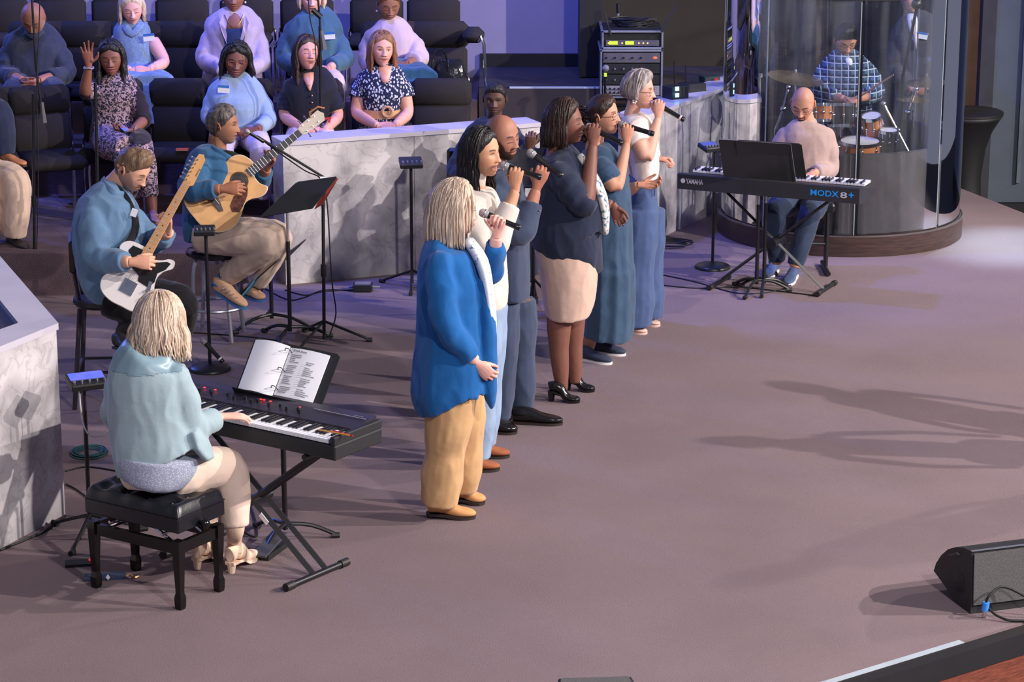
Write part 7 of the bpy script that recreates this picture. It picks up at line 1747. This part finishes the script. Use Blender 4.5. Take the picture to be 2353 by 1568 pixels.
def mixc(f, A, B):
    m = t.new('ShaderNodeMix', data_type='RGBA'); t.link(f, m.inputs[0])
    for k, q in ((6, A), (7, B)):
        if isinstance(q, tuple): m.inputs[k].default_value = q
        else: t.link(q, m.inputs[k])
    return m.outputs[2]
c1 = mixc(a1, lin((74, 100, 128)), lin((36, 58, 88))); c2 = mixc(a2, c1, lin((26, 44, 72)))
half = mixc(a2, c1, c2); c3 = mixc(w1, half, lin((170, 178, 196))); c4 = mixc(w2, c3, lin((176, 184, 200))); t.link(c4, b.inputs['Base Color'])
r, H, J = person('drummer with glasses in a blue plaid shirt looking down inside the drum booth', 19.42, (1950, 400, 0),
    skin=(196, 140, 116), head=(1942, 92, -.05, 8, 28, 0, 1.04), neck=(1948, 130, .03), nr=.054,
    face=dict(eyes='closed', beard=.5, beardc=(60, 44, 40), browc=(40, 30, 28)),
    arms=[dict(p=[(1890, 156, 0), (1884, 218, -.08), (1940, 228, -.36)], r=(.058, .048, .031), sleeve=1.7, add=.022, hand=dict(n=(.2, .3, -.9), d=(.5, -.8, -.1), curl=(50, 60, 40))),
          dict(p=[(1998, 156, 0), (2014, 216, -.08), (1972, 226, -.36)], r=(.058, .048, .031), sleeve=1.6, add=.022, hand=dict(right=False, n=(-.2, .3, -.9), d=(-.5, -.8, -.1), curl=(50, 60, 40)))],
    core=[(1945, 135, .03, .07), (1945, 190, .04, .12), (1945, 260, .04, .12)],
    torso=[(124, 1924, 1970, .07, .03), (134, 1900, 1992, .11), (156, 1884, 2006, .145), (200, 1888, 2004, .155), (260, 1890, 2002, .155), (285, 1892, 2000, .155)],
    topm=PL, topfold=.007, topseed=52, botm=cloth('charcoal_trousers', (44, 44, 52)),
    legs=[dict(p=[(1920, 285, 0), (1900, 300, -.42), (1905, 400, -.4)], r=(.085, .062, .042), t=1.95), dict(p=[(1970, 285, 0), (1990, 300, -.42), (1990, 400, -.4)], r=(.085, .062, .042), t=1.95)])
part('undershirt', MB().sweep([J((1950, 130, -.08)), J((1952, 150, -.135))], [(.045, .02), (.02, .02)], n=12, ref=(0, 1, 0)), WSH, r, smooth=180)
part('collar', MB().sweep([J((1916, 122, .05)), J((1926, 130, -.07)), J((1948, 150, -.12)), J((1970, 130, -.07)), J((1980, 124, .05))], [(.024, .007)]*5, n=8, sub=3, ref=(0, -1, .2)), PL, r, smooth=180)
glasses(H, r, (60, 44, 40), w=.024, h=.017); cap_hair(H, dict(hairline=.062), H_BLACK, r, thick=.016, rough=.004, freq=120, lift=.015)
for (a, b_, lab) in ((T(1966, 228, 19.02), T(2053, 172, 18.75), 'wooden drumstick pointing up right from the drummer left hand'), (T(1942, 222, 19.0), T(1972, 250, 18.75), 'wooden drumstick pointing down from the drummer right hand')):
    solo('drumstick', lab, 'drumstick', MB().tube([a, a.lerp(b_, .9), b_], [.0085, .007, .004], n=8), mat('hickory', (190, 140, 110), rough=.5), a)
c = V((T(1946, 300, 19.45).x, 19.5, .16)); r = thing('drum_throne', 'round black drum throne under the drummer', 'stool', c)
part('seat', MB().lathe([(.15, .38), (.17, .40), (.17, .45), (.14, .47)], c, 24), leather, r); part('post', MB().tube([c+V((0, 0, .12)), c+V((0, 0, .38))], .014, n=8), chrome, r)
for k in range(3): a = math.radians(30+120*k); part('leg', MB().tube([c+V((0, 0, .2)), c+V((.17*math.cos(a), .17*math.sin(a), .008))], .009, n=6), chrome, r)
# ---- man in a grey suit behind the booth
GS = cloth('charcoal_grey_suit', (74, 72, 80), var=.06)
r, H, J = person('man in charcoal suit and pale tie standing behind the drum booth', 20.75, (2110, 420, 0),
    skin=(196, 148, 136), head=(2092, -8, 0, 14, 4, 0, 1.08), neck=(2096, 34, .03), nr=.056, face=dict(mouth=.4),
    arms=[dict(p=[(2062, 80, 0), (2052, 160, -.05), (2098, 208, -.26)], r=(.058, .048, .031), sleeve=1.85, add=.022, hand=dict(n=(.8, .3, 0), d=(1, -.4, 0), curl=(50, 60, 40))),
          dict(p=[(2150, 80, 0), (2176, 160, -.05), (2176, 240, -.15)], r=(.058, .048, .031), sleeve=1.9, add=.022, hand=dict(right=False, n=(-.8, .3, 0), d=(0, -.2, -1)))],
    core=[(2096, 40, .03, .07), (2108, 120, .04, .12), (2110, 220, .04, .12)],
    torso=[(36, 2072, 2120, .07, .03), (48, 2052, 2148, .11), (75, 2044, 2168, .14), (130, 2054, 2168, .15), (200, 2058, 2172, .15), (260, 2056, 2176, .155), (285, 2056, 2176, .155)],
    topm=GS, topname='suit_jacket', topseed=54, botm=GS,
    legs=[dict(p=[(2085, 285, 0), (2086, 350, 0), (2086, 428, 0)], r=(.09, .066, .045), R=(.11, .09, .07), t=1.98), dict(p=[(2142, 285, 0), (2144, 350, 0), (2146, 428, 0)], r=(.09, .066, .045), R=(.11, .09, .07), t=1.98)])
part('shirt_front', MB().sweep([J((2096, 34, -.07)), J((2098, 60, -.135)), J((2106, 110, -.15))], [(.045, .02), (.04, .02), (.008, .012)], n=12, ref=(0, 1, 0), sub=2), WSH, r, smooth=180)
part('tie', MB().sweep([J((2096, 42, -.10)), J((2100, 60, -.155)), J((2106, 112, -.172))], [(.015, .012), (.018, .012), (.014, .008)], n=8, ref=(0, 1, 0), sub=2), mat('pale_pink_tie', (206, 184, 190)), r, smooth=180)
tag_(r, J((2120, 82, -.16)), 10)
microphone('microphone with silver grille held low by the man in the charcoal suit', W(2150, 208, 20.42), W(2098, 212, 20.5))
# ============================================================ cocktail table in black spandex
c = V((W(2226, 300, 20.9).x, 20.9, -.45)); r = thing('cocktail_table', 'round cocktail table in a black stretch cover beside the grey wall', 'table', c)
spx = mat('black_spandex', (18, 18, 21), rough=.6, var=0)
part('table_top', MB().lathe([(.27, 1.03), (.285, 1.04), (.285, 1.06), (.27, 1.068), (.02, 1.07)], c, 40), spx, r)
part('cover', MB().lathe([(.20, 0), (.17, .1), (.13, .3), (.12, .5), (.15, .75), (.20, .90), (.26, 1.0), (.283, 1.035)], c, 40), spx, r, smooth=180)
# ============================================================ equipment racks
c = V((W(1450, 200, 20.2).x, 20.25, 0)); xw = 1.0/PPM(W(1450, 150, 20.2))
r = thing('road_case', 'plain dark road case carrying the two equipment racks', 'case', c)
part('case', MB().box(c+V((0, .1, .40)), (.62, .6, .80), None, .01), matte_black, r, smooth=0); part('lid_edge', MB().box(c+V((0, .1, .81)), (.63, .61, .018)), stand_black, r, smooth=0)
def rack(label, px0, px1, py0, py1, Y, dpt, units, slant=.0):
    a = W(px0, py1, Y); b_ = W(px1, py1, Y); top = W(px0, py0, Y).z; x0, x1 = a.x, b_.x; z0 = a.z
    r = thing('equipment_rack', label, 'rack', V(((x0+x1)/2, Y+dpt/2, z0)))
    wv = .02; h = top-z0
    part('case', MB().box(((x0+x1)/2, Y+dpt/2+.01, z0+h/2), (x1-x0-.01, dpt-.02, h-.01)), matte_black, r, smooth=0)
    mb = MB()
    for (cx, cz, sx_, sz_) in (((x0+x1)/2, z0+.009, x1-x0, .018), ((x0+x1)/2, top-.009, x1-x0, .018), (x0+.009, (z0+top)/2, .018, h), (x1-.009, (z0+top)/2, .018, h)): mb.box((cx, Y+.002, cz), (sx_, .026, sz_), None, .004)
    part('frame', mb, alu_soft, r, smooth=0)
    part('edge_rail', MB().box((x0+.006, Y+dpt/2, top-.006), (.02, dpt, .016), None, .004), alu_soft, r, smooth=0)
    return r, x0, x1, z0, top
r, x0, x1, z0, z1 = rack('lower equipment rack in an aluminium framed case with mixer and knobs', 1378, 1522, 114, 226, 20.02, .5, 5)
h = (z1-z0-.04)/4
for k in range(4):
    zc = z0+.02+h*(k+.5)
    u = part('rack_unit', MB().box(((x0+x1)/2, 20.02+.0, zc), (x1-x0-.05, .02, h*.88)), [mat('unit_silver', (150, 144, 150), rough=.4), matte_black, matte_black, mat('unit_grey', (96, 92, 100), rough=.4)][k], r, smooth=0)
    mb = MB(); rnd = random.Random(k)
    for j in range(12 if k == 0 else 5): 
        for rw in range(2 if k == 0 else 1): mb.lathe([(.009, 0), (.007, .018)], V((x0+.05+j*(.034 if k == 0 else .07), 20.009, zc+(rw-.5)*.03*(k == 0))), 8, rotm('X', 90))
    part('knobs', mb, stand_black if k in (0, 3) else alu_soft, u)
ylw = mat('yellow_display', (200, 220, 60), emit=(190, 215, 50), estr=.7, var=0); grn = mat('green_led', (80, 255, 90), emit=(80, 255, 90), estr=2, var=0)
part('red_light', MB().ball(V((x1-.065, 20.008, z0+.02+h*3.5)), (.018, .006, .010), 8), mat('orange_red_light', (255, 90, 40), emit=(255, 80, 40), estr=2, var=0), r)
part('green_light', MB().ball(V((x0+.26, 20.008, z0+.02+h*3.5)), (.008, .006, .006), 8), grn, r)
r, x0, x1, z0, z1 = rack('upper equipment rack with two yellow displays on top of the lower rack', 1382, 1524, 70, 113, 20.02, .52, 2)
part('rack_unit', MB().box(((x0+x1)/2, 20.02, z0+.050), (x1-x0-.07, .02, .045)), MC['unit_grey'], r, smooth=0)
for px in (.095, .225): part('display', MB().box((x0+px, 20.008, z0+.052), (.070, .006, .028)), ylw, r, smooth=0)
mb = MB()
for px in (.055, .165, .30, .335, .37): mb.ball((x0+px, 20.007, z0+.05), (.006, .004, .006), 8)
part('indicator_lights', mb, mat('amber_led', (255, 200, 120), emit=(255, 190, 100), estr=2, var=0), r)
for (a, b_, lab) in ((W(1403, 80, 19.98), W(1388, 25, 20.0), 'left'), (W(1518, 72, 19.98), W(1558, 8, 20.0), 'right')):
    solo('antenna', lab+' black rod antenna sticking up from the upper rack', 'antenna', MB().tube([a, b_], [.010, .005], n=6), matte_black, a)
# cables and case on top
c = W(1455, 56, 20.3); mb = MB(); rnd = random.Random(3)
for k in range(8): mb.tube([c+V(((.12+.01*k)*math.cos(t)+rnd.uniform(-.01, .01), .08*math.sin(t), .008*k-.01+rnd.uniform(-.01, .01))) for t in np.linspace(0, 6.0, 14)], .008, n=6)
solo('cable', 'heap of black cable on top of the upper rack', 'cable', mb, cable_black, c, smooth=60)
r = thing('mic_stand', 'small pale mic stand tip sticking up behind the racks', 'mic stand', W(1418, 60, 20.45)); part('tube', MB().tube([W(1416, 60, 20.45), W(1421, 30, 20.45)], .010, n=8), alu_soft, r); part('clip', MB().tube([W(1421, 30, 20.45), W(1420, 8, 20.45)], .016, n=8), stand_black, r)
# gear behind / on the slanting rail
def gear(name, label, cat, c, size, m, yaw=0, extra=None):
    r = thing(name, label, cat, c-V((0, 0, size[2]/2))); part('case', MB().box(c, size, rotm('Z', yaw), .006), m, r, smooth=0); return r
c = W(1552, 214, 19.25); r = gear('wireless_receiver', 'black box with two bright blue-white lights on the slanting rail', 'receiver', c, (.16, .14, .12), matte_black, 30)
bl = mat('blue_white_light', (150, 220, 255), emit=(120, 200, 255), estr=4, var=0)
for py in (204, 219): part('light', MB().box(W(1556, py, 19.14), (.030, .01, .030), rotm('Z', 30)), bl, r, smooth=0)
c = W(1590, 200, 19.6); r = gear('receiver', 'flat black receiver on the slanting rail, right of the lit box', 'receiver', c, (.17, .16, .07), matte_black, 30); part('antenna', MB().tube([W(1576, 195, 19.6), W(1575, 150, 19.6)], .005, n=6), stand_black, r); part('antenna', MB().tube([W(1550, 200, 19.5), W(1549, 140, 19.5)], .005, n=6), stand_black, r)
c = W(1630, 182, 20.15); r = gear('effects_box', 'dark green box with a red mark behind the slanting rail', 'box', c, (.14, .12, .06), mat('dark_green_box', (36, 50, 50), rough=.5), 20); part('mark', MB().box(W(1646, 182, 20.07), (.03, .01, .02)), mat('red_mark', (200, 60, 40), var=0), r, smooth=0)
c = W(1395, 160, 19.4); r = thing('microphone', 'grey microphone with yellow-green ring on a short stand in front of the lower rack', 'microphone', W(1390, 172, 19.7)); part('grille', MB().ball(W(1392, 157, 19.7), .028, 12), mic_grille, r); part('ring', MB().tube([W(1391, 168, 19.7), W(1391, 176, 19.7)], .012, n=8), ylw, r); part('handle', MB().tube([W(1391, 176, 19.7), W(1390, 215, 19.7), V((W(1389, 240, 19.7).x, 19.7, .605))], .010, n=8), stand_black, r)
# dark low platform between the two rails
struct('riser_5', slab(.35, 1.15, 19.1, 19.99, 0, .60), mat('dark_ramp', (40, 36, 40), rough=.9), smooth=0)
# ============================================================ person just outside the right edge, whose shadows fall on the carpet
pc = V((4.02, 13.1, 0)); wx_ = lambda X, Y_, Z: (CX+X*F/(Y_*cp+(CZ-Z)*sp), CY-F*(((Z-CZ)*cp+Y_*sp)/(Y_*cp+(CZ-Z)*sp)), Y_-13.1)
def jj(x, y, z, r_=None):
    q = wx_(x, y, z); return q if r_ is None else q+(r_,)
r, H, J = person('speaker in a dark jacket standing just beyond the right picture edge', 13.1, jj(4.02, 13.1, 0), skin=(200, 150, 130),
    head=jj(4.02, 13.1, 1.62)+(90, 0, 0, 1.05), neck=jj(4.0, 13.1, 1.46), nr=.055, face=dict(eyes='closed'),
    core=[jj(4.0, 13.1, 1.44, .08), jj(4.0, 13.1, 1.2, .12), jj(4.0, 13.1, .95, .12)],
    arms=[dict(p=[jj(4, 12.9, 1.40), jj(4.02, 12.82, 1.12), jj(4.15, 12.85, .92)], sleeve=1.9, add=.018), dict(p=[jj(4, 13.3, 1.40), jj(4.02, 13.38, 1.12), jj(4.15, 13.35, .92)], sleeve=1.9, add=.018)],
    torso=[], topm=None,
    extra_top=[], legs=[dict(p=[jj(4.0, 13.0, .92), jj(4.0, 12.98, .5), jj(3.98, 12.98, .1)], R=(.11, .085, .065), t=2), dict(p=[jj(4.0, 13.2, .92), jj(4.0, 13.22, .5), jj(3.98, 13.22, .1)], R=(.11, .085, .065), t=2)],
    botm=NAVY)
part('jacket', MB().sweep([V((4, 13.1, z)) for z in (1.50, 1.44, 1.38, 1.2, 1.0, .82)], [(.06, .08), (.10, .17), (.12, .22), (.13, .22), (.125, .20), (.13, .21)], n=20, ref=(1, 0, 0), sub=3), NAVY, r, smooth=180)
for dy in (-.1, .12): shoe_parts(r, V((3.93, 13.1+dy, 0)), V((4.21, 13.1+dy, 0)), blk_leather, dark_sole)
